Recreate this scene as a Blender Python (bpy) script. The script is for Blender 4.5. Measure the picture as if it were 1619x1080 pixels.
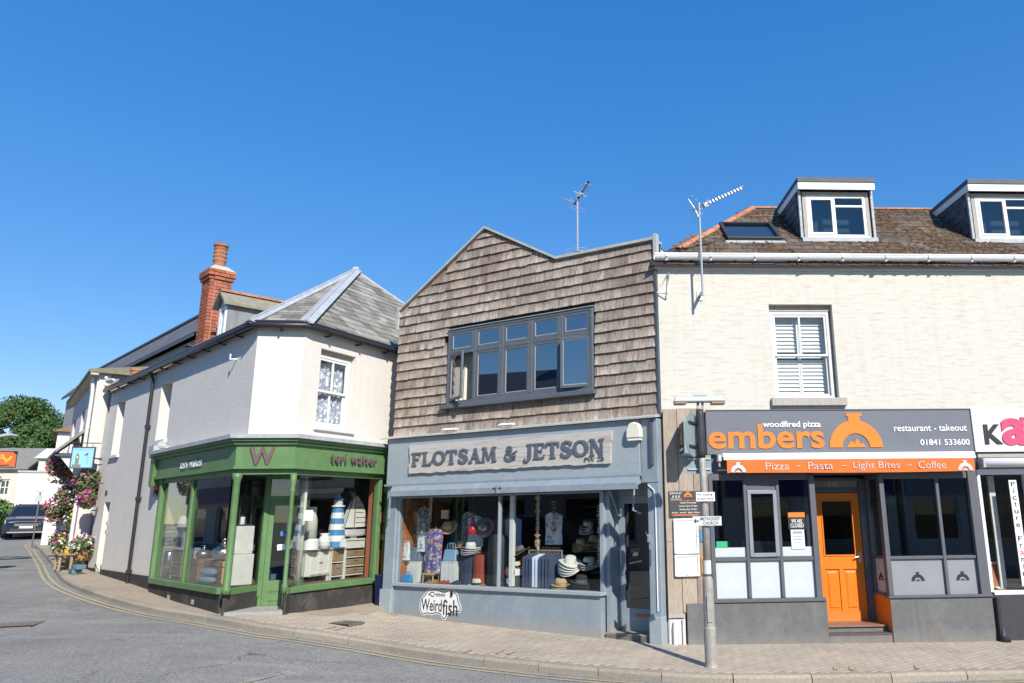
import bpy, bmesh, math, random
from mathutils import Matrix, Vector, kdtree
from mathutils.bvhtree import BVHTree
R = math.radians
rnd = random.Random(7)
for o in list(bpy.data.objects): bpy.data.objects.remove(o)
sc = bpy.context.scene
col = sc.collection

# ------------------------------------------------------------------ camera, sky, sun, exposure
H = 1.9
cd = bpy.data.cameras.new('camera'); cam = bpy.data.objects.new('camera', cd); col.objects.link(cam)
cd.sensor_width = 36; cd.lens = 36 * 1175 / 1619; cd.shift_x = (809.5 - 960) / 1619
cd.clip_start = 0.05; cd.clip_end = 2000
cam.matrix_world = Matrix.Translation((0, 0, H)) @ Matrix.Rotation(R(90 + 13.2), 4, 'X') @ Matrix.Rotation(R(-0.7), 4, 'Z')
sc.camera = cam
SUN_EL, SUN_AZ = 37.0, 26.5          # azimuth measured to the right of straight behind the camera
sv = Vector((math.sin(R(SUN_AZ)) * math.cos(R(SUN_EL)), -math.cos(R(SUN_AZ)) * math.cos(R(SUN_EL)), math.sin(R(SUN_EL))))
w = bpy.data.worlds.new('World'); sc.world = w; w.use_nodes = True
nt = w.node_tree; nt.nodes.clear()
sky = nt.nodes.new('ShaderNodeTexSky'); sky.sky_type = 'NISHITA'; sky.sun_disc = False
sky.sun_elevation = R(SUN_EL); sky.sun_rotation = math.atan2(sv.x, sv.y)
sky.altitude = 0; sky.air_density = 1.0; sky.dust_density = 0.0; sky.ozone_density = 4.0
hs = nt.nodes.new('ShaderNodeHueSaturation'); hs.inputs['Saturation'].default_value = 1.95; hs.inputs['Hue'].default_value = 0.514; hs.inputs['Value'].default_value = 2.0
gm = nt.nodes.new('ShaderNodeGamma'); gm.inputs[1].default_value = 0.5
bg = nt.nodes.new('ShaderNodeBackground'); bg.inputs[1].default_value = 0.125
wo = nt.nodes.new('ShaderNodeOutputWorld')
nt.links.new(sky.outputs[0], gm.inputs[0]); nt.links.new(gm.outputs[0], hs.inputs['Color']); nt.links.new(hs.outputs[0], bg.inputs[0]); nt.links.new(bg.outputs[0], wo.inputs[0])
sl = bpy.data.lights.new('sun', 'SUN'); sl.energy = 4.2; sl.angle = R(0.5); sl.color = (1.0, 0.94, 0.85)
so = bpy.data.objects.new('sun', sl); col.objects.link(so)
so.rotation_euler = (-sv).to_track_quat('-Z', 'Y').to_euler()
so.location = (6, -8, 14)
sc.view_settings.view_transform = 'Standard'; sc.view_settings.look = 'None'
sc.view_settings.exposure = 0.6; sc.view_settings.gamma = 1.0; sc.view_settings.use_curve_mapping = False
sc.cycles.max_bounces = 6; sc.cycles.transparent_max_bounces = 12

# ------------------------------------------------------------------ materials
MATS = {}
def pm(name, c, c2=None, sc_=6.0, rough=0.7, bump=0.0, bsc=40.0, stretch=(1, 1, 1), metal=0.0, vary=0.0, stain=None, stsc=1.2, stamt=0.5, spec=0.4, island=False, det=6, splash=None, streak=None, wstain=None, attr=None):
    """noise-mixed procedural paint/stone/wood; vary = per-object (or per-island) brightness spread; stain = second patchy colour"""
    if name in MATS: return MATS[name]
    m = bpy.data.materials.new(name); m.use_nodes = True; t = m.node_tree; N = t.nodes; L = t.links
    b = N['Principled BSDF']; b.inputs['Roughness'].default_value = rough; b.inputs['Metallic'].default_value = metal
    b.inputs['Specular IOR Level'].default_value = spec
    tc = N.new('ShaderNodeTexCoord'); mp = N.new('ShaderNodeMapping'); mp.inputs['Scale'].default_value = stretch
    L.new(tc.outputs['Object'], mp.inputs[0])
    vec = mp.outputs[0]
    rndout = None
    if vary:
        if island:
            g = N.new('ShaderNodeNewGeometry'); oi = N.new('ShaderNodeObjectInfo')
            ad = N.new('ShaderNodeMath'); ad.operation = 'ADD'; L.new(g.outputs['Random Per Island'], ad.inputs[0]); L.new(oi.outputs['Random'], ad.inputs[1])
            fr = N.new('ShaderNodeMath'); fr.operation = 'FRACT'; L.new(ad.outputs[0], fr.inputs[0]); rndout = fr.outputs[0]
        else:
            oi = N.new('ShaderNodeObjectInfo'); rndout = oi.outputs['Random']
        va = N.new('ShaderNodeVectorMath'); va.operation = 'ADD'
        ml = N.new('ShaderNodeMath'); ml.operation = 'MULTIPLY'; ml.inputs[1].default_value = 37.0; L.new(rndout, ml.inputs[0])
        L.new(mp.outputs[0], va.inputs[0]); L.new(ml.outputs[0], va.inputs[1]); vec = va.outputs[0]
    n = N.new('ShaderNodeTexNoise'); n.inputs['Scale'].default_value = sc_; n.inputs['Detail'].default_value = det; n.inputs['Roughness'].default_value = 0.65
    L.new(vec, n.inputs['Vector'])
    r = N.new('ShaderNodeValToRGB'); r.color_ramp.elements[0].position = 0.3; r.color_ramp.elements[1].position = 0.7
    if c2 is None: c2 = tuple(x * 0.86 for x in c)
    r.color_ramp.elements[0].color = (*c2, 1); r.color_ramp.elements[1].color = (*c, 1)
    L.new(n.outputs['Fac'], r.inputs[0]); out = r.outputs[0]
    if stain:
        n2 = N.new('ShaderNodeTexNoise'); n2.inputs['Scale'].default_value = stsc; n2.inputs['Detail'].default_value = 8; n2.inputs['Roughness'].default_value = 0.7
        L.new(vec, n2.inputs['Vector'])
        r2 = N.new('ShaderNodeValToRGB'); r2.color_ramp.elements[0].position = 0.5; r2.color_ramp.elements[1].position = 0.68
        r2.color_ramp.elements[0].color = (0, 0, 0, 1); r2.color_ramp.elements[1].color = (stamt, stamt, stamt, 1)
        L.new(n2.outputs['Fac'], r2.inputs[0])
        mx = N.new('ShaderNodeMix'); mx.data_type = 'RGBA'; L.new(r2.outputs[0], mx.inputs[0]); L.new(out, mx.inputs[6]); mx.inputs[7].default_value = (*stain, 1); out = mx.outputs[2]
    if wstain:   # broad weathering that runs on from piece to piece
        gp_ = N.new('ShaderNodeNewGeometry'); n7 = N.new('ShaderNodeTexNoise'); n7.inputs['Scale'].default_value = wstain[1]; n7.inputs['Detail'].default_value = 7; n7.inputs['Roughness'].default_value = .7; L.new(gp_.outputs['Position'], n7.inputs['Vector'])
        r7 = N.new('ShaderNodeValToRGB'); r7.color_ramp.elements[0].position = .42; r7.color_ramp.elements[1].position = .66; r7.color_ramp.elements[0].color = (0, 0, 0, 1); r7.color_ramp.elements[1].color = (wstain[2],) * 3 + (1,)
        L.new(n7.outputs['Fac'], r7.inputs[0]); m7 = N.new('ShaderNodeMix'); m7.data_type = 'RGBA'; L.new(r7.outputs[0], m7.inputs[0]); L.new(out, m7.inputs[6]); m7.inputs[7].default_value = (*wstain[0], 1); out = m7.outputs[2]
    if attr:   # second colour towards the sheltered end of each piece, ragged and different from piece to piece
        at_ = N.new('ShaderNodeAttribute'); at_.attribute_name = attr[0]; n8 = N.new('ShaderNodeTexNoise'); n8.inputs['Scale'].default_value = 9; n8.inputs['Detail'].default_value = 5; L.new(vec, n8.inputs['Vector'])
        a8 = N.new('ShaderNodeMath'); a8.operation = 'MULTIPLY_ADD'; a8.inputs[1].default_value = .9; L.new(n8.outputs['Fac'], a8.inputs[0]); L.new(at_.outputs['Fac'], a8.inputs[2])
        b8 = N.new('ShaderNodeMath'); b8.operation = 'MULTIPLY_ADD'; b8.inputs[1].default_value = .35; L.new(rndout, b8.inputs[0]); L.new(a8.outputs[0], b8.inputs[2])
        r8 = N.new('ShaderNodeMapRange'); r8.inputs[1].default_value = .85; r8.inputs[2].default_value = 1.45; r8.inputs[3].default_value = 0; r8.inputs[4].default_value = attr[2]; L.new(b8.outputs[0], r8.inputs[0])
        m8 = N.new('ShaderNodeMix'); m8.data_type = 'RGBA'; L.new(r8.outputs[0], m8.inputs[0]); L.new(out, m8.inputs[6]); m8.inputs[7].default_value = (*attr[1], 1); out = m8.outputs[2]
    if streak:
        mp2 = N.new('ShaderNodeMapping'); mp2.inputs['Scale'].default_value = (5, 5, .35); L.new(tc.outputs['Object'], mp2.inputs[0])
        n5 = N.new('ShaderNodeTexNoise'); n5.inputs['Scale'].default_value = 1.6; n5.inputs['Detail'].default_value = 6; L.new(mp2.outputs[0], n5.inputs['Vector'])
        r5 = N.new('ShaderNodeValToRGB'); r5.color_ramp.elements[0].position = .52; r5.color_ramp.elements[1].position = .75; r5.color_ramp.elements[0].color = (0, 0, 0, 1); r5.color_ramp.elements[1].color = (streak[1],) * 3 + (1,)
        L.new(n5.outputs['Fac'], r5.inputs[0]); m5 = N.new('ShaderNodeMix'); m5.data_type = 'RGBA'; L.new(r5.outputs[0], m5.inputs[0]); L.new(out, m5.inputs[6]); m5.inputs[7].default_value = (*streak[0], 1); out = m5.outputs[2]
    if splash:   # road dirt thrown up on the foot of a wall, ragged upper edge
        z0, z1, cdirt, amt = splash
        sx = N.new('ShaderNodeSeparateXYZ'); L.new(tc.outputs['Object'], sx.inputs[0]); n6 = N.new('ShaderNodeTexNoise'); n6.inputs['Scale'].default_value = 7; n6.inputs['Detail'].default_value = 8; L.new(tc.outputs['Object'], n6.inputs['Vector'])
        a6 = N.new('ShaderNodeMath'); a6.operation = 'MULTIPLY_ADD'; a6.inputs[1].default_value = (z1 - z0) * 1.6; L.new(n6.outputs['Fac'], a6.inputs[0]); 
        s6 = N.new('ShaderNodeMath'); s6.operation = 'MULTIPLY'; s6.inputs[1].default_value = -1; L.new(sx.outputs[2], s6.inputs[0]); L.new(s6.outputs[0], a6.inputs[2])
        m6 = N.new('ShaderNodeMapRange'); m6.inputs[1].default_value = -z1 + (z1 - z0) * .8; m6.inputs[2].default_value = -z0 + (z1 - z0) * .8; m6.inputs[3].default_value = 0; m6.inputs[4].default_value = amt; L.new(a6.outputs[0], m6.inputs[0])
        x6 = N.new('ShaderNodeMix'); x6.data_type = 'RGBA'; L.new(m6.outputs[0], x6.inputs[0]); L.new(out, x6.inputs[6]); x6.inputs[7].default_value = (*cdirt, 1); out = x6.outputs[2]
    if vary:
        mr = N.new('ShaderNodeMapRange'); mr.inputs[3].default_value = 1 - vary; mr.inputs[4].default_value = 1 + vary * 0.8; L.new(rndout, mr.inputs[0])
        mm = N.new('ShaderNodeVectorMath'); mm.operation = 'SCALE'; L.new(out, mm.inputs[0]); L.new(mr.outputs[0], mm.inputs[3]); out = mm.outputs[0]
    L.new(out, b.inputs['Base Color'])
    if bump:
        n3 = N.new('ShaderNodeTexNoise'); n3.inputs['Scale'].default_value = bsc; n3.inputs['Detail'].default_value = 5; L.new(vec, n3.inputs['Vector'])
        bp = N.new('ShaderNodeBump'); bp.inputs['Strength'].default_value = bump; bp.inputs['Distance'].default_value = 0.02; L.new(n3.outputs['Fac'], bp.inputs['Height']); L.new(bp.outputs[0], b.inputs['Normal'])
    MATS[name] = m; return m
def glassm(name, tint=(0.95, 0.965, 0.96), ior=1.52, rough=0.0, boost=1.0):
    m = bpy.data.materials.new(name); m.use_nodes = True; t = m.node_tree; N = t.nodes; L = t.links; N.clear()
    o = N.new('ShaderNodeOutputMaterial'); mx = N.new('ShaderNodeMixShader'); tr = N.new('ShaderNodeBsdfTransparent'); gl = N.new('ShaderNodeBsdfGlossy')
    tr.inputs[0].default_value = (*tint, 1); gl.inputs['Roughness'].default_value = rough
    lw = N.new('ShaderNodeLayerWeight'); lw.inputs[0].default_value = 0.5
    pw = N.new('ShaderNodeMath'); pw.operation = 'POWER'; pw.inputs[1].default_value = 4.0; L.new(lw.outputs['Facing'], pw.inputs[0])
    mu = N.new('ShaderNodeMath'); mu.operation = 'MULTIPLY_ADD'; mu.inputs[1].default_value = 0.9; mu.inputs[2].default_value = 0.045 * boost; mu.use_clamp = True
    L.new(pw.outputs[0], mu.inputs[0]); L.new(mu.outputs[0], mx.inputs[0]); L.new(tr.outputs[0], mx.inputs[1]); L.new(gl.outputs[0], mx.inputs[2]); L.new(mx.outputs[0], o.inputs[0])
    return m
GLASS = glassm('shop_glass', boost=0.9)
GLASSU = glassm('upper_window_glass', tint=(0.2, 0.23, 0.26), boost=9.5)
GLASSD = glassm('dark_window_glass', tint=(0.6, 0.64, 0.65), boost=2.6)
def frostm():
    m = bpy.data.materials.new('frosted_film'); m.use_nodes = True; t = m.node_tree; b = t.nodes['Principled BSDF']
    b.inputs['Base Color'].default_value = (0.52, 0.57, 0.585, 1); b.inputs['Roughness'].default_value = 0.35
    return m
FROST = frostm()

# ------------------------------------------------------------------ mesh helpers
class MB:
    def __init__(s): s.v = []; s.f = []
    def add(s, v, f):
        k = len(s.v); s.v += [tuple(p) for p in v]; s.f += [tuple(i + k for i in q) for q in f]; return s
    def box(s, x0, x1, y0, y1, z0, z1):
        return s.add([(x0, y0, z0), (x1, y0, z0), (x1, y1, z0), (x0, y1, z0), (x0, y0, z1), (x1, y0, z1), (x1, y1, z1), (x0, y1, z1)],
                     [(0, 3, 2, 1), (4, 5, 6, 7), (0, 1, 5, 4), (1, 2, 6, 5), (2, 3, 7, 6), (3, 0, 4, 7)])
    def hexa(s, p): return s.add(p, [(0, 3, 2, 1), (4, 5, 6, 7), (0, 1, 5, 4), (1, 2, 6, 5), (2, 3, 7, 6), (3, 0, 4, 7)])
    def prism(s, poly, y0, y1):
        """poly [(x,z)] counter-clockwise seen from -y (the street), extruded y0 (front) .. y1 (back)"""
        n = len(poly); v = [(x, y0, z) for x, z in poly] + [(x, y1, z) for x, z in poly]
        f = [tuple(range(n)), tuple(reversed(range(n, 2 * n)))] + [(i, i + n, (i + 1) % n + n, (i + 1) % n) for i in range(n)]
        return s.add(v, f)
    def hprism(s, poly, z0, z1):
        n = len(poly); v = [(x, y, z0) for x, y in poly] + [(x, y, z1) for x, y in poly]
        f = [tuple(reversed(range(n))), tuple(range(n, 2 * n))] + [(i, (i + 1) % n, (i + 1) % n + n, i + n) for i in range(n)]
        return s.add(v, f)
    def tube(s, pts, r, n=8, r2=None, caps=True):
        pts = [Vector(p) for p in pts]; m = len(pts); rings = []
        for i, p in enumerate(pts):
            d = (pts[min(i + 1, m - 1)] - pts[max(i - 1, 0)]).normalized()
            a = Vector((0, 0, 1)) if abs(d.z) < 0.9 else Vector((1, 0, 0))
            u = d.cross(a).normalized(); w_ = d.cross(u)
            rr = r if r2 is None else r + (r2 - r) * i / max(1, m - 1)
            rings.append([p + (u * math.cos(2 * math.pi * k / n) + w_ * math.sin(2 * math.pi * k / n)) * rr for k in range(n)])
        v = [q for ring in rings for q in ring]
        f = [(i * n + k, i * n + (k + 1) % n, (i + 1) * n + (k + 1) % n, (i + 1) * n + k) for i in range(m - 1) for k in range(n)]
        if caps: f += [tuple(reversed(range(n))), tuple(range((m - 1) * n, m * n))]
        return s.add(v, f)
    def lathe(s, prof, c=(0, 0, 0), n=16, sx=1, sy=1):
        v = [(c[0] + r * sx * math.cos(2 * math.pi * k / n), c[1] + r * sy * math.sin(2 * math.pi * k / n), c[2] + z) for r, z in prof for k in range(n)]
        m = len(prof)
        f = [(i * n + k, i * n + (k + 1) % n, (i + 1) * n + (k + 1) % n, (i + 1) * n + k) for i in range(m - 1) for k in range(n)]
        if prof[0][0] > 1e-4: f.append(tuple(reversed(range(n))))
        if prof[-1][0] > 1e-4: f.append(tuple(range((m - 1) * n, m * n)))
        return s.add(v, f)
    def ball(s, c, rx, ry, rz, n=10, m=6):
        return s.lathe([(math.sin(math.pi * i / m), -math.cos(math.pi * i / m)) for i in range(m + 1)] and [(max(1e-5, math.sin(math.pi * i / m)), -math.cos(math.pi * i / m) * rz) for i in range(m + 1)], c, n, rx, ry)
    def quad(s, a, b, c, d): return s.add([a, b, c, d], [(0, 1, 2, 3)])
    def holed(s, x0, x1, z0, z1, holes, y0, y1):
        """upright slab y0 (front) .. y1 (back) with rectangular openings [(x0,x1,z0,z1)]"""
        xs = sorted({x0, x1, *[h[0] for h in holes], *[h[1] for h in holes]}); zs = sorted({z0, z1, *[h[2] for h in holes], *[h[3] for h in holes]})
        xs = [x for x in xs if x0 <= x <= x1]; zs = [z for z in zs if z0 <= z <= z1]
        def hole(a, b): return any(h[0] < a < h[1] and h[2] < b < h[3] for h in holes)
        for i in range(len(xs) - 1):
            for j in range(len(zs) - 1):
                a, b, c, d = xs[i], xs[i + 1], zs[j], zs[j + 1]
                if hole((a + b) / 2, (c + d) / 2): continue
                s.quad((a, y0, c), (b, y0, c), (b, y0, d), (a, y0, d)); s.quad((b, y1, c), (a, y1, c), (a, y1, d), (b, y1, d))
        for h in holes:
            a, b, c, d = h
            s.quad((a, y0, c), (a, y0, d), (a, y1, d), (a, y1, c)); s.quad((b, y0, d), (b, y0, c), (b, y1, c), (b, y1, d))
            s.quad((a, y0, d), (b, y0, d), (b, y1, d), (a, y1, d)); s.quad((b, y0, c), (a, y0, c), (a, y1, c), (b, y1, c))
        s.quad((x0, y1, z0), (x0, y0, z0), (x0, y0, z1), (x0, y1, z1)); s.quad((x1, y0, z0), (x1, y1, z0), (x1, y1, z1), (x1, y0, z1))
        s.quad((x0, y0, z1), (x1, y0, z1), (x1, y1, z1), (x0, y1, z1)); return s
    def mesh(s, name, bevel=0.0, smooth=False):
        me = bpy.data.meshes.new(name); me.from_pydata(s.v, [], s.f)
        if bevel:
            bm = bmesh.new(); bm.from_mesh(me); bmesh.ops.remove_doubles(bm, verts=bm.verts, dist=1e-6)
            bmesh.ops.bevel(bm, geom=[e for e in bm.edges if len(e.link_faces) == 2 and e.calc_face_angle(0) > 0.5], offset=bevel, segments=1, affect='EDGES', clamp_overlap=True)
            bm.to_mesh(me); bm.free()
        if smooth:
            for p in me.polygons: p.use_smooth = True
        me.update(); return me
WM = {}
def ob(name, mb, mat, parent=None, M=None, bevel=0.0, smooth=False, kind=None):
    me = mb if isinstance(mb, bpy.types.Mesh) else mb.mesh(name, bevel, smooth)
    if mat is not None and not me.materials: me.materials.append(mat)
    o = bpy.data.objects.new(name, me); col.objects.link(o)
    M = M if M is not None else (WM[parent.name] if parent else Matrix())
    if parent: o.parent = parent; o.matrix_basis = WM[parent.name].inverted() @ M
    else: o.matrix_basis = M
    WM[o.name] = M.copy()
    if kind: o['kind'] = kind
    return o
def tag(o, label, cat, group=None):
    o['label'] = label; o['category'] = cat
    if group: o['group'] = group
    return o
def thing(name, label, cat, M, group=None):
    o = bpy.data.objects.new(name, None); o.empty_display_size = 0.1; col.objects.link(o); o.matrix_basis = M; WM[o.name] = M.copy()
    return tag(o, label, cat, group)
def dup(root, M, label=None, group=None):
    def cp(o, par):
        c = o.copy(); col.objects.link(c); c.parent = par
        for ch in o.children: cp(ch, c)
        return c
    r = cp(root, None); r.matrix_basis = M; WM[r.name] = M.copy()
    if label: r['label'] = label
    if group: r['group'] = group
    return r
def T(x, y, z): return Matrix.Translation((x, y, z))
def Rz(a): return Matrix.Rotation(R(a), 4, 'Z')
def Rx(a): return Matrix.Rotation(R(a), 4, 'X')
def Ry(a): return Matrix.Rotation(R(a), 4, 'Y')
# facade frames: x along the wall (to the right seen from the street), y into the building, z up
FE = T(0.818, 11.822, 0) @ Rz(3)
FF = T(-4.225, 14.675, 0) @ Rz(-29.5)
FB = T(-4.48, 15.18, 0) @ Rz(66)
FC = T(-5.45, 13.01, 0) @ Rz(8)
FA = T(-6.24, 12.90, 0) @ Rz(-43.5)     # x = minus the distance from the corner
LF = 5.794

# text -> mesh, laid on a wall: x right, z up, front towards -y
def text_mesh(body, size, depth=0.01, bold=0.0, spacing=1.0, align='LEFT', shear=0.0):
    cu = bpy.data.curves.new('txt', 'FONT'); cu.body = body; cu.size = size; cu.extrude = depth / 2; cu.offset = bold; cu.space_character = spacing; cu.align_x = align; cu.shear = shear; cu.resolution_u = 3
    o = bpy.data.objects.new('txt', cu); col.objects.link(o)
    dg = bpy.context.evaluated_depsgraph_get(); me = bpy.data.meshes.new_from_object(o.evaluated_get(dg))
    bpy.data.objects.remove(o); bpy.data.curves.remove(cu)
    me.transform(Matrix(((1, 0, 0, 0), (0, 0, -1, 0), (0, 1, 0, 0), (0, 0, 0, 1)))); me.materials.clear()
    return me
def bounds(me):
    xs = [v.co.x for v in me.vertices]; zs = [v.co.z for v in me.vertices]
    return (min(xs), max(xs), min(zs), max(zs)) if xs else (0, 0, 0, 0)
def fit_text(name, body, x0, x1, z0, z1, y, mat, parent, M, depth=0.01, bold=0.0):
    """one mesh of lettering scaled into the rectangle"""
    me = text_mesh(body, 0.3, depth, bold); b = bounds(me)
    sx = (x1 - x0) / (b[1] - b[0]); sz = (z1 - z0) / (b[3] - b[2])
    for v in me.vertices: v.co = ((v.co.x - b[0]) * sx + x0, v.co.y + y, (v.co.z - b[2]) * sz + z0)
    return ob(name, me, mat, parent, M)
def letters(body, x0, x1, z0, z1, y, mat, parent, M, depth=0.02, bold=0.0, name='letter', sp=1.0):
    """each letter a mesh of its own, the whole word scaled into the rectangle"""
    full = bounds(text_mesh(body, 0.3, depth, bold, sp)); sx = (x1 - x0) / (full[1] - full[0]); sz = (z1 - z0) / (full[3] - full[2])
    for i, ch in enumerate(body):
        if ch == ' ': continue
        pre = bounds(text_mesh(body[:i + 1], 0.3, depth, bold, sp)); me = text_mesh(ch, 0.3, depth, bold); b = bounds(me); dx = pre[1] - b[1]
        for v in me.vertices: v.co = ((v.co.x + dx - full[0]) * sx + x0, v.co.y + y, (v.co.z - full[2]) * sz + z0)
        ob(name, me, mat, parent, M)
def arc(cx, cz, r, a0, a1, n): return [(cx + r * math.cos(R(a0 + (a1 - a0) * i / n)), cz + r * math.sin(R(a0 + (a1 - a0) * i / n))) for i in range(n + 1)]
def strip(mb, pts, wid, y0, y1):
    """stroke of given half widths along (x,z) points, extruded"""
    n = len(pts); Lp = []; Rp = []
    for i, (x, z) in enumerate(pts):
        a = pts[max(0, i - 1)]; b = pts[min(n - 1, i + 1)]; dx, dz = b[0] - a[0], b[1] - a[1]; l = math.hypot(dx, dz) or 1
        h = wid(i / (n - 1)) if callable(wid) else wid
        Lp.append((x - dz / l * h, z + dx / l * h)); Rp.append((x + dz / l * h, z - dx / l * h))
    for i in range(n - 1): mb.hexa([(Rp[i][0], y0, Rp[i][1]), (Rp[i + 1][0], y0, Rp[i + 1][1]), (Rp[i + 1][0], y1, Rp[i + 1][1]), (Rp[i][0], y1, Rp[i][1]), (Lp[i][0], y0, Lp[i][1]), (Lp[i + 1][0], y0, Lp[i + 1][1]), (Lp[i + 1][0], y1, Lp[i + 1][1]), (Lp[i][0], y1, Lp[i][1])])
def oven_logo(mb, cx, z0, w_, y0, y1):
    """half-round oven with a chimney and a flame in its mouth"""
    r = w_ / 2; o = arc(cx, z0, r, 180, 0, 20); i = arc(cx, z0, r * .52, 180, 0, 20)
    for k in range(20): mb.hexa([(i[k][0], y0, i[k][1]), (i[k + 1][0], y0, i[k + 1][1]), (i[k + 1][0], y1, i[k + 1][1]), (i[k][0], y1, i[k][1]), (o[k][0], y0, o[k][1]), (o[k + 1][0], y0, o[k + 1][1]), (o[k + 1][0], y1, o[k + 1][1]), (o[k][0], y1, o[k][1])])
    mb.box(cx - r * .22, cx + r * .22, y0 + .0006, y1, z0 + r * .9, z0 + r * 1.18); mb.box(cx - r * .3, cx + r * .3, y0 + .0003, y1, z0 + r * 1.15, z0 + r * 1.28)
    a = r * .36
    mb.prism([(cx - a, z0), (cx + a, z0), (cx + a * .75, z0 + a * .45), (cx + a * .5, z0 + a * .3), (cx + a * .1, z0 + a * .95), (cx - a * .15, z0 + a * .4), (cx - a * .5, z0 + a * .65)], y0, y1)
# ------------------------------------------------------------------ ground, road, pavement
def asphalt():
    m = bpy.data.materials.new('worn_asphalt'); m.use_nodes = True; t = m.node_tree; N = t.nodes; L = t.links; b = N['Principled BSDF']; b.inputs['Roughness'].default_value = .88; b.inputs['Specular IOR Level'].default_value = .25
    tc = N.new('ShaderNodeTexCoord'); P = tc.outputs['Object']
    def noise(sc_, det=6, vec=P, rough=.6): n = N.new('ShaderNodeTexNoise'); n.inputs['Scale'].default_value = sc_; n.inputs['Detail'].default_value = det; n.inputs['Roughness'].default_value = rough; L.new(vec, n.inputs['Vector']); return n.outputs['Fac']
    def ramp(src, p0, p1, c0, c1): r = N.new('ShaderNodeValToRGB'); r.color_ramp.elements[0].position = p0; r.color_ramp.elements[1].position = p1; r.color_ramp.elements[0].color = c0; r.color_ramp.elements[1].color = c1; L.new(src, r.inputs[0]); return r.outputs[0]
    def mix(f, a_, c, blend='MIX'):
        x = N.new('ShaderNodeMix'); x.data_type = 'RGBA'; x.blend_type = blend; L.new(f, x.inputs[0]); L.new(a_, x.inputs[6])
        if isinstance(c, tuple): x.inputs[7].default_value = c
        else: L.new(c, x.inputs[7])
        return x.outputs[2]
    g = lambda v: (v, v * .965, v * .905, 1); k = lambda v: (v, v, v, 1)  # greys tinted warm to offset the blue sky light on the road
    base = ramp(noise(1.1, 8), .3, .7, g(.215), g(.275))
    vo = N.new('ShaderNodeTexVoronoi'); vo.inputs['Scale'].default_value = 70; L.new(P, vo.inputs['Vector'])
    sp = ramp(vo.outputs['Color'], .15, .9, k(.62), k(1.3)); base = mix(ramp(noise(30), .0, .01, k(1), k(1)), base, sp, 'MULTIPLY')
    base = mix(ramp(noise(.45, 9, P, .7), .52, .66, k(0), k(.55)), base, g(.15))              # dark oil and traffic patches
    mp = N.new('ShaderNodeMapping'); mp.inputs['Rotation'].default_value = (0, 0, R(-25)); mp.inputs['Scale'].default_value = (.22, 2.4, 1); L.new(P, mp.inputs[0])
    base = mix(ramp(noise(1.3, 7, mp.outputs[0]), .55, .72, k(0), k(.5)), base, g(.34))       # pale tyre-scrubbed streaks
    dv = N.new('ShaderNodeVectorMath'); dv.operation = 'ADD'; nv = N.new('ShaderNodeTexNoise'); nv.inputs['Scale'].default_value = 1.3; nv.inputs['Detail'].default_value = 5; L.new(P, nv.inputs['Vector']); sc2 = N.new('ShaderNodeVectorMath'); sc2.operation = 'SCALE'; sc2.inputs[3].default_value = 1.1; L.new(nv.outputs['Color'], sc2.inputs[0]); L.new(P, dv.inputs[0]); L.new(sc2.outputs[0], dv.inputs[1])
    ve = N.new('ShaderNodeTexVoronoi'); ve.feature = 'DISTANCE_TO_EDGE'; ve.inputs['Scale'].default_value = .33; L.new(dv.outputs[0], ve.inputs['Vector'])
    crack = ramp(ve.outputs['Distance'], .002, .006, k(1), k(0)); cm = N.new('ShaderNodeMath'); cm.operation = 'MULTIPLY'; L.new(crack, cm.inputs[0]); L.new(ramp(noise(.35, 3), .5, .56, k(0), k(.8)), cm.inputs[1]); base = mix(cm.outputs[0], base, g(.075))
    spot = N.new('ShaderNodeTexVoronoi'); spot.inputs['Scale'].default_value = 2.2; L.new(P, spot.inputs['Vector']); base = mix(ramp(spot.outputs['Distance'], .035, .05, k(.6), k(0)), base, g(.5))   # gum spots
    L.new(base, b.inputs['Base Color'])
    bp = N.new('ShaderNodeBump'); bp.inputs['Strength'].default_value = .45; bp.inputs['Distance'].default_value = .01; L.new(vo.outputs['Distance'], bp.inputs['Height']); L.new(bp.outputs[0], b.inputs['Normal'])
    return m
ASPH = asphalt()
PAVE = pm('pavement_mortar', (0.38, 0.315, 0.24), (0.29, 0.24, 0.18), 14, 0.9, 0.3, 60, stain=(0.2, 0.17, 0.13), stsc=0.9, stamt=0.5)
PAVR = pm('paver_brick', (0.44, 0.375, 0.295), (0.385, 0.325, 0.255), 25, 0.88, 0.2, 90, vary=0.06, island=True, wstain=((0.25, 0.22, 0.185), 1.1, 0.5))
KERB = pm('granite_kerb', (0.38, 0.335, 0.265), (0.25, 0.22, 0.175), 35, 0.85, 0.4, 80, vary=0.14)
YEL = pm('faded_yellow_line', (0.46, 0.38, 0.19), (0.34, 0.30, 0.2), 14, 0.85, stain=(0.25, 0.24, 0.215), stsc=3, stamt=0.9)
SOIL = pm('verge_ground', (0.22, 0.2, 0.15), (0.12, 0.14, 0.07), 0.8, 0.95)
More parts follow.
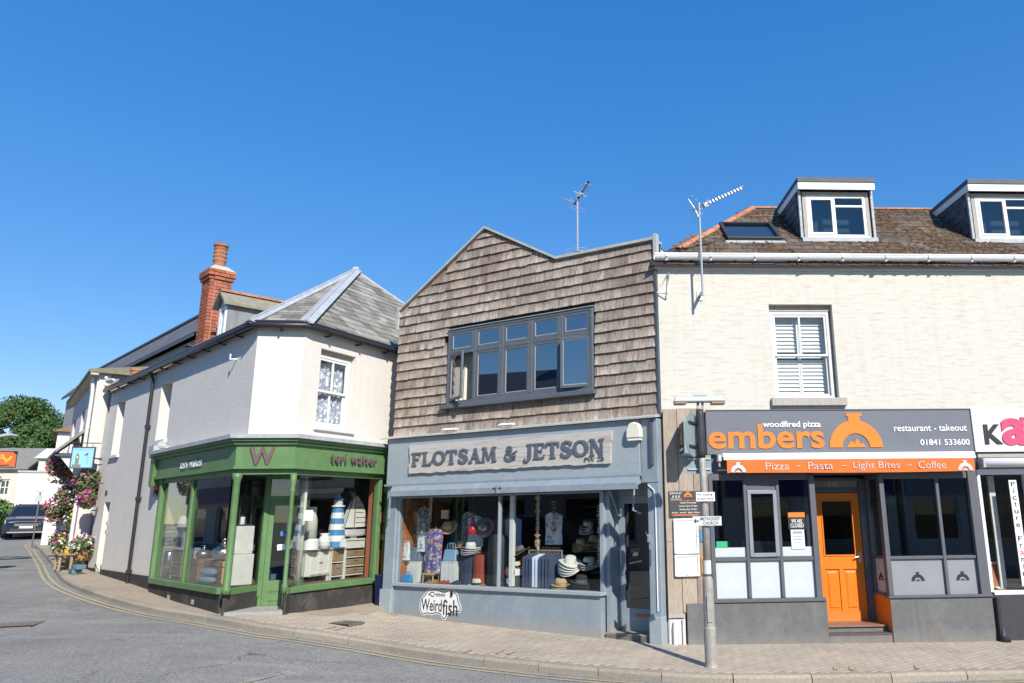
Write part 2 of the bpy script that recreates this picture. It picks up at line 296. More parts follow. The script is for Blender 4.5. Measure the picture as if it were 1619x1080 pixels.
ST = [  # kerb point (x, y, z top) , inner edge of the pavement (x, y, z)
 ((60, 14, -.05), (60, 17, -.05)), ((25, 11.2, -.05), (25, 13.6, -.05)), ((12, 10.3, -.04), (12, 12.75, -.03)), ((8, 10.05, -.035), (8, 12.4, -.02)), ((5.13, 9.93, -.03), (5.1, 12.2, -.02)),
 ((2.99, 9.74, -.02), (3, 12.1, 0)), ((1.29, 9.7, 0), (1.1, 12.0, .02)), ((-.32, 10.15, .02), (-.2, 12.6, .07)), ((-1.93, 10.8, .07), (-2.1, 13.7, .12)),
 ((-2.7, 11.18, .105), (-3.2, 14.3, .145)), ((-3.37, 11.55, .14), (-4.15, 14.95, .21)), ((-3.9, 11.72, .19), (-4.4, 15.4, .35)), ((-4.44, 11.9, .24), (-4.95, 14.6, .37)), ((-5.29, 12.19, .30), (-5.5, 13.3, .42)), ((-6.43, 12.77, .38), (-6.3, 13.12, .44)),
 ((-8.31, 14.09, .42), (-8.0, 14.8, .48)), ((-10.24, 15.49, .56), (-10.05, 16.75, .60)), ((-12.47, 17.7, .68), (-12.4, 19.2, .72)), ((-15.49, 21.38, .9), (-14.6, 22.2, .93)),
 ((-20.2, 27.3, 1.02), (-18.9, 27.8, 1.05)), ((-24.6, 33, 1.12), (-22.6, 33.6, 1.2)), ((-29.3, 41.5, 1.35), (-27, 42.2, 1.4)), ((-29.5, 46, 1.45), (-25, 46, 1.5))]
def cr(p0, p1, p2, p3, t): return 0.5 * ((2 * p1) + (-p0 + p2) * t + (2 * p0 - 5 * p1 + 4 * p2 - p3) * t * t + (-p0 + 3 * p1 - 3 * p2 + p3) * t ** 3)
KP = []; IP = []
for i in range(len(ST) - 1):
    a = [Vector(ST[max(0, min(len(ST) - 1, i + k))][0]) for k in (-1, 0, 1, 2)]
    q0, q1 = Vector(ST[i][1]), Vector(ST[i + 1][1]); m = max(3, int((a[2] - a[1]).length / 0.3))
    m = min(m, 20)
    for k in range(m):
        t = k / m; KP.append(cr(*a, t)); IP.append(q0.lerp(q1, t))
KP.append(Vector(ST[-1][0])); IP.append(Vector(ST[-1][1]))
NK = len(KP)
def knorm(i):
    d = KP[min(NK - 1, i + 1)] - KP[max(0, i - 1)]; d.z = 0; d.normalize(); return Vector((d.y * -1, d.x, 0)) * 1.0
nrm = []
for i in range(NK):
    n = knorm(i)
    if (IP[i] - KP[i]).dot(n) > 0: n = -n
    nrm.append(n)
KH = 0.10   # kerb upstand
# road: follows the kerb line outwards
mb = MB(); cols = [0.0, .25, .5, 1, 1.6, 2.3, 3.2, 4.2, 5.4, 6.8, 8.2, 9.6, 14, 24]
ROADP = []
for i in range(NK):
    for c in cols:
        p = KP[i] + nrm[i] * (c - 0.02); z = KP[i].z - KH - 0.015 * min(c, 3) + 0.05 * max(0, 1 - abs(c - 4) / 4) * 0.5
        mb.v.append((p.x, p.y, z)); ROADP.append((p.x, p.y, z))
nc = len(cols)
for i in range(NK - 1):
    for k in range(nc - 1): mb.f.append((i * nc + k, i * nc + k + 1, (i + 1) * nc + k + 1, (i + 1) * nc + k))
mb.f = [t for q in mb.f for t in ((q[0], q[1], q[2]), (q[0], q[2], q[3]))]
road = ob('road', mb, ASPH, smooth=True, kind='structure')
# asphalt repairs, skid marks and a ground sheet reaching the horizon
g = MB()
g.quad((-900, -900, -1.2), (900, -900, -1.2), (900, 900, -1.2), (-900, 900, -1.2)); ob('ground', g, SOIL, kind='structure')
# pavement sheet
mb = MB(); PM = 8; PP = []
for i in range(NK):
    for k in range(PM + 1):
        p = (KP[i] - nrm[i] * 0.12).lerp(IP[i], k / PM); mb.v.append((p.x, p.y, p.z - 0.006)); PP.append((p.x, p.y, p.z))
for i in range(NK - 1):
    for k in range(PM): mb.f.append((i * (PM + 1) + k, (i + 1) * (PM + 1) + k, (i + 1) * (PM + 1) + k + 1, i * (PM + 1) + k + 1))
mb.f = [t for q in mb.f for t in ((q[0], q[1], q[2]), (q[0], q[2], q[3]))]
pavement = ob('pavement', mb, PAVE, kind='structure')
def surface(o, lift):
    tree = BVHTree.FromPolygons([v.co.copy() for v in o.data.vertices], [tuple(p.vertices) for p in o.data.polygons])
    def f(x, y):
        h = tree.ray_cast(Vector((x, y, 20)), Vector((0, 0, -1)))[0]
        if h is None: h = tree.find_nearest(Vector((x, y, 0.5)))[0]
        return h.z + lift
    return f
pz = surface(pavement, 0.006); rz = surface(road, 0.0)
# kerb stones, one by one
acc = [0.0]
for i in range(1, NK): acc.append(acc[-1] + (KP[i] - KP[i - 1]).length)
def kat(d, lst=None):
    lst = lst or KP
    for i in range(1, NK):
        if acc[i] >= d:
            t = (d - acc[i - 1]) / (acc[i] - acc[i - 1]); return lst[i - 1].lerp(lst[i], t)
    return lst[-1].copy()
d = acc[0]
while d < acc[-1] - 1:
    Ls = rnd.uniform(0.75, 1.05); q = MB(); ring = []
    n = 4
    for j in range(n + 1):
        dd = d + 0.006 + (Ls - 0.012) * j / n; c = kat(dd); nn = kat(dd, nrm).normalized(); h = rnd.uniform(-.004, .004)
        ring.append([(c - nn * 0.125) + Vector((0, 0, -.14)), c + nn * .0 + Vector((0, 0, -.16)), c + nn * .002 + Vector((0, 0, -.03 + h)), c - nn * .025 + Vector((0, 0, .004 + h)), (c - nn * .125) + Vector((0, 0, .006 + h))])
    base = ring[0][0].copy(); v = [p - base for r_ in ring for p in r_]
    f = [(i * 5 + k, (i + 1) * 5 + k, (i + 1) * 5 + (k + 1) % 5, i * 5 + (k + 1) % 5) for i in range(n) for k in range(5)] + [(4, 3, 2, 1, 0), tuple(n * 5 + k for k in range(5))]
    q.add(v, f); ob('kerb_stone', q, KERB, pavement, T(*base)); d += Ls
# paving bricks near the shops: courses laid across the pavement
cand = []
ang = R(38); ca, sa = math.cos(ang), math.sin(ang)
inner = kdtree.KDTree(NK)
for i in range(NK): inner.insert((KP[i].x, KP[i].y, 0), i)
inner.balance()
for iu in range(-60, 60):
    for iv in range(-110, 110):
        u = iu * 0.216 + (0.108 if iv % 2 else 0); v_ = iv * 0.106
        x = 1 + u * ca - v_ * sa; y = 11.2 + u * sa + v_ * ca
        if not (-6.0 < x < 7.6): continue
        _, i, _ = inner.find((x, y, 0)); off = -(Vector((x, y, 0)) - Vector((KP[i].x, KP[i].y, 0))).dot(nrm[i])
        lim = (IP[i] - KP[i]).length
        if off < 0.2 or off > lim - 0.02: continue
        cand.append((math.hypot(x, y), x, y))
cand.sort()
bt = MB().add([(-.105, -.05, 0), (.105, -.05, 0), (.105, .05, 0), (-.105, .05, 0), (-.102, -.047, .009), (.102, -.047, .009), (.102, .047, .009), (-.102, .047, .009)],
              [(4, 5, 6, 7), (0, 1, 5, 4), (1, 2, 6, 5), (2, 3, 7, 6), (3, 0, 4, 7)])
bme = bt.mesh('paving_brick'); bme.materials.append(PAVR)
rest = MB()
for k, (_, x, y) in enumerate(cand):
    zz = pz(x, y) - 0.008 + rnd.uniform(-.0015, .0015)
    gu = (pz(x + .1 * ca, y + .1 * sa) - pz(x - .1 * ca, y - .1 * sa)) / .2; gv = (pz(x - .05 * sa, y + .05 * ca) - pz(x + .05 * sa, y - .05 * ca)) / .1
    ex = Vector((ca, sa, gu)).normalized(); ey = Vector((-sa, ca, gv)); ez = ex.cross(ey).normalized(); ey = ez.cross(ex)
    M = T(x, y, zz) @ Matrix(((ex.x, ey.x, ez.x, 0), (ex.y, ey.y, ez.y, 0), (ex.z, ey.z, ez.z, 0), (0, 0, 0, 1))) @ Rz(rnd.uniform(-.6, .6)) @ Rx(rnd.uniform(-.4, .4))
    if k < 300: ob('paving_brick', bme, None, pavement, M)
    else: rest.add([M @ Vector(p) for p in bt.v], bt.f)
ob('paving_bricks_beyond', rest, PAVR, pavement, Matrix(), kind='stuff')
# double yellow lines on the road
for off in (0.14, 0.27):
    mb = MB(); prev = None
    for i in range(NK):
        if acc[i] > acc[-1] - 12: break
        a = KP[i] + nrm[i] * off; b = KP[i] + nrm[i] * (off + .055)
        pr = [(a.x, a.y, rz(a.x, a.y) + .007), (b.x, b.y, rz(b.x, b.y) + .007)]
        if prev: mb.quad(prev[0], prev[1], pr[1], pr[0])
        prev = pr
    ob('yellow_line', mb, YEL, road, Matrix())
# short yellow kerb ticks on the pavement edge
for x, y in ((-1.55, 11.0), (-1.38, 10.92), (-2.0, 10.98), (2.85, 10.0), (3.05, 10.0), (3.9, 10.05), (-4.2, 12.15), (-4.35, 12.2)):
    z = pz(x, y) + .012
    ob('kerb_tick', MB().add([(x - .07, y, z), (x - .02, y - .02, z), (x + .05, y + .2, z + .002), (x, y + .22, z + .002)], [(0, 1, 2, 3)]), YEL, pavement, Matrix())
RUST = pm('rusty_iron_cover', (0.26, 0.19, 0.165), (0.19, 0.15, 0.135), 30, 0.8, 0.4, 60)
def cover(x, y, w_, d_, rot, zfun, mat, label, cat, nm):
    z = zfun(x, y); M = T(x, y, z) @ Rz(rot)
    t = thing(nm, label, cat, M)
    ob('rim', MB().holed(-w_ / 2, w_ / 2, -d_ / 2, d_ / 2, [(-w_ / 2 + .03, w_ / 2 - .03, -d_ / 2 + .03, d_ / 2 - .03)], -.014, .02), mat, t, M @ Rx(-90))
    lid = MB().box(-w_ / 2 + .035, w_ / 2 - .035, -d_ / 2 + .035, d_ / 2 - .035, -.02, .009)
    for i in range(6):
        xx = -w_ / 2 + .06 + (w_ - .12) * (i + .3) / 6; lid.box(xx, xx + .03, -d_ / 2 + .05, d_ / 2 - .05, .0095, .014)
    ob('lid', lid, mat, t, M)
cover(-9.6, 12.6, .75, .6, 20, rz, RUST, 'rusty brown rectangular iron cover set in the road', 'manhole cover', 'manhole_cover')
IRON = pm('dark_iron', (0.16, 0.145, 0.13), (0.11, 0.1, 0.09), 30, 0.7, 0.3, 70)
cover(-4.35, 12.75, .62, .36, -25, pz, IRON, 'dark iron inspection cover in the pavement before the green shop', 'manhole cover', 'inspection_cover')
# ------------------------------------------------------------------ shared building materials
CREAM = pm('cream_roughcast', (0.63, 0.60, 0.525), (0.58, 0.55, 0.475), 9, 0.92, 0.35, 22, stretch=(1, 1, 7), stain=(0.36, 0.335, 0.28), stsc=3.4, stamt=0.55, streak=((0.44, 0.41, 0.34), 0.3))
WHITEP = pm('white_upvc', (0.78, 0.78, 0.76), (0.72, 0.72, 0.70), 4, 0.35)
WHITEW = pm('weathered_white_paint', (0.72, 0.72, 0.69), (0.6, 0.6, 0.57), 20, 0.6, stain=(0.42, 0.4, 0.36), stsc=8, stamt=0.5)
GREYW = pm('silvered_timber', (0.46, 0.43, 0.39), (0.34, 0.31, 0.27), 8, 0.85, 0.3, 30, stretch=(8, 8, 1))
LEAD = pm('lead_sheet', (0.42, 0.44, 0.46), (0.31, 0.33, 0.35), 5, 0.55, 0.1, 10, stain=(0.5, 0.51, 0.5), stsc=2.5)
DKSL = pm('dark_slate', (0.10, 0.105, 0.125), (0.065, 0.07, 0.085), 8, 0.6, 0.2, 20, vary=0.25, island=True)
EGREY = pm('slate_grey_paint', (0.115, 0.12, 0.135), (0.10, 0.105, 0.118), 5, 0.45, 0.05, 30)
ESIGN = pm('grey_sign_panel', (0.16, 0.17, 0.195), (0.145, 0.155, 0.178), 3, 0.4)
ERIS = pm('charcoal_render', (0.135, 0.138, 0.14), (0.11, 0.112, 0.115), 12, 0.75, 0.25, 40, stain=(0.2, 0.2, 0.195), stsc=2, stamt=0.5, splash=(0.0, 0.22, (0.26, 0.235, 0.2), 0.45), streak=((0.21, 0.205, 0.195), 0.4))
ORNG = pm('orange_paint', (0.80, 0.215, 0.012), (0.70, 0.175, 0.01), 9, 0.42, 0.08, 35, stain=(0.55, 0.15, 0.03), stsc=2.5, stamt=0.35, splash=(0.2, 0.5, (0.42, 0.2, 0.09), 0.45))
ORNF = pm('orange_awning_cloth', (0.80, 0.17, 0.03), (0.70, 0.14, 0.025), 10, 0.8, 0.1, 60)
SIGNO = pm('orange_sign_vinyl', (0.85, 0.22, 0.03), (0.82, 0.2, 0.025), 4, 0.4)
WHT = pm('white_lettering', (0.82, 0.82, 0.8), None, 4, 0.5)
PALE = pm('pale_grey_lettering', (0.55, 0.58, 0.6), None, 4, 0.6)
BLK = pm('black_print', (0.03, 0.03, 0.032), None, 4, 0.5)
PAPER = pm('white_paper', (0.82, 0.82, 0.8), (0.78, 0.78, 0.77), 3, 0.6)
INK = pm('grey_print', (0.3, 0.33, 0.42), None, 4, 0.6)
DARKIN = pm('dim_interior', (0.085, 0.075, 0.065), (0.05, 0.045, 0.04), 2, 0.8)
FLOORIN = pm('shop_floorboards', (0.22, 0.14, 0.08), (0.15, 0.095, 0.055), 5, 0.6)
STEEL = pm('galvanised_steel', (0.52, 0.53, 0.54), (0.42, 0.43, 0.44), 20, 0.45, metal=0.6)
ALU = pm('aluminium', (0.7, 0.7, 0.71), None, 10, 0.4, metal=0.7)
BLACKM = pm('black_metal', (0.03, 0.032, 0.035), (0.045, 0.046, 0.05), 10, 0.5)
PLANK = pm('weathered_plank', (0.44, 0.37, 0.30), (0.27, 0.215, 0.165), 7, 0.85, 0.35, 22, stretch=(9, 9, 0.9), vary=0.22, stain=(0.27, 0.2, 0.15), stsc=1.4, stamt=0.6)
TERR = pm('terracotta', (0.46, 0.19, 0.10), (0.36, 0.14, 0.075), 12, 0.85, 0.2, 40, stain=(0.42, 0.36, 0.25), stsc=5, stamt=0.6, vary=0.15)
MOSS = pm('rust_brown_moss', (0.115, 0.06, 0.032), (0.05, 0.03, 0.018), 9, 0.95, 0.5, 60, vary=0.45, island=True, stain=(0.11, 0.085, 0.035), stsc=1.5, stamt=0.7)
MSLATE = pm('mossy_roof_slate', (0.155, 0.13, 0.105), (0.07, 0.05, 0.036), 6, 0.9, 0.4, 30, vary=0.3, island=True, stain=(0.15, 0.085, 0.045), stsc=1.8, stamt=0.9)
PINK = pm('pink_sign_print', (0.62, 0.08, 0.17), (0.5, 0.06, 0.13), 14, 0.5)
WARMW = pm('varnished_pine', (0.45, 0.17, 0.05), (0.33, 0.11, 0.03), 5, 0.45, 0.1, 20, stretch=(8, 8, 1))

def frame_rect(x0, x1, z0, z1, w_, y0, y1):
    m = MB(); m.box(x0, x0 + w_, y0, y1, z0, z1); m.box(x1 - w_, x1, y0, y1, z0, z1)
    m.box(x0 + w_, x1 - w_, y0, y1, z1 - w_, z1); m.box(x0 + w_, x1 - w_, y0, y1, z0, z0 + w_); return m
def pane(x0, x1, z0, z1, y, mat, parent, M, t=.006, name='pane'): return ob(name, MB().box(x0, x1, y, y + t, z0, z1), mat, parent, M)

# ------------------------------------------------------------------ cream rendered terrace (pizza shop, framing shop)
EB = thing('rendered_terrace', 'cream roughcast terrace with mossy roof, white gutter and two roof dormers over shopfronts', 'building', FE)
XR = 9.5
WX0, WX1, WZ0, WZ1 = 1.88, 2.95, 3.72, 5.30
ob('wall', MB().holed(-.02, XR, 3.50, 6.0, [(WX0, WX1, WZ0, WZ1)], 0, .32), CREAM, EB, FE)
bw = MB(); bw.quad((-.02, .30, -.3), (-.02, 4.7, -.3), (-.02, 4.7, 6), (-.02, .30, 6)); bw.quad((XR, .0, -.3), (XR, 4.7, -.3), (XR, 4.7, 6), (XR, 0, 6)); bw.quad((-.02, 4.7, -.3), (XR, 4.7, -.3), (XR, 4.7, 6), (-.02, 4.7, 6))
bw.quad((XR - .15, 0, -.3), (XR, 0, -.3), (XR, 0, 3.5), (XR - .15, 0, 3.5))
ob('rear_wall', bw, CREAM, EB, FE)
ob('upper_floor', MB().box(.0, XR - .01, .33, 4.65, 3.3, 3.45), DARKIN, EB, FE)
# sash window with louvred shutters
sw = thing('x', 'x', 'x', FE); col.objects.unlink(sw); bpy.data.objects.remove(sw)
win = ob('window', frame_rect(WX0 + .03, WX1 - .03, WZ0, WZ1 - .10, .055, .10, .16), WHITEW, EB, FE, bevel=.004)
ob('head_board', MB().box(WX0 + .002, WX1 - .002, .09, .15, WZ1 - .10, WZ1 - .003), GREYW, win, FE)
ob('sill', MB().box(WX0 - .06, WX1 + .10, -.07, .12, WZ0 - .13, WZ0 - .002), GREYW, win, FE, bevel=.006)
mz = 4.46
ob('upper_sash', frame_rect(WX0 + .086, WX1 - .086, mz - .02, WZ1 - .157, .035, .112, .145).box(2.395, 2.425, .113, .144, mz + .0155, WZ1 - .1925), WHITEW, win, FE)
ob('lower_sash', frame_rect(WX0 + .086, WX1 - .086, WZ0 + .056, mz + .012, .035, .147, .18), WHITEW, win, FE)
pane(WX0 + .12, WX1 - .12, mz, WZ1 - .19, .125, GLASS, win, FE); pane(WX0 + .12, WX1 - .12, WZ0 + .09, mz - .02, .165, GLASS, win, FE)
SHUT = pm('white_shutter', (0.80, 0.80, 0.77), None, 4, 0.45)
slat = MB().box(-.19, .19, -.004, .004, -.038, .038).mesh('shutter_slat'); slat.materials.append(SHUT)
for s in (0, 1):
    xa = WX0 + .09 + s * .445; xb = xa + .44
    ob('shutter_frame', frame_rect(xa, xb, WZ0 + .06, WZ1 - .16, .028, .235, .262).box(xa + .028, xb - .028, .236, .261, mz - .03, mz + .03), SHUT, win, FE)
    for k in range(21):
        z = WZ0 + .125 + k * .0655
        if abs(z - mz) < .05: continue
        ob('shutter_slat', slat, None, win, FE @ T((xa + xb) / 2, .25, z) @ Rx(-24))
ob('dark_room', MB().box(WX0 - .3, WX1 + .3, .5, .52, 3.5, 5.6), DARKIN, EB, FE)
# eaves
ob('eaves_board', MB().box(-.02, XR, -.06, -.003, 5.89, 6.03), pm('grey_eaves_board', (0.5, 0.51, 0.53), None, 5, 0.5), EB, FE)
gm = MB(); N_ = 10
prof = [(-.165 - .068 * math.cos(math.pi * k / N_ - math.pi) * 1 - .0, 6.10 - .085 * math.sin(math.pi * k / N_)) for k in range(N_ + 1)]
for k in range(N_):
    (y0, z0), (y1, z1) = prof[k], prof[k + 1]; gm.quad((-.03, y0, z0), (-.03, y1, z1), (XR, y1, z1), (XR, y0, z0))
gm.box(-.03, XR, -.105, -.100, 6.03, 6.11); gm.box(-.03, XR, -.238, -.230, 6.09, 6.115)
gut = ob('gutter', gm, WHITEP, EB, FE)
for k in range(13):
    x = .15 + k * .74
    ob('gutter_clip', MB().box(x, x + .035, -.243, -.098, 6.05, 6.118).box(x, x + .035, -.20, -.13, 6.003, 6.02), WHITEP, gut, FE)
# roof: 40 degree slope, left end hipped
TP = math.tan(R(40)); RD = 2.38; EZ = 6.05; YE = -.14
def rz_(y): return EZ + (y - 0) * TP
rf = MB()
hx = 2.34
A0, A1 = (-.10, YE, rz_(YE)), (XR, YE, rz_(YE)); B0, B1 = (hx, RD, rz_(RD)), (XR, RD, rz_(RD)); C0, C1 = (-.10, 2 * RD - YE, rz_(YE)), (XR, 2 * RD - YE, rz_(YE))
rf.add([A0, A1, B1, B0, C0, C1], [(0, 1, 2, 3), (5, 4, 3, 2), (4, 0, 3), (1, 5, 2)])
roof = ob('roof', rf, MSLATE, EB, FE)
def roof_tiles(mbx, inside, x0, x1, y0, y1, tw, te, pitch, z_at, lift, rr, skip=None):
    """overlapping slates on a slope rising with y"""
    c, s_ = math.cos(R(pitch)), math.sin(R(pitch)); n = int((y1 - y0) / (te * c)) + 1
    out = []
    for j in range(n):
        yy = y0 + j * te * c
        x = x0 - (tw / 2 if j % 2 else 0)
        while x < x1:
            wv = tw * rr.uniform(.86, 1.1); xm = x + wv / 2
            if inside(xm, yy + te * c * .5) and not (skip and skip(xm, yy + te * c * .5)): out.append((x, yy, wv - .008))
            x += wv
    return out
def tile_verts(x, yy, wv, te, c, s_, z0, th, rr, jz=.006):
    L_ = te * 1.25; j = rr.uniform(0, jz); yb = yy + L_ * c; zb = z0 + L_ * s_
    return [(x, yy, z0 + .012 + j), (x + wv, yy, z0 + .012 + j), (x + wv, yb, zb + .001), (x, yb, zb + .001),
            (x, yy - th * s_ * .3, z0 + .012 + th + j), (x + wv, yy - th * s_ * .3, z0 + .012 + th + j), (x + wv, yb, zb + .001 + th), (x, yb, zb + .001 + th)]
BOXF = [(4, 5, 6, 7), (0, 1, 5, 4), (1, 2, 6, 5), (3, 0, 4, 7)]
def in_hip(x, y): return y < RD - .05 and x > -.10 + (hx + .10) * (y - YE) / (RD - YE) - .08
DORM = [(2.83, 4.17), (6.05, 7.5)]
def in_dorm(x, y): return any(a - .02 < x < b + .02 and y > .82 for a, b in DORM) and y < 2.05
def in_sky(x, y): return 1.37 < x < 2.47 and .72 < y < 1.5
tl = MB(); c40, s40 = math.cos(R(40)), math.sin(R(40))
for (x, yy, wv) in roof_tiles(None, in_hip, -.35, XR, YE, RD, .26, .19, 40, None, 0, rnd, lambda x, y: in_dorm(x, y) or in_sky(x, y)):
    tl.add(tile_verts(x, yy, wv, .19, c40, s40, rz_(yy), .011, rnd, .012), BOXF)
ob('roof_slates', tl, MSLATE, roof, FE, kind='stuff')
ms = MB()
def clump(mbx, p, r, n, rr, up):
    k = len(mbx.v); mbx.v.append(tuple(Vector(p) + up * r * rr.uniform(.35, .75)))
    a = Vector((1, 0, 0)); b = up.cross(a).normalized()
    for i in range(n):
        t = 2 * math.pi * i / n; q = Vector(p) + (a * math.cos(t) + b * math.sin(t)) * r * rr.uniform(.7, 1.25); mbx.v.append(tuple(q))
    for i in range(n): mbx.f.append((k, k + 1 + i, k + 1 + (i + 1) % n))
upn = Vector((0, -s40, c40)); k = 0
def mossy(x, y): return math.sin(x * 2.3 + 1.2) * math.sin(y * 3.1 + x) + .5 * math.sin(x * 5.7 + y * 4) + (0.45 if x > 4 else -.05 if x < 1.6 else .25)
while k < 11000:
    x = rnd.uniform(-.2, XR); y = rnd.uniform(YE, RD)
    if not in_hip(x, y) or in_dorm(x, y) or in_sky(x, y) or mossy(x, y) < rnd.uniform(-.5, .6): k += 1; continue
    clump(ms, (x, y, rz_(y) + .016), rnd.uniform(.02, .055), 6, rnd, upn); k += 1
ob('moss', ms, MOSS, roof, FE, kind='stuff')
# red hip and ridge tiles
hipd = Vector(B0) - Vector(A0); Lh = hipd.length; k = 0
def ridge_tile(p, q, r, mat, parent, M, nm='ridge_tile'):
    d = (q - p); L_ = d.length; d.normalize(); sd = d.cross(Vector((0, 0, 1))).normalized(); up = sd.cross(d); m = MB(); n = 8; v = []
    for e in (0, 1):
        for rr in (r, r - .014):
            for i in range(n + 1):
                t = math.pi * i / n; v.append(tuple(d * (L_ * e) + sd * math.cos(t) * rr + up * (math.sin(t) * rr * .8 - .03)))
    m1 = n + 1; f = []
    for i in range(n): f += [(i, i + 1, 2 * m1 + i + 1, 2 * m1 + i), (m1 + i, 3 * m1 + i, 3 * m1 + i + 1, m1 + i + 1), (i, m1 + i, m1 + i + 1, i + 1), (2 * m1 + i, 2 * m1 + i + 1, 3 * m1 + i + 1, 3 * m1 + i)]
    m.add(v, f); ob(nm, m, mat, parent, M @ T(*p))
nh = 9
for i in range(2, nh):
    a = Vector(A0).lerp(Vector(B0), i / nh); b = Vector(A0).lerp(Vector(B0), (i + .97) / nh); ridge_tile(a + Vector((0, 0, .015)), b + Vector((0, 0, .015)), .085, TERR, roof, FE, 'hip_tile')
for i in range(18):
    x = hx + i * .40
    ridge_tile(Vector((x, RD, rz_(RD) + .01)), Vector((x + .39, RD, rz_(RD) + .01)), .075, TERR, roof, FE)
# roof window
sk = ob('roof_window', MB(), BLACKM, EB, FE @ T(1.42, .77, rz_(.77)) @ Rx(40))
SKM = FE @ T(1.42, .77, rz_(.77)) @ Rx(40)
bpy.data.objects.remove(sk)
sk = ob('roof_window', MB().box(0, 1.0, 0, .06, .0, .09).box(0, 1.0, .84, .9, .0, .09).box(0, .06, .06, .84, .0, .09).box(.94, 1.0, .06, .84, .0, .09), BLACKM, EB, SKM, bevel=.006)
ob('pane', MB().box(.06, .94, .06, .84, .045, .055), GLASSD, sk, SKM)
ob('lining', MB().box(.06, .94, .06, .84, .0, .01), pm('roof_window_blind', (0.35, 0.4, 0.46), None, 3, .6), sk, SKM)
ob('flashing', MB().box(-.05, 1.05, -.12, -.002, .012, .028), LEAD, sk, SKM)
# dormers
def dormer(x0, x1, mir=False):
    yb, zt, zb = .85, 7.82, 6.76; ybk = 2.15
    d = ob('dormer', frame_rect(x0 + .045, x1 - .045, zb + .0, zt - .1, .07, yb, yb + .09), GREYW, EB, FE)
    # roof slab: falls back slightly towards the ridge
    ob('dormer_roof', MB().hexa([(x0 - .06, yb - .14, zt + .04), (x1 + .06, yb - .14, zt + .04), (x1 + .06, ybk + .35, zt + .04), (x0 - .06, ybk + .35, zt + .04), (x0 - .06, yb - .14, zt + .13), (x1 + .06, yb - .14, zt + .13), (x1 + .06, ybk + .35, zt + .13), (x0 - .06, ybk + .35, zt + .13)]), DKSL, d, FE)
    ob('fascia', MB().box(x0 - .045, x1 + .045, yb - .125, yb - .10, zt - .10, zt + .038), WHITEP, d, FE)
    ob('soffit', MB().box(x0 - .045, x1 + .045, yb - .099, yb - .003, zt - .03, zt + .036), WHITEP, d, FE)
    ob('side_board', MB().box(x0 - .055, x0 - .035, yb - .12, ybk + .2, zt - .09, zt + .037), WHITEP, d, FE)
    for sd, xx in (('l', x0), ('r', x1)):
        ck = ob('cheek', MB().prism([(0, 0)], 0, 0) if False else MB().hexa([(xx - .012, yb + .01, zb - .02), (xx + .012, yb + .01, zb - .02), (xx + .012, ybk, rz_(ybk) - .1), (xx - .012, ybk, rz_(ybk) - .1), (xx - .012, yb + .01, zt + .03), (xx + .012, yb + .01, zt + .03), (xx + .012, ybk, zt + .03), (xx - .012, ybk, zt + .03)]), DKSL, d, FE)
        sx = xx - .03 if sd == 'l' else xx + .014
        for r_ in range(6):
            for c_ in range(7):
                y = yb + .02 + c_ * .2 + (.1 if r_ % 2 else 0); z = zb + .02 + r_ * .17
                if z < rz_(y + .1) - .02 or y > ybk - .15: continue
                ob('hung_slate', MB().hexa([(sx - .006, y, z), (sx + .008, y, z), (sx + .008, y + .19, z), (sx - .006, y + .19, z), (sx + .004, y, z + .19), (sx + .014, y, z + .19), (sx + .014, y + .19, z + .19), (sx + .004, y + .19, z + .19)]), DKSL, ck, FE)
    # white casement: tall left light, right light under a small top light
    wx0, wx1 = x0 + .115, x1 - .115; xm = wx0 + (wx1 - wx0) * .47
    w_ = ob('window', frame_rect(wx0, wx1, zb + .07, zt - .17, .05, yb + .0, yb + .06).box(xm - .02, xm + .02, yb + .001, yb + .058, zb + .12, zt - .22).box(xm + .02, wx1 - .05, yb + .001, yb + .058, zt - .40, zt - .36), WHITEP, EB, FE, bevel=.004)
    ob('casement', frame_rect(wx0 + .052, xm - .021, zb + .122, zt - .222, .035, yb - .012, yb + .05), WHITEP, w_, FE)
    ob('sill', MB().box(wx0 - .02, wx1 + .02, yb - .05, yb + .05, zb + .035, zb + .068), WHITEP, w_, FE)
    pane(wx0 + .05, wx1 - .05, zb + .12, zt - .22, yb + .03, GLASSD, w_, FE)
    ob('blind', MB().box(wx0 - .05, wx1 + .05, yb + .35, yb + .36, zb + .05, zt - .1), pm('grey_net', (0.3, 0.34, 0.38), None, 5, .8), w_, FE)
    ob('apron', MB().box(x0 - .03, x1 + .03, yb - .10, yb - .003, zb - .06, zb + .03), LEAD, d, FE)
    for sd, xx in (('l', x0), ('r', x1)):
        for k in range(5):
            z = zb + .05 + k * .19; xo = xx - .03 if sd == 'l' else xx - .01
            ob('corner_lead', MB().box(xo, xo + .045, yb - .02 - k * .0, yb + .03, z, z + .185), LEAD, d, FE)
for a, b in DORM: dormer(a, b)
# ---- plank cladding at the left of the pizza shop
pl = ob('plank_backing', MB().box(.04, .735, .012, .05, .40, 3.54), DARKIN, EB, FE)
xs = [.05, .275, .505, .66, .735]
for i in range(4):
    z = [.46, .47, .45, .46][i]; zt_ = [3.55, 3.56, 3.555, 3.56][i]
    if i == 3:
        ob('plank', MB().box(xs[i] + .004, xs[i + 1], -.018, .011, .64, 2.78), PLANK, pl, FE, bevel=.003); continue
    zc = [1.5, 2.0, 1.2][i]
    ob('plank', MB().box(xs[i] + .003, xs[i + 1] - .004, -.018 - .004 * i, .011, z, zc - .002), PLANK, pl, FE, bevel=.003)
    ob('plank', MB().box(xs[i] + .003, xs[i + 1] - .004, -.018 - .004 * i, .011, zc + .002, zt_), PLANK, pl, FE, bevel=.003)
ob('white_plinth', MB().box(.05, .31, -.01, .2, -.2, .40), WHITEW, EB, FE, bevel=.02)
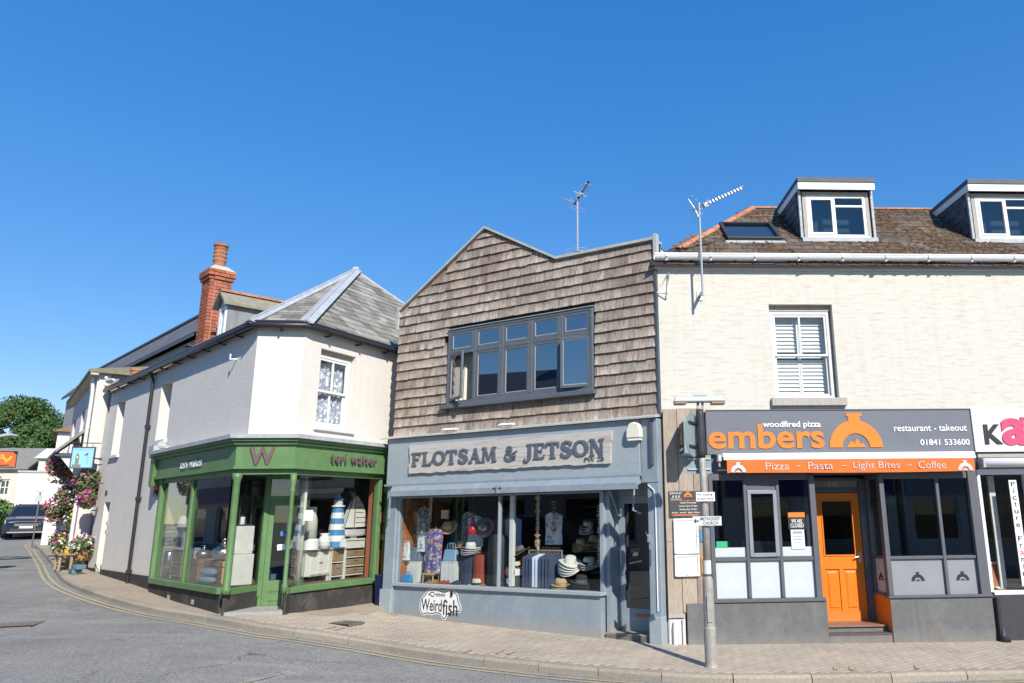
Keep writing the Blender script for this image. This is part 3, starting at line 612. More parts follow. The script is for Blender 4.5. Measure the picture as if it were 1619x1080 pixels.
ob('waste_pipe', MB().tube([(.14, -.05, .0), (.14, -.05, .25), (.15, -.04, .34)], .035, 8).tube([(.27, -.04, -.1), (.27, -.04, .38)], .016, 6), WHITEW, EB, FE)
ob('plinth_board', MB().box(.05, .30, -.045, -.012, .40, .46), GREYW, EB, FE)
# ---- pizza shopfront
sf = ob('shopfront', MB(), EGREY, EB, FE)
bpy.data.objects.remove(sf)
fr = MB()
fr.box(.735, .80, -.04, .09, .60, 2.50)                        # left post
for x in (1.285, 1.80): fr.box(x, x + .05, -.03, .08, .66, 2.46)
fr.box(2.33, 2.42, -.04, .09, .60, 2.50)
fr.box(.80, 2.33, -.025, .075, 2.42, 2.52); fr.box(.80, 1.285, -.022, .07, 1.20, 1.26); fr.box(1.335, 1.80, -.022, .07, 1.20, 1.26); fr.box(1.85, 2.33, -.022, .07, 1.20, 1.26)
sf = ob('shopfront', fr, EGREY, EB, FE, bevel=.004)
ob('sill', MB().box(.72, 2.46, -.075, .09, .60, .655), EGREY, sf, FE, bevel=.006)
ob('riser', MB().box(.33, 2.47, -.05, .12, -.25, .598), ERIS, EB, FE, bevel=.005)
ob('riser_return', MB().box(2.41, 2.468, .121, .62, -.25, .598), ERIS, EB, FE)
cs = ob('casement', frame_rect(1.338, 1.797, 1.262, 2.26, .055, -.05, .0), pm('casement_grey', (0.26, 0.28, 0.31), None, 5, .4), sf, FE, bevel=.004)
pane(1.39, 1.745, 1.315, 2.205, -.03, GLASSD, cs, FE)
ob('transom_panel', MB().box(1.336, 1.799, -.01, .03, 2.262, 2.419), EGREY, sf, FE)
for a, b in ((.80, 1.285), (1.85, 2.33)): pane(a, b, 1.26, 2.42, .02, GLASSD, sf, FE)
for a, b in ((.80, 1.285), (1.335, 1.80), (1.85, 2.33)):
    fp = pane(a, b, .656, 1.20, .015, FROST, sf, FE, name='frosted_pane')
    lg = MB(); oven_logo(lg, (a + b) / 2, .80, .2, .0125, .0145); ob('oven_logo', lg, pm('pale_film_print', (0.70, 0.74, 0.75), None, 4, .4), fp, FE)
    if a != 1.335: ob('film_band', MB().box(a + .004, b - .004, .012, .0185, 1.262, 1.40), FROST, sf, FE)
# doorway
DY = .55
dj = MB(); dj.box(2.42, 2.56, DY - .02, DY + .08, .1, 2.45); dj.box(3.335, 3.44, DY - .02, DY + .08, .1, 2.45); dj.box(2.56, 3.335, DY - .02, DY + .08, 2.23, 2.29); dj.box(2.56, 3.335, DY - .02, DY + .08, 2.42, 2.47)
ob('door_frame', dj, EGREY, EB, FE)
fan = ob('fanlight', MB().box(2.56, 3.335, DY + .02, DY + .03, 2.29, 2.42), pm('etched_fanlight', (0.27, 0.27, 0.26), None, 3, .5), EB, FE)
fit_text('number', '10', 2.86, 3.01, 2.315, 2.40, DY + .017, PALE, fan, FE, .003)
dm = MB().holed(2.57, 3.325, .20, 2.22, [(2.68, 3.215, 1.22, 2.11), (2.68, 2.915, .38, 1.02), (2.98, 3.215, .38, 1.02)], DY, DY + .045)
door = ob('door', dm, ORNG, EB, FE)
for a, b in ((2.68, 2.915), (2.98, 3.215)):
    ob('door_panel', MB().box(a + .002, b - .002, DY + .02, DY + .035, .382, 1.018).add([(a + .035, DY + .02, .415), (b - .035, DY + .02, .415), (b - .035, DY + .02, .985), (a + .035, DY + .02, .985), (a + .06, DY + .006, .44), (b - .06, DY + .006, .44), (b - .06, DY + .006, .96), (a + .06, DY + .006, .96)], BOXF + [(2, 3, 7, 6)]), ORNG, door, FE)
ob('door_moulding', frame_rect(2.682, 3.213, 1.222, 2.108, .02, DY - .012, DY + .02), ORNG, door, FE)
pane(2.68, 3.215, 1.22, 2.11, DY + .022, glassm('door_glass', (0.35, 0.3, 0.26), boost=1.3), door, FE)
ob('handle', MB().tube([(3.27, DY - .001, 1.22), (3.27, DY - .05, 1.22), (3.17, DY - .06, 1.20)], .011, 8).box(3.25, 3.29, DY - .006, DY - .0005, 1.12, 1.28), ALU, door, FE)
ob('step', MB().box(2.47, 3.44, .13, DY + .06, -.2, .20), ERIS, EB, FE)
ob('step_tread', MB().box(2.472, 3.438, .10, DY - .022, .201, .225), pm('quarry_tile', (0.3, 0.17, 0.11), (0.22, 0.12, 0.08), 10, .6), EB, FE)
ob('lower_step', MB().box(2.472, 3.438, -.045, .129, -.25, .105), ERIS, EB, FE)
ob('lower_tread', MB().box(2.474, 3.436, -.055, .128, .106, .126), pm('dark_tread', (0.11, 0.09, 0.085), None, 10, .6), EB, FE)
# right bay with its splayed return
ob('bay_riser', MB().hprism([(3.45, -.05), (5.055, -.05), (5.055, .1), (3.55, .1)], -.25, .62), ERIS, EB, FE, bevel=.005)
rp = ob('return_panel', MB().add([(3.452, -.048, .0), (3.443, DY - .02, .0), (3.443, DY - .02, .64), (3.452, -.048, .64), (3.475, -.048, 0), (3.47, DY - .02, 0), (3.47, DY - .02, .64), (3.475, -.048, .64)], [(1, 0, 3, 2), (4, 5, 6, 7), (3, 7, 6, 2)]), ORNG, EB, FE)
fb = MB(); fb.box(3.455, 3.53, -.04, .08, .66, 2.5); fb.box(4.37, 4.42, -.03, .08, .66, 2.46); fb.box(4.90, 5.055, -.05, .09, .62, 2.81); fb.box(3.53, 4.90, -.025, .075, 2.42, 2.52); fb.box(3.53, 4.37, -.022, .07, 1.19, 1.235); fb.box(4.42, 4.90, -.022, .07, 1.19, 1.235)
fb.box(3.44, 3.52, DY - .10, DY - .021, .66, 2.5); fb.box(3.455, 3.515, .081, DY - .101, 1.19, 1.235); fb.box(3.455, 3.515, .081, DY - .101, 2.42, 2.5)
bay = ob('bay_frame', fb, EGREY, EB, FE, bevel=.004)
ob('sill', MB().box(3.43, 5.06, -.08, .10, .621, .66), EGREY, bay, FE, bevel=.006)
ob('return_sill', MB().box(3.43, 3.53, .101, DY - .02, .641, .68), EGREY, bay, FE)
for a, b in ((3.53, 4.37), (4.42, 4.90)):
    pane(a, b, 1.235, 2.42, .02, GLASSD, bay, FE)
    fp = pane(a, b, .661, 1.19, .015, pm('grey_frosted_film', (0.27, 0.29, 0.30), (0.24, 0.26, 0.27), 2, .3), bay, FE, name='frosted_pane')
    lg = MB(); oven_logo(lg, (a + b) / 2 + (.0 if a < 4 else .0), .86, .21, .012, .0145); ob('oven_logo', lg, BLK, fp, FE)
ob('return_pane', MB().box(3.48, 3.486, .081, DY - .101, 1.236, 2.419), GLASSD, bay, FE)
fp = ob('frosted_return', MB().box(3.48, 3.486, .081, DY - .101, .681, 1.189), FROST, bay, FE)
lg = MB(); oven_logo(lg, 0, 0, .19, -.001, .001); ob('oven_logo', lg, BLK, fp, FE @ T(3.477, .27, .86) @ Rz(-90))
ob('lintel', MB().box(.735, XR, .0, .3, 2.50, 3.499), EGREY, EB, FE)
# restaurant interior
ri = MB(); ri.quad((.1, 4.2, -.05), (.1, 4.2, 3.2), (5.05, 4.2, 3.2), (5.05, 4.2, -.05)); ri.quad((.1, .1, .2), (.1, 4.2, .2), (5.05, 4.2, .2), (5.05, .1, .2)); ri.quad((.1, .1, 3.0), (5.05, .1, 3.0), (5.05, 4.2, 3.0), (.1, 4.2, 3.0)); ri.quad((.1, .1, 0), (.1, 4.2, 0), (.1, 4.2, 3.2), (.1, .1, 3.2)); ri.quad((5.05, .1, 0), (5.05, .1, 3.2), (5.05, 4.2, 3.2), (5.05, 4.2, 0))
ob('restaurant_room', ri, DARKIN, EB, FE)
# shelf unit, pendants, seats
M = FE @ T(3.9, 2.6, .2)
t = thing('dresser', 'white painted dresser with open shelves inside the pizza restaurant', 'dresser', M)
ob('carcass', MB().box(0, .05, 0, .35, 0, 1.9).box(.95, 1.0, 0, .35, 0, 1.9).box(.05, .95, 0, .35, 1.85, 1.9).box(.47, .53, .001, .349, .1, 1.849), WHITEW, t, M)
for z in (.3, .8, 1.2, 1.55): ob('shelf', MB().box(.051, .469, .01, .34, z, z + .03).box(.531, .949, .01, .34, z, z + .03), WHITEW, t, M)
for k, (x, y, z, lb) in enumerate(((3.98, .9, 2.05, 'pale bell pendant lamp behind the wide pane of the bay window'), (4.35, 1.3, 2.05, 'pale bell pendant lamp hanging deeper inside behind the other pendant'))):
    M = FE @ T(x, y, z); t = thing('pendant_lamp', lb, 'lamp', M, 'pendant lamps in the pizza shop')
    ob('lamp_shade', MB().lathe([(.125, 0), (.12, .05), (.09, .12), (.04, .17), (.02, .2)], n=16), pm('cream_enamel', (0.6, 0.55, 0.48), None, 4, .4), t, M, smooth=True)
    ob('flex', MB().tube([(0, 0, .2), (0, 0, .94)], .008, 6), BLACKM, t, M)
for k, (x, y, lb) in enumerate(((1.05, .6, 'black padded chair behind the narrow left pane of the pizza shop'), (1.62, .8, 'black padded chair behind the grey casement of the pizza shop'))):
    M = FE @ T(x, y, .2); t = thing('dining_chair', lb, 'chair', M, 'chairs in the pizza shop')
    ob('seat', MB().box(-.21, .21, -.2, .22, .42, .5), BLACKM, t, M, bevel=.02)
    ob('backrest', MB().hexa([(-.2, .17, .75), (.2, .17, .75), (.2, .22, .75), (-.2, .22, .75), (-.17, .25, 1.3), (.17, .25, 1.3), (.17, .29, 1.3), (-.17, .29, 1.3)]), BLACKM, t, M, bevel=.015)
    for sx in (-.18, .18):
        ob('leg', MB().tube([(sx, -.17, 0), (sx, -.17, .42)], .014, 6), STEEL, t, M); ob('leg', MB().tube([(sx, .2, 0), (sx, .2, .42), (sx, .2, .76)], .014, 6), STEEL, t, M)
# notices inside the left window
M = FE @ T(.83, .012, 1.395); t = tag(ob('green_card', MB().box(0, .17, -.001, .001, 0, .10), pm('green_card', (0.05, 0.42, 0.2), None, 3, .5), None, M), 'small green card in the corner of the pizza shop window', 'card')
M = FE @ T(1.97, -.0, 1.66)
t = thing('closed_sign', 'black hanging board reading we are closed with an orange header', 'sign', M)
ob('board', MB().box(0, .27, -.004, .004, 0, .26), BLK, t, M); ob('header', MB().box(.004, .266, -.006, -.0045, .185, .256), SIGNO, t, M)
fit_text('lettering', 'WE ARE', .05, .22, .10, .155, -.0055, WHT, t, M, .002, .004); fit_text('lettering', 'CLOSED', .03, .24, .03, .09, -.0055, WHT, t, M, .002, .004)
ob('cord', MB().tube([(.08, 0, .26), (.135, 0, .38), (.19, 0, .26)], .003, 5), BLK, t, M)
M = FE @ T(2.0, -.003, 1.37); t = thing('notice_sheet', 'white opening hours sheet taped below the closed board', 'notice', M)
ob('sheet', MB().box(0, .21, -.001, .001, 0, .285), PAPER, t, M)
ob('printed_lines', MB().box(.03, .18, -.003, -.002, .225, .262).box(.03, .17, -.003, -.002, .18, .195).box(.03, .18, -.003, -.002, .13, .145).box(.03, .15, -.003, -.002, .08, .095), INK, t, M)
# ---- pizza sign
M = FE @ T(.74, -.06, 2.83)
SG = thing('pizza_shop_sign', 'long grey fascia sign with orange embers lettering and a pizza oven emblem', 'sign', M)
ob('panel', MB().box(.0, 4.32, 0, .058, 0, .685), ESIGN, SG, M)
ob('trim', frame_rect(-.012, 4.332, -.012, .697, .014, -.012, .03), EGREY, SG, M)
letters('embers', .02, 1.88, .075, .465, -.008, SIGNO, SG, M, .012, .006)
fit_text('lettering', 'woodfired pizza', .90, 1.84, .385, .51, -.007, WHT, SG, M, .010, .006)
lg = MB(); oven_logo(lg, 2.39, .085, .86, -.014, -.001); ob('oven_emblem', lg, SIGNO, SG, M)
fit_text('lettering', 'restaurant - takeout', 3.03, 4.23, .335, .44, -.007, WHT, SG, M, .010, .003)
fit_text('lettering', '01841 533600', 3.44, 4.25, .11, .205, -.007, WHT, SG, M, .010, .004)
# awning
M = FE @ T(1.0, 0, 2.5)
AW = thing('pizza_awning', 'orange shop awning rolled into a white cassette under the grey sign', 'awning', M)
ob('cassette', MB().box(-.06, 3.98, -.22, -.062, .255, .325), WHITEP, AW, M, bevel=.015)
ob('front_bar', MB().box(-.05, 3.97, -.25, -.221, .215, .262), WHITEP, AW, M, bevel=.008)
vb = MB(); nV = 40
for i in range(nV):
    x0, x1 = 3.93 * i / nV, 3.93 * (i + 1) / nV
    def yy(x): return -.240 + .006 * math.sin(x * 5) + .004 * math.sin(x * 13)
    def zz(x): return .015 + .006 * math.sin(x * 1.6 + 1)
    vb.hexa([(x0, yy(x0) - .004, zz(x0)), (x1, yy(x1) - .004, zz(x1)), (x1, yy(x1), zz(x1)), (x0, yy(x0), zz(x0)), (x0, -.242, .216), (x1, -.242, .216), (x1, -.238, .216), (x0, -.238, .216)])
ob('valance', vb, ORNF, AW, M)
for body, a, b in (('Pizza', .60, .97), ('-', 1.08, 1.14), ('Pasta', 1.27, 1.66), ('-', 1.80, 1.86), ('Light Bites', 1.98, 2.72), ('-', 2.85, 2.91), ('Coffee', 3.02, 3.46)):
    z0, z1 = (.065, .175) if body != '-' else (.11, .122)
    fit_text('lettering', body, a, b, z0 - (.02 if body == 'Light Bites' else 0), z1, -.256, PALE, AW, M, .002, -.002)
for cx in (.17, 3.77):
    lg = MB(); oven_logo(lg, cx, .03, .24, -.257, -.252); ob('oven_logo', lg, PALE, AW, M)
ob('bracket', MB().box(-.13, -.065, -.2, -.02, .20, .31).box(-.11, -.08, -.16, -.06, .12, .20), ALU, AW, M, bevel=.01)
# ---- framing shop
M = FE @ T(5.085, -.045, 2.83)
KS = thing('framing_shop_sign', 'white fascia sign with black K and large pink lettering beside the grey pizza sign', 'sign', M)
ob('panel', MB().box(0, 4.3, 0, .043, 0, .69), pm('white_sign_panel', (0.72, 0.72, 0.74), None, 3, .4), KS, M)
letters('K', .17, .47, .12, .44, -.008, BLK, KS, M, .012, .010)
letters('a', .46, .90, .10, .54, -.010, PINK, KS, M, .014, .010)
letters('rt', .80, 1.05, .38, .60, -.014, PINK, KS, M, .008, .01)
letters('ma', .99, 1.6, .12, .44, -.008, BLK, KS, M, .012, .010)
M = FE @ T(5.15, 0, 2.55)
ka = thing('framing_shop_awning', 'white rolled awning cassette over the framing shop window', 'awning', M)
ob('cassette', MB().tube([(.0, -.14, .1), (4.2, -.14, .1)], .075, 12), WHITEP, ka, M, smooth=True); ob('end_bracket', MB().box(-.05, -.002, -.2, -.0, .02, .17), ALU, ka, M, bevel=.01)
ob('rail', MB().box(-.04, 4.2, -.05, -.001, .19, .245), GREYW, ka, M)
kf = MB(); kf.box(5.06, 5.115, -.03, .08, .68, 2.55); kf.box(5.115, 9.3, -.03, .10, .64, .70); kf.box(5.86, 5.93, -.03, .09, .70, 2.55); kf.box(5.115, 9.3, -.02, .09, 2.47, 2.56); kf.box(6.9, 6.97, -.03, .09, .7, 2.47)
ks = ob('framing_shopfront', kf, WHITEP, EB, FE, bevel=.004)
pane(5.115, 5.86, .70, 2.47, .03, GLASS, ks, FE); pane(5.93, 6.9, .70, 2.47, .03, GLASS, ks, FE); pane(6.97, 9.3, .70, 2.47, .03, GLASS, ks, FE)
ob('framing_riser', MB().box(5.06, 9.45, -.035, .12, -.25, .638), pm('navy_black_paint', (0.04, 0.042, 0.05), (0.055, 0.056, 0.06), 9, .5), EB, FE)
ob('inner_post', MB().box(5.117, 5.175, .09, .16, .71, 2.46), WARMW, EB, FE); ob('inner_board', MB().box(5.42, 5.52, .3, .34, .71, 2.46), WHITEW, EB, FE)
kr_ = MB(); kr_.quad((5.06, 2.5, .3), (5.06, 2.5, 3), (9.4, 2.5, 3), (9.4, 2.5, .3)); kr_.quad((5.06, .12, .69), (5.06, 2.5, .69), (9.4, 2.5, .69), (9.4, .12, .69)); kr_.quad((5.06, .12, 2.9), (9.4, .12, 2.9), (9.4, 2.5, 2.9), (5.06, 2.5, 2.9))
ob('framing_room', kr_, DARKIN, EB, FE)
M = FE @ T(5.585, -.002, .76)
vs = thing('vertical_sign', 'narrow white upright sign spelling Picture Framing letter under letter', 'sign', M)
ob('strip', MB().box(0, .125, -.006, .006, 0, 1.62), PAPER, vs, M)
for i, ch in enumerate('Picture Framing'):
    if ch == ' ': continue
    z = 1.52 - i * .105; hh = .075 if ch in 'PtFi' else .058; wd = .07 if ch not in 'irt' else (.02 if ch == 'i' else .045)
    fit_text('letter', ch, .0625 - wd / 2, .0625 + wd / 2, z - (.02 if ch == 'g' else 0), z + hh, -.0075, PINK if i == 10 else BLK, vs, M, .002, .004)
ART = pm('picture_frame_gold', (0.5, 0.36, 0.15), (0.4, 0.27, 0.1), 8, .4)
for k, (x, y, w_, h, a, mt, lb) in enumerate(((5.2, .35, .3, .42, -8, WHITEW, 'white picture frame leaning in the framing shop window'), (5.32, .22, .22, .16, 12, ART, 'small gilt picture frame lying at the front of the framing shop window'), (5.22, .55, .24, .55, 5, ART, 'tall gilt picture frame at the back of the framing shop window'))):
    M = FE @ T(x, y, .695) @ Rz(a) @ Rx(-12 if k != 1 else -70)
    t = thing('picture_frame', lb, 'picture frame', M, 'frames in the framing shop'); ob('moulding', frame_rect(0, w_, 0, h, .035, 0, .02), mt, t, M); ob('backing_card', MB().box(.035, w_ - .035, .008, .014, .035, h - .035), PAPER if k else WARMW, t, M)
ob('downpipe_shoe', MB().tube([(5.11, -.09, .62), (5.11, -.09, .18), (5.12, -.13, .05), (5.13, -.2, -.01)], .035, 8, .06), BLACKM, EB, FE)
# ------------------------------------------------------------------ shingled shop (F)
SHING = pm('cedar_shingle', (0.60, 0.54, 0.46), (0.33, 0.27, 0.215), 3.2, 0.9, 0.5, 14, stretch=(16, 16, 1.6), vary=0.36, island=True, stain=(0.15, 0.078, 0.048), stsc=0.9, stamt=0.85, wstain=((0.20, 0.13, 0.09), 0.75, 0.6), attr=('topmost', (0.15, 0.08, 0.052), 0.62))
def shingle_mat():
    """grain plus a ragged brown band towards the head of each shingle"""
    return SHING
FBLUE = pm('blue_grey_paint', (0.255, 0.305, 0.345), (0.215, 0.26, 0.30), 6, 0.55, 0.12, 30, stain=(0.34, 0.37, 0.39), stsc=2.5, stamt=0.45, splash=(0.1, 0.34, (0.34, 0.31, 0.26), 0.6), streak=((0.2, 0.235, 0.265), 0.4))
FPALE = pm('pale_blue_grey_board', (0.33, 0.375, 0.40), (0.285, 0.33, 0.355), 6, 0.65, 0.15, 24, stretch=(1, 1, 3), stain=(0.25, 0.28, 0.3), stsc=2, stamt=0.4)
FDARK = pm('dark_blue_grey', (0.075, 0.09, 0.115), (0.06, 0.075, 0.095), 6, 0.5)
FWIN = pm('window_grey_paint', (0.115, 0.13, 0.15), (0.095, 0.11, 0.128), 8, 0.5)
BOARD = pm('driftwood_board', (0.56, 0.53, 0.49), (0.44, 0.41, 0.37), 5, 0.85, 0.25, 20, stretch=(0.8, 6, 9), stain=(0.33, 0.26, 0.17), stsc=1.6, stamt=0.7)
FLET = pm('cut_letter_grey', (0.115, 0.135, 0.165), (0.085, 0.10, 0.125), 20, 0.6, 0.15, 60)
FS = thing('shingled_shop', 'two storey shop with weathered wooden shingle front, jagged parapet and blue grey shopfront', 'building', FF)
PROF = [(0.0, 6.05), (2.16, 7.41), (3.82, 6.47), (LF, 6.45)]
def ptop(x):
    for (a, za), (b, zb) in zip(PROF, PROF[1:]):
        if a <= x <= b: return za + (zb - za) * (x - a) / (b - a)
    return 6.0
UX0, UX1, UZ0, UZ1 = 1.36, 4.60, 3.98, 5.43
# backing wall with the window opening, built as cells
bk = MB().holed(0.01, LF - .01, 3.42, 6.0, [(UX0, UX1, UZ0, UZ1)], .03, .25)
bk.prism([(0.01, 6.001), (LF - .01, 6.001), (LF - .01, 6.44), (3.82, 6.46), (2.16, 7.39), (0.02, 6.04)], .03, .25)
wall = ob('wall', bk, pm('black_felt', (0.035, 0.03, 0.028), None, 5, .9), FS, FF)
# side walls and roof behind
sw = MB(); D = 6.5
sw.quad((0.01, .25, -.3), (0.01, D, -.3), (0.01, D, 6.0), (0.01, .25, 6.0)); sw.quad((LF - .012, .25, -.3), (LF - .012, D, -.3), (LF - .012, D, 6.35), (LF - .012, .25, 6.35)); sw.quad((0.01, D, -.3), (LF - .01, D, -.3), (LF - .01, D, 6.0), (0.01, D, 6.0))
ob('side_wall', sw, CREAM, FS, FF)
rfb = MB(); rfb.quad((0.0, .25, 5.98), (2.16, .25, 7.33), (2.16, D, 7.33), (0.0, D, 5.98)); rfb.quad((2.16, .25, 7.33), (3.82, .25, 6.38), (3.82, D, 6.38), (2.16, D, 7.33)); rfb.quad((3.82, .25, 6.38), (LF, .25, 6.35), (LF, D, 6.35), (3.82, D, 6.38))
ob('roof', rfb, DKSL, FS, FF)
# shingles
EXPO = .187; shl = []
z = 3.46; row = 0
while z < 7.4:
    x = .005 - rnd.uniform(0, .1)
    while x < LF - .01:
        wv = rnd.choice((rnd.uniform(.075, .12), rnd.uniform(.11, .17), rnd.uniform(.15, .21))); a, b = max(x, .005), min(x + wv - .005, LF - .005)
        x += wv
        if b - a < .03: continue
        zt = z + EXPO * 1.35
        ta, tb = min(zt, ptop(a) - .03), min(zt, ptop(b) - .03)
        if min(ta, tb) < z + .03: continue
        if a < UX1 + .03 and b > UX0 - .03 and z < UZ1 + .02 and z + EXPO > UZ0 - .12:
            # trim to the opening
            if z >= UZ1 - EXPO * .5: pass
            elif z + EXPO * .6 < UZ0 - .10: ta = tb = min(ta, UZ0 - .105)
            elif b > UX0 - .02 and a < UX0 - .05: b = UX0 - .02
            elif a < UX1 + .02 and b > UX1 + .05: a = UX1 + .02
            else: continue
        zl = z + rnd.uniform(-.004, .003) - (.012 if rnd.random() < .025 else 0); zl2 = zl + rnd.uniform(-.003, .003)
        if z < UZ1 and z + EXPO > UZ1 - .02 and a < UX1 and b > UX0: zl = zl2 = max(zl, UZ1 + .012)
        k = rnd.uniform(0, .006); th = .007 + rnd.uniform(0, .009)
        v = [(a, -.018 - th - k, zl), (b, -.018 - th - k, zl2), (b, -.012 - k, zl2), (a, -.012 - k, zl), (a, .008, ta), (b, .008, tb), (b, .026, tb), (a, .026, ta)]
        shl.append((a, v))
    z += EXPO; row += 1
shl.sort(key=lambda q: -q[0])
BF = [(0, 3, 2, 1), (4, 5, 6, 7), (0, 1, 5, 4), (1, 2, 6, 5), (3, 0, 4, 7)]
def topmost(me):
    at_ = me.attributes.new('topmost', 'FLOAT', 'POINT')
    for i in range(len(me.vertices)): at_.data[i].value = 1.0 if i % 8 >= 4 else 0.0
rest = MB()
for i, (a, v) in enumerate(shl):
    if i < 300:
        c = Vector(v[0]); me = MB().add([Vector(p) - c for p in v], BF).mesh('shingle'); topmost(me); ob('shingle', me, SHING, wall, FF @ T(*c))
    else: rest.add(v, BF)
rme = rest.mesh('shingles_beyond'); topmost(rme); ob('shingles_beyond', rme, SHING, wall, FF, kind='stuff')
# parapet capping and corner boards
CAP = pm('weathered_grey_capping', (0.47, 0.48, 0.46), (0.36, 0.37, 0.355), 10, .8, .2, 40, stain=(0.3, 0.28, 0.2), stsc=4, stamt=.5)
for (a, za), (b, zb) in zip(PROF, PROF[1:]):
    ob('parapet_capping', MB().hexa([(a, -.055, za - .03), (b, -.055, zb - .03), (b, .29, zb - .03), (a, .29, za - .03), (a, -.055, za + .018), (b, -.055, zb + .018), (b, .29, zb + .018), (a, .29, za + .018)]), CAP, FS, FF)
ob('corner_board', MB().box(LF - .002, LF + .055, -.06, .05, 6.02, 6.52), CAP, FS, FF); ob('corner_trim', MB().box(LF - .002, LF + .03, -.045, .03, 3.45, 6.01), FDARK, FS, FF)
ob('corner_board', MB().box(-.05, .002, -.05, .05, 5.62, 6.10), CAP, FS, FF)
# upper window: five lights with top lights
cw = (UX1 - UX0) / 5; zT = 4.97
fm = frame_rect(UX0, UX1, UZ0, UZ1, .06, -.055, .05)
for i in range(1, 5): fm.box(UX0 + i * cw - .035, UX0 + i * cw + .035, -.05, .048, UZ0 + .06, UZ1 - .06)
for i in range(5):
    fm.box(UX0 + i * cw + (.06 if i == 0 else .035), UX0 + (i + 1) * cw - (.06 if i == 4 else .035), -.052, .046, zT - .035, zT + .035)
uw = ob('window', fm, FWIN, FS, FF, bevel=.006)
ob('sill', MB().box(UX0 - .12, UX1 + .05, -.11, .04, UZ0 - .085, UZ0 - .002), FWIN, uw, FF, bevel=.008)
ob('head_flashing', MB().box(UX0 - .02, UX1 + .02, -.075, .01, UZ1 + .001, UZ1 + .012), LEAD, uw, FF)
def light(x0, x1, z0, z1, parent, M, y=-.035, open_deg=0, hinge=None):
    if open_deg:
        hx_ = x0 if hinge == 'l' else x1; M = M @ T(hx_, y, 0) @ Rz(open_deg) @ T(-hx_, -y, 0)
    c_ = ob('casement', frame_rect(x0, x1, z0, z1, .045, y - .012, y + .03), FWIN, parent, M, bevel=.004)
    ob('pane', MB().box(x0 + .045, x1 - .045, y + .008, y + .013, z0 + .045, z1 - .045), GLASSU, c_, M)
    ob('bead', frame_rect(x0 + .046, x1 - .046, z0 + .046, z1 - .046, .01, y - .002, y + .006), pm('pale_putty', (0.4, 0.42, 0.43), None, 5, .6), c_, M)
    if open_deg: ob('stay', MB().tube([(x0 + .1, y + .035, z0 + .02), (x1 - .08, y + .06, z0 + .02)], .006, 5), ALU, c_, M)
for i in range(5):
    a = UX0 + i * cw + (.062 if i == 0 else .037); b = UX0 + (i + 1) * cw - (.062 if i == 4 else .037)
    light(a, b, zT + .037, UZ1 - .062, uw, FF, open_deg=0)
    light(a, b, UZ0 + .062, zT - .037, uw, FF, open_deg=(-26 if i == 0 else 11 if i == 4 else 0), hinge=('l' if i == 0 else 'r'))
ui = MB(); ui.quad((.2, 3.0, 3.5), (.2, 3.0, 6.2), (5.6, 3.0, 6.2), (5.6, 3.0, 3.5)); ui.quad((.2, .26, 3.52), (.2, 3, 3.52), (5.6, 3, 3.52), (5.6, .26, 3.52)); ui.quad((.2, .26, 5.8), (5.6, .26, 5.8), (5.6, 3, 5.8), (.2, 3, 5.8)); ui.quad((.2, .26, 3.5), (.2, 3, 3.5), (.2, 3, 5.8), (.2, .26, 5.8)); ui.quad((5.6, .26, 3.5), (5.6, 3, 3.5), (5.6, 3, 5.8), (5.6, .26, 5.8))
ob('upper_room', ui, DARKIN, FS, FF)
cv = MB(); n = 26
for i in range(n):
    x0, x1 = UX0 + .04 + i * .022, UX0 + .04 + (i + 1) * .022
    def yf(x): return .13 + .025 * math.sin(x * 60) + .012 * math.sin(x * 23)
    cv.quad((x0, yf(x0), UZ0 + .05), (x1, yf(x1), UZ0 + .05), (x1, yf(x1) * .7 + .05, UZ1 - .1), (x0, yf(x0) * .7 + .05, UZ1 - .1))
ct = tag(ob('curtain', cv, pm('cream_curtain', (0.7, 0.66, 0.56), (0.6, 0.56, 0.47), 6, .9), None, FF, smooth=True), 'cream curtain gathered behind the open left light of the shingled upper window', 'curtain')
# ---- fascia
ob('fascia_capping', MB().hexa([(-.17, -.20, 3.40), (LF + .02, -.20, 3.40), (LF + .02, -.0, 3.43), (-.17, -.0, 3.43), (-.17, -.20, 3.425), (LF + .02, -.20, 3.425), (LF + .02, -.0, 3.475), (-.17, -.0, 3.475)]), CAP, FS, FF)
fs = ob('fascia', MB().box(.0, LF - .30, -.13, .2, 2.53, 3.399), FPALE, FS, FF, bevel=.004)
ob('fascia_end', MB().box(LF - .29, LF + .0, -.11, .2, 2.40, 3.399), FBLUE, FS, FF, bevel=.004)
ob('fascia_post', MB().box(LF - .12, LF - .06, -.155, -.111, 2.66, 3.36), FDARK, FS, FF, bevel=.008)
ob('fascia_lip', MB().box(-.03, LF - .27, -.16, -.131, 2.50, 2.535), FBLUE, FS, FF)
for k, (x, a) in enumerate(((1.55, 6), (2.85, 4))):
    M = FF @ T(x, -.15, 3.475) @ Rz(a)
    gullw = tag(ob('cloth_scrap', MB().hexa([(-.17, -.05, 0), (.17, -.06, .005), (.19, .06, .01), (-.15, .07, 0), (-.1, -.03, .045), (.16, -.02, .03), (.17, .03, .05), (-.12, .05, .03)]), PAPER, None, M, bevel=.012), 'white crumpled scrap lying on the ledge above the %s of the shop board' % ('first word' if k == 0 else 'ampersand'), 'cloth', 'white scraps on the ledge')
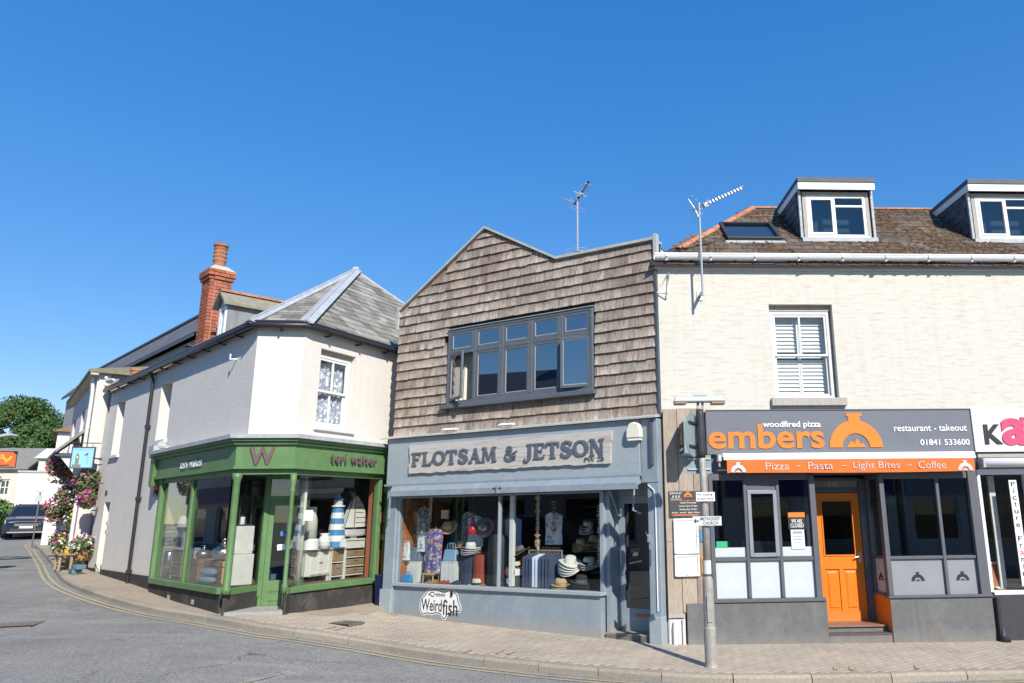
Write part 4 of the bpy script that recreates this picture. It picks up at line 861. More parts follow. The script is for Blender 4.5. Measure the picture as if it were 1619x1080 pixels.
# sign board with ragged edges
M = FF @ T(.60, -.175, 2.72)
SB = thing('shop_name_board', 'weathered driftwood name board with raised grey serif letters on the blue grey fascia', 'sign', M)
BW, BH = 4.40, .53
def ragged(z0, n, amp, rr): return [(BW * i / n, z0 + rr.uniform(-amp, amp)) for i in range(n + 1)]
rb = random.Random(3); pls = [0, .185, .36, BH]
for i in range(3):
    lo = [(x, zz) for x, zz in ragged(pls[i] + .002, 44, .012 if i == 0 else .0012, rb)]; hi = [(x, zz) for x, zz in ragged(pls[i + 1] - .002, 44, .003 if i == 2 else .0012, rb)]
    xl = rb.uniform(-.02, .03); xr = BW + rb.uniform(-.03, .02)
    poly = [(xl if k == 0 else (xr if k == 44 else x), zz) for k, (x, zz) in enumerate(lo)] + [(xl - .01 if k == 0 else (xr + .012 if k == 44 else x), zz) for k, (x, zz) in reversed(list(enumerate(hi)))]
    m = MB()
    for k in range(44):
        m.hexa([(poly[k][0], 0, poly[k][1]), (poly[k + 1][0], 0, poly[k + 1][1]), (poly[k + 1][0], .043, poly[k + 1][1]), (poly[k][0], .043, poly[k][1]), (poly[-1 - k][0], 0, poly[-1 - k][1]), (poly[-2 - k][0], 0, poly[-2 - k][1]), (poly[-2 - k][0], .043, poly[-2 - k][1]), (poly[-1 - k][0], .043, poly[-1 - k][1])])
    me = m.mesh('plank'); bm = bmesh.new(); bm.from_mesh(me); bmesh.ops.remove_doubles(bm, verts=bm.verts, dist=1e-5)
    inn = [f for f in bm.faces if abs(f.normal.x) > .99 and 0.05 < f.calc_center_median().x < BW - .05]; bmesh.ops.delete(bm, geom=inn, context='FACES'); bm.to_mesh(me); bm.free()
    ob('plank', me, BOARD, SB, M)
# serif glyphs drawn with strokes; unit cap height 1
def glyph(ch):
    m = MB(); k = [0]
    def lay(): k[0] += 1; return -.022 - .0006 * k[0]
    def poly(p): m.prism(p, lay(), .0)
    def bar(x0, x1, z0, z1): poly([(x0, z0), (x1, z0), (x1, z1), (x0, z1)])
    def serif(x, z, w_=.2, up=True):
        s = 1 if up else -1
        p = [(x - w_, z), (x + w_, z), (x + w_ * .9, z + .055 * s), (x + .10, z + .12 * s), (x - .10, z + .12 * s), (x - w_ * .9, z + .055 * s)]
        poly(p if up else p[::-1])
    def st(pts, wd): strip(m, pts, wd, lay(), .0)
    S = .095
    if ch == 'F': bar(.13, .32, 0, 1); serif(.225, 0, .2); poly([(.0, 1), (.13, .9), (.72, .86), (.78, 1)][::-1] if 0 else [(.02, .9), (.74, .84), (.80, 1.0), (.02, 1.0)]); poly([(.68, .86), (.70, .70), (.78, .99)]); bar(.3, .56, .46, .56); poly([(.52, .40), (.58, .40), (.58, .64), (.52, .60)]); w_ = .8
    elif ch == 'L': bar(.13, .32, 0, 1); serif(.225, 1, .2, False); poly([(.03, 0), (.72, 0), (.76, .14), (.03, .10)]); poly([(.62, .1), (.74, .1), (.80, .34), (.74, .34)]); w_ = .8
    elif ch == 'O':
        pts = [(.47 + .37 * math.cos(t), .5 + .43 * math.sin(t)) for t in [2 * math.pi * i / 32 for i in range(33)]]; st(pts, lambda t: .055 + .055 * abs(math.cos(2 * math.pi * t))); w_ = .94
    elif ch == 'T': bar(.34, .54, 0, 1); serif(.44, 0, .2); bar(.06, .82, .87, 1); poly([(.02, .68), (.08, .68), (.16, .88), (.04, .99)]); poly([(.80, .68), (.86, .68), (.84, .99), (.72, .88)]); w_ = .88
    elif ch == 'S':
        P = [(.66, .80), (.55, .93), (.36, .95), (.20, .86), (.17, .70), (.28, .57), (.45, .49), (.60, .39), (.63, .22), (.52, .09), (.34, .05), (.17, .12), (.10, .26)]
        st(P, lambda t: .055 + .07 * math.sin(math.pi * t)); poly([(.62, .70), (.70, .70), (.72, .98), (.64, .90)]); poly([(.07, .02), (.14, .10), (.12, .32), (.05, .32)]); w_ = .76
    elif ch == 'A': poly([(.08, .02), (.19, .02), (.50, .90), (.42, 1.0)]); poly([(.58, .0), (.80, .0), (.52, 1.02), (.38, 1.0)]); bar(.22, .64, .30, .39); serif(.13, 0, .14); serif(.70, 0, .17); w_ = .86
    elif ch == 'M': poly([(.10, 0), (.21, 0), (.26, 1), (.14, 1)]); poly([(.14, 1), (.50, .08), (.58, .08), (.34, 1)]); poly([(.50, .08), (.58, .08), (.86, 1), (.74, 1)]); poly([(.80, 0), (1.0, 0), (.94, 1), (.76, 1)]); serif(.15, 0, .14); serif(.90, 0, .17); bar(.06, .30, .93, 1); bar(.78, 1.02, .93, 1); w_ = 1.06
    elif ch == '&':
        P = [(.82, .34), (.72, .16), (.55, .05), (.32, .05), (.15, .17), (.16, .36), (.34, .52), (.52, .66), (.53, .84), (.42, .93), (.30, .86), (.28, .72), (.40, .54), (.56, .34), (.80, .04)]
        st(P, lambda t: .05 + .04 * abs(math.sin(3 * math.pi * t))); st([(.62, .45), (.80, .52), (.92, .62)], .045); w_ = .92
    elif ch == 'J': bar(.30, .49, .18, 1); serif(.395, 1, .2, False); st([(.395, .22), (.37, .02), (.25, -.12), (.10, -.12), (.04, .02)], lambda t: .10 - .045 * t); m.ball((.07, -.012, .04), .075, .01, .075); w_ = .58
    elif ch == 'E': bar(.13, .32, 0, 1); bar(.03, .70, 0, .11); bar(.03, .68, .89, 1); bar(.30, .56, .46, .56); poly([(.62, .09), (.70, 0), (.76, .28), (.70, .28)]); poly([(.62, .91), (.68, .72), (.74, .72), (.72, 1)]); poly([(.52, .38), (.58, .38), (.58, .66), (.52, .62)]); w_ = .78
    elif ch == 'N': poly([(.12, 0), (.22, 0), (.22, 1), (.12, 1)]); poly([(.10, 1), (.66, -.02), (.80, -.02), (.30, 1)]); bar(.70, .80, 0, 1); serif(.17, 0, .14); serif(.75, 1, .15, False); bar(.04, .26, .93, 1); w_ = .92
    return m, w_
adv = []; word = 'FLOTSAM & JETSON'; tot = 0
for ch in word:
    wd = .42 if ch == ' ' else glyph(ch)[1] + .03; adv.append((ch, tot, wd)); tot += wd
LX0, LX1 = .075, 4.30; scx = (LX1 - LX0) / tot; scz = .262
for ch, x, wd in adv:
    if ch == ' ': continue
    m, _ = glyph(ch); grow = .95 + .1 * (x / tot) ; m.v = [(p[0] * scx, p[1], p[2] * scz * grow) for p in m.v]
    ob('letter', m, FLET, SB, M @ T(LX0 + x * scx, 0, .135))
fit_text('lettering', 'PW 28', 3.90, 4.27, .045, .115, -.008, FLET, SB, M, .012, .0)
# white alarm box
M = FF @ T(5.43, -.14, 3.09)
al = thing('alarm_box', 'cream white bell box with rounded top at the right end of the blue grey fascia', 'alarm box', M)
pa = [(-.135, 0), (.135, 0), (.13, .14), (.09, .235), (.0, .265), (-.09, .235), (-.13, .14)]
ob('cover', MB().prism(pa, -.085, .02), pm('cream_plastic', (0.78, 0.74, 0.6), None, 4, .4), al, M, bevel=.02, smooth=False); ob('base_plate', MB().box(-.11, .11, -.07, .018, -.03, -.002), WHITEP, al, M)
# awning box and arms
aw = thing('roller_awning', 'dark grey rolled awning box beneath the driftwood name board', 'awning', FF @ T(.2, 0, 2.3))
ob('cover_board', MB().hexa([(.2, -.23, 2.36), (5.50, -.23, 2.36), (5.50, -.10, 2.40), (.2, -.10, 2.40), (.2, -.23, 2.40), (5.50, -.23, 2.40), (5.50, -.165, 2.497), (.2, -.165, 2.497)]), FBLUE, aw, FF)
ob('front_rail', MB().box(.2, 5.50, -.25, -.231, 2.30, 2.405), FBLUE, aw, FF, bevel=.004)
ob('roller', MB().tube([(.24, -.165, 2.335), (5.46, -.165, 2.335)], .045, 10), pm('awning_cloth_navy', (0.05, 0.055, 0.07), None, 8, .9), aw, FF)
ob('arm', MB().tube([(5.44, -.23, 2.34), (5.42, -.25, 1.98), (5.55, -.24, 1.93)], .016, 6), FBLUE, aw, FF); ob('arm', MB().tube([(.22, -.23, 2.33), (.2, -.22, 1.9), (.1, -.14, 1.85)], .016, 6), FBLUE, aw, FF)
ob('catch', MB().box(2.70, 2.88, -.275, -.251, 2.395, 2.42).box(2.77, 2.80, -.28, -.251, 2.30, 2.44), STEEL, aw, FF)
# ---- shopfront: window, riser (slightly kinked), pilasters, door
zs, zt = .74, 2.27
ob('left_pilaster', MB().box(.0, .25, -.09, .25, -.1, 2.50), FBLUE, FS, FF, bevel=.006)
ob('left_plinth', MB().box(-.02, .25, -.13, -.091, -.1, .62), FPALE, FS, FF)
ob('right_pilaster', MB().box(5.60, LF + .0, -.10, .25, -.1, 2.40), FBLUE, FS, FF, bevel=.006); ob('pilaster_plinth', MB().box(5.585, LF + .01, -.125, .2, -.12, .42), FPALE, FS, FF, bevel=.01)
ob('pilaster_cable', MB().tube([(5.62, -.112, 2.36), (5.72, -.118, 2.28), (5.74, -.113, 2.1), (5.735, -.113, .5)], .010, 6), WHITEP, FS, FF)
ob('pilaster_hook', MB().box(5.6, 5.64, -.14, -.101, 1.5, 1.62).tube([(5.62, -.13, 1.58), (5.62, -.2, 1.6), (5.62, -.22, 1.66)], .008, 5), STEEL, FS, FF)
ob('stall_riser', MB().hprism([(.251, -.03), (2.74, -.14), (4.76, -.14), (4.76, .1), (.251, .1)], -.15, zs - .06), FBLUE, FS, FF)
ob('window_sill', MB().hprism([(.251, -.09), (2.74, -.19), (4.80, -.19), (4.80, -.002), (.251, -.002)], zs - .059, zs), FPALE, FS, FF, bevel=.006)
wf = MB(); wf.box(.251, .30, -.05, .06, zs, zt); wf.box(4.73, 4.80, -.10, .06, zs, zt + .1); wf.box(2.715, 2.75, -.14, -.06, zs, zt); wf.box(.251, 4.80, -.12, .08, zt, 2.36)
sfw = ob('window_frame', wf, FBLUE, FS, FF, bevel=.004)
def slabpane(x0, y0, x1, y1, z0, z1, mat, parent, M, nm='pane'):
    d = Vector((x1 - x0, y1 - y0, 0)).normalized(); n_ = Vector((-d.y, d.x, 0)) * .006
    return ob(nm, MB().hexa([(x0, y0, z0), (x1, y1, z0), (x1 + n_.x, y1 + n_.y, z0), (x0 + n_.x, y0 + n_.y, z0), (x0, y0, z1), (x1, y1, z1), (x1 + n_.x, y1 + n_.y, z1), (x0 + n_.x, y0 + n_.y, z1)]), mat, parent, M)
slabpane(.30, -.01, 2.715, -.10, zs, zt, GLASS, sfw, FF); slabpane(2.75, -.10, 4.73, -.09, zs, zt, GLASS, sfw, FF)
ob('inner_post', MB().box(2.80, 2.89, .08, .15, zs, zt), WHITEP, FS, FF, bevel=.006)
ob('thin_rod', MB().tube([(3.22, .35, zs), (3.22, .35, zt)], .018, 8), WHITEP, FS, FF)
# door
DYF = .28
ob('door_frame', MB().box(4.80, 4.87, -.02, DYF + .05, .02, 2.36).box(4.87, 5.60, DYF - .03, DYF + .05, 2.22, 2.5), FBLUE, FS, FF)
dr = ob('door', MB().holed(4.875, 5.595, .14, 2.215, [(4.975, 5.52, .47, 2.09)], DYF, DYF + .045), FBLUE, FS, FF)
pane(4.975, 5.52, .47, 2.09, DYF + .02, GLASSD, dr, FF); ob('letter_slot', MB().box(5.15, 5.38, DYF - .008, DYF - .001, .35, .40), pm('brass_worn', (0.35, 0.13, 0.06), None, 10, .4, metal=.5), dr, FF, bevel=.003)
ob('handle', MB().tube([(4.925, DYF - .001, 1.15), (4.925, DYF - .045, 1.15), (4.925, DYF - .045, 1.32), (4.925, DYF - .001, 1.32)], .009, 6), ALU, dr, FF)
ob('door_step', MB().box(4.801, 5.599, -.06, DYF + .1, -.1, .138), pm('worn_stone_step', (0.3, 0.27, 0.23), None, 12, .8), FS, FF)
for k in range(4): ob('step_strip', MB().box(4.81, 5.59, -.062 - .001, -.0605, .01 + k * .03, .03 + k * .03), IRON, FS, FF)
# interior
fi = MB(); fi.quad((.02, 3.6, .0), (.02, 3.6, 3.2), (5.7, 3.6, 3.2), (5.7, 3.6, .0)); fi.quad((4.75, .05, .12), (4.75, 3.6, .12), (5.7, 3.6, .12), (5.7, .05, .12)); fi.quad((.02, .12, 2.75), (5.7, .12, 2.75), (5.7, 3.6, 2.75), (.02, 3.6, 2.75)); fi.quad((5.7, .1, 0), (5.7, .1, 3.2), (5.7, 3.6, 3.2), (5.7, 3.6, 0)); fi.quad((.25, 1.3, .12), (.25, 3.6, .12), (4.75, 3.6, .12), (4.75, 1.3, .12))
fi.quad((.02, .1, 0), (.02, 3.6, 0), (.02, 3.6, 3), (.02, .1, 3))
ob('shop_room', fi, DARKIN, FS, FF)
ob('display_floor', MB().box(.252, 4.74, .0, 1.3, .5, .725), pm('pale_display_board', (0.5, 0.46, 0.4), None, 4, .7), FS, FF)
ob('pine_end_panel', MB().box(.252, .28, .065, 1.4, .726, 2.28), WARMW, FS, FF)
ob('back_rail', MB().box(.3, 2.6, 1.28, 1.3, .726, 1.25), WARMW, FS, FF); ob('pine_panel', MB().box(2.62, 3.12, .62, .65, .726, 1.27), WARMW, FS, FF)
for k in range(6): ob('shelf_board', MB().box(3.65, 4.7, 1.0, 1.28, .95 + k * .22, .965 + k * .22), FDARK, FS, FF)
# riser sticker: white cloud-edged lettering of a fish name with bones
ms = FF @ T(.93, -.0, .13) @ Matrix.Identity(4)
ky = math.degrees(math.atan2(-.11, 2.489)); MS = FF @ T(.251, -.03, 0) @ Rz(ky) @ T(.68, -.004, .165)
sk_ = thing('fish_sticker', 'black and white cloud edged sticker with fish bones and lettering on the blue grey riser', 'sticker', MS)
outl = [(.02, .10), (.10, .03), (.20, .08), (.26, .05), (.50, .10), (.57, .0), (.64, -.01), (.68, .08), (.80, .10), (.85, .14), (.98, .12), (1.01, .22), (.94, .30), (.92, .42), (.82, .48), (.77, .52), (.71, .54), (.66, .46), (.50, .47), (.40, .52), (.26, .48), (.18, .47), (.12, .38), (.04, .33), (.0, .22)]
def grown(p, g_):
    n = len(p); o_ = []
    for i in range(n):
        a, b = Vector((*p[i - 1], 0)), Vector((*p[(i + 1) % n], 0)); d = (b - a).normalized(); o_.append((p[i][0] + d.y * g_, p[i][1] - d.x * g_))
    return o_
def smoothpoly(p, it=2):
    for _ in range(it): p = [q for i in range(len(p)) for q in ((p[i][0] * .75 + p[(i + 1) % len(p)][0] * .25, p[i][1] * .75 + p[(i + 1) % len(p)][1] * .25), (p[i][0] * .25 + p[(i + 1) % len(p)][0] * .75, p[i][1] * .25 + p[(i + 1) % len(p)][1] * .75))]
    return p
so_ = smoothpoly(outl)
def inpoly(x, z): return True
ob('white_edge', MB().prism(grown(so_, .012), -.003, .0), PAPER, sk_, MS); ob('black_outline', MB().prism(grown(so_, -.006), -.0045, -.001), BLK, sk_, MS); ob('white_field', MB().prism(grown(so_, -.024), -.006, -.002), PAPER, sk_, MS)
fit_text('lettering', 'Weird', .05, .55, .12, .32, -.0085, BLK, sk_, MS, .003, .002); fit_text('lettering', 'fish', .57, .93, .07, .33, -.0085, BLK, sk_, MS, .003, .002)
fb_ = MB(); strip(fb_, [(.22, .40), (.30, .44), (.36, .43), (.34, .36), (.22, .40)], .008, -.0085, -.006); strip(fb_, [(.37, .40), (.62, .40)], .006, -.0085, -.006)
for k in range(6): strip(fb_, [(.41 + k * .038, .435), (.425 + k * .038, .40), (.41 + k * .038, .365)], .004, -.0092, -.0065)
fb_.prism([(.74, .36), (.78, .37), (.82, .44), (.74, .50)], -.0085, -.006)
ob('fish_bones', fb_, BLK, sk_, MS)
# rooftop aerial
def aerial(M, label, mast_h, ring, boom, az, el):
    t = thing('tv_aerial', label, 'aerial', M, 'television aerials on the roofs')
    ob('mast', MB().tube([(0, 0, 0), (0, 0, mast_h)], .02, 8), STEEL, t, M)
    Mb = M @ T(0, 0, mast_h - .08) @ Rz(az) @ Ry(-el)
    ob('boom', MB().box(-.12, boom, -.012, .012, -.012, .012), BLACKM, t, Mb)
    e = MB(); n = int(boom / .085)
    for k in range(n):
        x = .22 + k * (boom - .24) / n; h = .14 - .05 * k / n
        e.tube([(x, -h, 0), (x, h, 0)], .0042, 5); e.box(x - .012, x + .012, -.02, .02, -.02, .02)
    ob('directors', e, ALU, t, Mb)
    rf_ = MB()
    for k in range(5):
        z = -.17 + k * .085; rf_.tube([(-.08 - .04 * abs(k - 2) * .6, -.22, z), (-.08 - .04 * abs(k - 2) * .6, .22, z)], .004, 5)
    rf_.tube([(-.1, 0, -.2), (-.08, 0, 0), (-.1, 0, .2)], .006, 5); ob('reflector', rf_, ALU, t, Mb)
    ob('dipole', MB().tube([(.12, -.14, .03), (.12, .14, .03), (.12, .14, -.03), (.12, -.14, -.03), (.12, -.14, .03)], .006, 6).box(.09, .16, -.03, .03, -.05, .03), PALE, t, Mb)
    if ring:
        for s in (-1, 1):
            for dz in (.0, .055):
                ob('ring', MB().tube([(math.cos(a_) * .20 + s * .045, math.sin(a_) * .20, .25 + dz) for a_ in [R(s * -0 + (0 if s > 0 else 180) + q) for q in range(-100, 101, 10)]], .006, 5), ALU, t, M)
        ob('ring_clamp', MB().box(-.06, .08, -.03, .03, .2, .31), BLACKM, t, M)
    return t
aerial(FF @ T(4.05, .35, 6.35), 'slim mast aerial with a ring dipole standing on the shingled shop parapet', 1.42, True, .42, -18, 38)
TA = aerial(FE @ T(.73, -.28, 5.36), 'tall galvanised mast aerial bracketed to the cream wall beside the shingled shop', 1.62, False, .95, 10, 28)
ob('wall_bracket', MB().box(-.02, .02, -.01, .275, .06, .10).box(-.05, .05, .262, .277, .0, .16).tube([(0, .27, .6), (0, 0, .62)], .01, 5), STEEL, TA, FE @ T(.73, -.28, 5.36))
ob('bracket_triangle', MB().tube([(.22, -.04, 5.82), (.20, -.10, 5.45), (.02, -.02, 5.48), (.21, -.05, 5.82)], .014, 5), STEEL, EB, FE)
# ------------------------------------------------------------------ corner house with the green shop (A, C, B walls)
LWALL = pm('painted_render_off_white', (0.69, 0.655, 0.60), (0.645, 0.61, 0.555), 3, 0.9, 0.3, 18, stain=(0.58, 0.55, 0.50), stsc=0.9, stamt=0.4, streak=((0.54, 0.51, 0.46), 0.4))
GRN = pm('leaf_green_paint', (0.12, 0.225, 0.09), (0.095, 0.185, 0.07), 7, 0.45, 0.1, 30, stain=(0.17, 0.27, 0.14), stsc=2.2, stamt=0.45, streak=((0.09, 0.165, 0.065), 0.4))
GRND = pm('deep_green_paint', (0.02, 0.075, 0.02), None, 6, 0.45)
BPL = pm('black_plinth_render', (0.05, 0.046, 0.042), (0.032, 0.03, 0.028), 14, 0.8, 0.4, 40, stain=(0.12, 0.11, 0.09), stsc=3, stamt=0.6)
SLATE = pm('lichened_slate', (0.31, 0.295, 0.25), (0.17, 0.165, 0.15), 4, 0.75, 0.35, 26, vary=0.42, stain=(0.36, 0.33, 0.235), stsc=2.2, stamt=0.6)
BRICK = pm('orange_red_brick', (0.44, 0.145, 0.075), (0.33, 0.10, 0.055), 20, 0.85, 0.3, 60, vary=0.25)
MORT = pm('lime_mortar', (0.52, 0.47, 0.39), (0.42, 0.38, 0.31), 30, 0.9, 0.3, 80)
RGUT = pm('black_gutter', (0.028, 0.028, 0.03), None, 8, 0.4)
REDL = pm('dark_purple_cut_letter', (0.17, 0.10, 0.11), (0.12, 0.07, 0.08), 25, 0.6)
LH = thing('corner_house', 'off white rendered corner house with slate hipped roof above a green corner shop', 'building', FC)
ZE = 5.28; ZB = 3.33     # eaves, underside of the plain upper wall
BL = 4.2
# upper walls
ob('wall_right', MB().holed(-2.37, BL, ZB - .5, ZE, [(-1.97, -1.07, 3.53, 4.98)], 0, .3), LWALL, LH, FB)
ob('wall_corner', MB().box(-.806, 0, .0, .25, ZB - .5, ZE), LWALL, LH, FC)
WA = [(-8.75, -8.05, 3.52, 4.90), (-5.25, -4.50, 3.62, 4.92), (-8.72, -8.2, .70, 2.38)]
wa = MB().holed(-9.5, -.0, 2.75, ZE, [WA[0], WA[1]], 0, .42).holed(-9.5, -4.05, .0, 2.75, [WA[2]], 0, .42)
ob('wall_left', wa, LWALL, LH, FA)
ob('end_wall', MB().quad((-9.5, .42, 0), (-9.5, .0, 0), (-9.5, 0, ZE), (-9.5, .42, ZE)).quad((-9.5, 5, 0), (-9.5, .42, 0), (-9.5, .42, ZE), (-9.5, 5, ZE)), LWALL, LH, FA)
ob('plinth', MB().holed(-9.51, -4.06, -.2, .80, [(-8.72, -8.2, .3, .9)], -.025, -.003), BPL, LH, FA)
# left windows: deep reveals with white sashes
for a, b, c, d in WA[:2]:
    w_ = ob('window', frame_rect(a + .02, b - .02, c + .02, d - .01, .06, .24, .30).box(a + .08, b - .08, .241, .299, (c + d) / 2 - .02, (c + d) / 2 + .02), WHITEW, LH, FA)
    pane(a + .08, b - .08, c + .08, d - .07, .27, GLASSD, w_, FA); ob('sill', MB().box(a - .05, b + .06, -.06, .26, c - .07, c - .002), WHITEW, w_, FA); ob('net', MB().box(a, b, .38, .39, c, d), pm('net_curtain', (0.5, 0.52, 0.55), None, 8, .9), w_, FA)
    ob('stay', MB().tube([(a + .3, .24, (c + d) / 2), (a + .26, .16, (c + d) / 2), (a + .2, .16, (c + d) / 2 - .04)], .012, 5), BLACKM, w_, FA)
dd = ob('side_door', MB().box(-8.715, -8.205, .2, .245, .70, 2.37), GRN, LH, FA); ob('entry_number', MB().box(-8.75, -8.58, -.012, -.002, 2.55, 2.66), FDARK, LH, FA)
for z in (1.62, 1.82): ob('entry_bell', MB().box(-8.19, -8.11, -.03, -.002, z, z + .1), STEEL, LH, FA)
# right window with lace curtains
X0, X1, Z0, Z1 = -1.97, -1.07, 3.53, 4.98; zm = 4.22
w_ = ob('window', frame_rect(X0 + .02, X1 - .02, Z0 + .02, Z1 - .09, .055, .10, .16), WHITEP, LH, FB, bevel=.004)
ob('upper_sash', frame_rect(X0 + .077, X1 - .077, zm - .02, Z1 - .147, .04, .112, .15).box((X0 + X1) / 2 - .014, (X0 + X1) / 2 + .014, .113, .149, zm + .0205, Z1 - .1875), WHITEP, w_, FB)
ob('lower_sash', frame_rect(X0 + .077, X1 - .077, Z0 + .077, zm + .012, .04, .152, .19).box((X0 + X1) / 2 - .014, (X0 + X1) / 2 + .014, .153, .189, Z0 + .1175, zm - .0285), WHITEP, w_, FB)
pane(X0 + .11, X1 - .11, zm, Z1 - .18, .128, GLASS, w_, FB); pane(X0 + .11, X1 - .11, Z0 + .11, zm - .03, .168, GLASS, w_, FB)
ob('head_board', MB().box(X0 + .002, X1 - .002, .09, .15, Z1 - .09, Z1 - .003), GREYW, w_, FB); ob('sill', MB().box(X0 - .05, X1 + .05, -.05, .1, Z0 - .06, Z0 - .002), WHITEW, w_, FB, bevel=.006)
def lace():
    m = bpy.data.materials.new('lace'); m.use_nodes = True; t = m.node_tree; N = t.nodes; L = t.links; b = N['Principled BSDF']; b.inputs['Roughness'].default_value = .9
    v = N.new('ShaderNodeTexVoronoi'); v.inputs['Scale'].default_value = 14; tc = N.new('ShaderNodeTexCoord'); L.new(tc.outputs['Object'], v.inputs['Vector'])
    r = N.new('ShaderNodeValToRGB'); r.color_ramp.elements[0].color = (.78, .8, .84, 1); r.color_ramp.elements[1].color = (.30, .33, .42, 1); r.color_ramp.elements[0].position = .25; r.color_ramp.elements[1].position = .6
    L.new(v.outputs['Distance'], r.inputs[0]); L.new(r.outputs[0], b.inputs['Base Color']); return m
LACE = lace(); cv = MB(); n = 60
for i in range(n):
    a = X0 + .05 + (X1 - X0 - .1) * i / n; b = X0 + .05 + (X1 - X0 - .1) * (i + 1) / n
    def yf(x): return .23 + .018 * math.sin(x * 55) + .01 * math.sin(x * 21)
    cv.quad((a, yf(a), Z0), (b, yf(b), Z0), (b, yf(b), Z1), (a, yf(a), Z1))
tag(ob('lace_curtain', cv, LACE, None, FB, smooth=True), 'white lace curtain behind the sash window over the teri walter lettering', 'curtain')
# ---- roof: hipped to one apex
EV = .12
AP = FB @ Vector((1.41, 2.51, 7.86))
def eave(F, x, y=-.12): return F @ Vector((x, y, ZE + .02))
pA0 = eave(FA, -9.6); pCA = T(-.06, -.10, 0) @ (FC @ Vector((-.84, -.05, ZE + .02))); pBC = FC @ Vector((.02, -.14, ZE + .02)); pB1 = eave(FB, BL + 1.0)
rdg = FA @ Vector((-9.6, 3.3, 7.86)); back = FB @ Vector((BL + .6, 5.2, ZE))
rf = MB(); rf.add([pA0, pCA, pBC, pB1, AP, rdg, back], [(0, 1, 4, 5), (1, 2, 4), (2, 3, 4), (3, 6, 4)])
lroof = ob('roof', rf, SLATE, LH, Matrix())
def slate_face(p0, p1, apex, tw, te, rr, limit=400, mat=None):
    """individual slates laid on the triangle p0-p1-apex, courses parallel to the eave p0-p1"""
    u = (p1 - p0); Lu = u.length; u.normalize(); nrm_ = u.cross(apex - p0).normalized()
    if nrm_.z < 0: nrm_ = -nrm_
    vd = nrm_.cross(u).normalized()
    if (apex - p0).dot(vd) < 0: vd = -vd
    hgt = (apex - p0).dot(vd); ax = (apex - p0).dot(u); n = int(hgt / te)
    Mx = Matrix((( u.x, vd.x, nrm_.x, 0), (u.y, vd.y, nrm_.y, 0), (u.z, vd.z, nrm_.z, 0), (0, 0, 0, 1)))
    for j in range(n):
        v0 = j * te; f0 = v0 / hgt; xl, xr = ax * f0, Lu + (ax - Lu) * f0
        x = xl - (tw * .5 if j % 2 else .0)
        while x < xr:
            wv = tw * rr.uniform(.85, 1.15); a, b = max(x, xl), min(x + wv - .006, xr); x += wv
            if b - a < .03: continue
            t2 = (v0 + te * 1.3) / hgt; a2 = max(a, ax * min(1, t2)); b2 = min(b, Lu + (ax - Lu) * min(1, t2))
            if b2 <= a2: a2 = b2 = (a2 + b2) / 2
            if b2 - a2 < .001: b2 = a2 + .001
            j_ = rr.uniform(0, .006); c = Vector((a, v0, 0))
            vv = [(a, v0, .004), (b, v0, .004), (b2, v0 + te * 1.3, .0), (a2, v0 + te * 1.3, .0), (a, v0, .016 + j_), (b, v0, .016 + j_), (b2, v0 + te * 1.3, .005), (a2, v0 + te * 1.3, .005)]
            yield Mx, [Vector(p) - c for p in vv], c
cnt = 0; stf = MB()
for P0, P1 in ((pBC, pB1), (pCA, pBC)):
    for Mx, v, c in slate_face(P0, P1, AP, .30, .205, rnd):
        Mw = T(*P0) @ Mx @ T(*c)
        if (P0 is pBC and c.x < 4.3) or P0 is pCA: ob('slate', MB().add(v, BF), SLATE, lroof, Mw); cnt += 1
        else: stf.add([Mw @ p for p in v], BF)
ob('slates_hidden', stf, SLATE, lroof, Matrix(), kind='stuff')
for P0, wd in ((pCA, .11), (pBC, .14)):
    d = (AP - P0).normalized(); sd = d.cross(Vector((0, 0, 1))).normalized(); up = sd.cross(d)
    q0, q1 = P0 + up * .02, AP + up * .02
    ob('hip_flashing', MB().add([q0 - sd * wd, q0 + up * .045, q0 + sd * wd, q1 - sd * wd, q1 + up * .045, q1 + sd * wd], [(0, 1, 4, 3), (1, 2, 5, 4), (0, 3, 5, 2)]), LEAD, lroof, Matrix())
    ob('hip_roll', MB().tube([q0 + up * .05, q1 + up * .05], .022, 8), LEAD, lroof, Matrix())
ob('apex_cap', MB().ball(tuple(AP + Vector((0, 0, .05))), .10, .10, .07), LEAD, lroof, Matrix())
d = (AP - pB1).normalized(); ob('hip_flashing', MB().tube([pB1, AP], .05, 8), LEAD, lroof, Matrix())
# gutters and brackets, downpipe
gp = [FA @ Vector((-9.62, -.14, ZE - .0)), FA @ Vector((-.05, -.14, ZE)), FC @ Vector((-.80, -.13, ZE)), FC @ Vector((.04, -.14, ZE)), FB @ Vector((-2.33, -.13, ZE)), FB @ Vector((BL, -.13, ZE))]
gt = ob('gutter', MB().tube(gp, .058, 8), RGUT, LH, Matrix(), smooth=True)
ob('soffit', MB().tube([g_ + Vector((0, 0, .06)) for g_ in gp], .035, 6), RGUT, LH, Matrix())
for F, xs_ in ((FA, [-9.2 + k * .85 for k in range(11)]), (FB, [-1.9, -1.1, -.3, .4]), (FC, [-.4])):
    for x in xs_: ob('gutter_bracket', MB().box(x - .015, x + .015, -.17, .0, ZE - .085, ZE - .06), RGUT, gt, F)
ob('downpipe', MB().tube([(-5.75, -.13, ZE - .03), (-5.75, -.06, ZE - .2), (-5.75, -.055, 2.4), (-5.75, -.055, .55)], .036, 8).box(-5.80, -5.70, -.10, -.0, 3.95, 4.03).box(-5.80, -5.70, -.10, -.0, 2.35, 2.43).box(-5.80, -5.70, -.10, -.0, .8, .88), RGUT, LH, FA)
ob('wall_hook', MB().tube([(-.9, -.0, 4.82), (-.9, -.12, 4.80), (-.9, -.12, 4.90)], .018, 6), WHITEP, LH, FA)
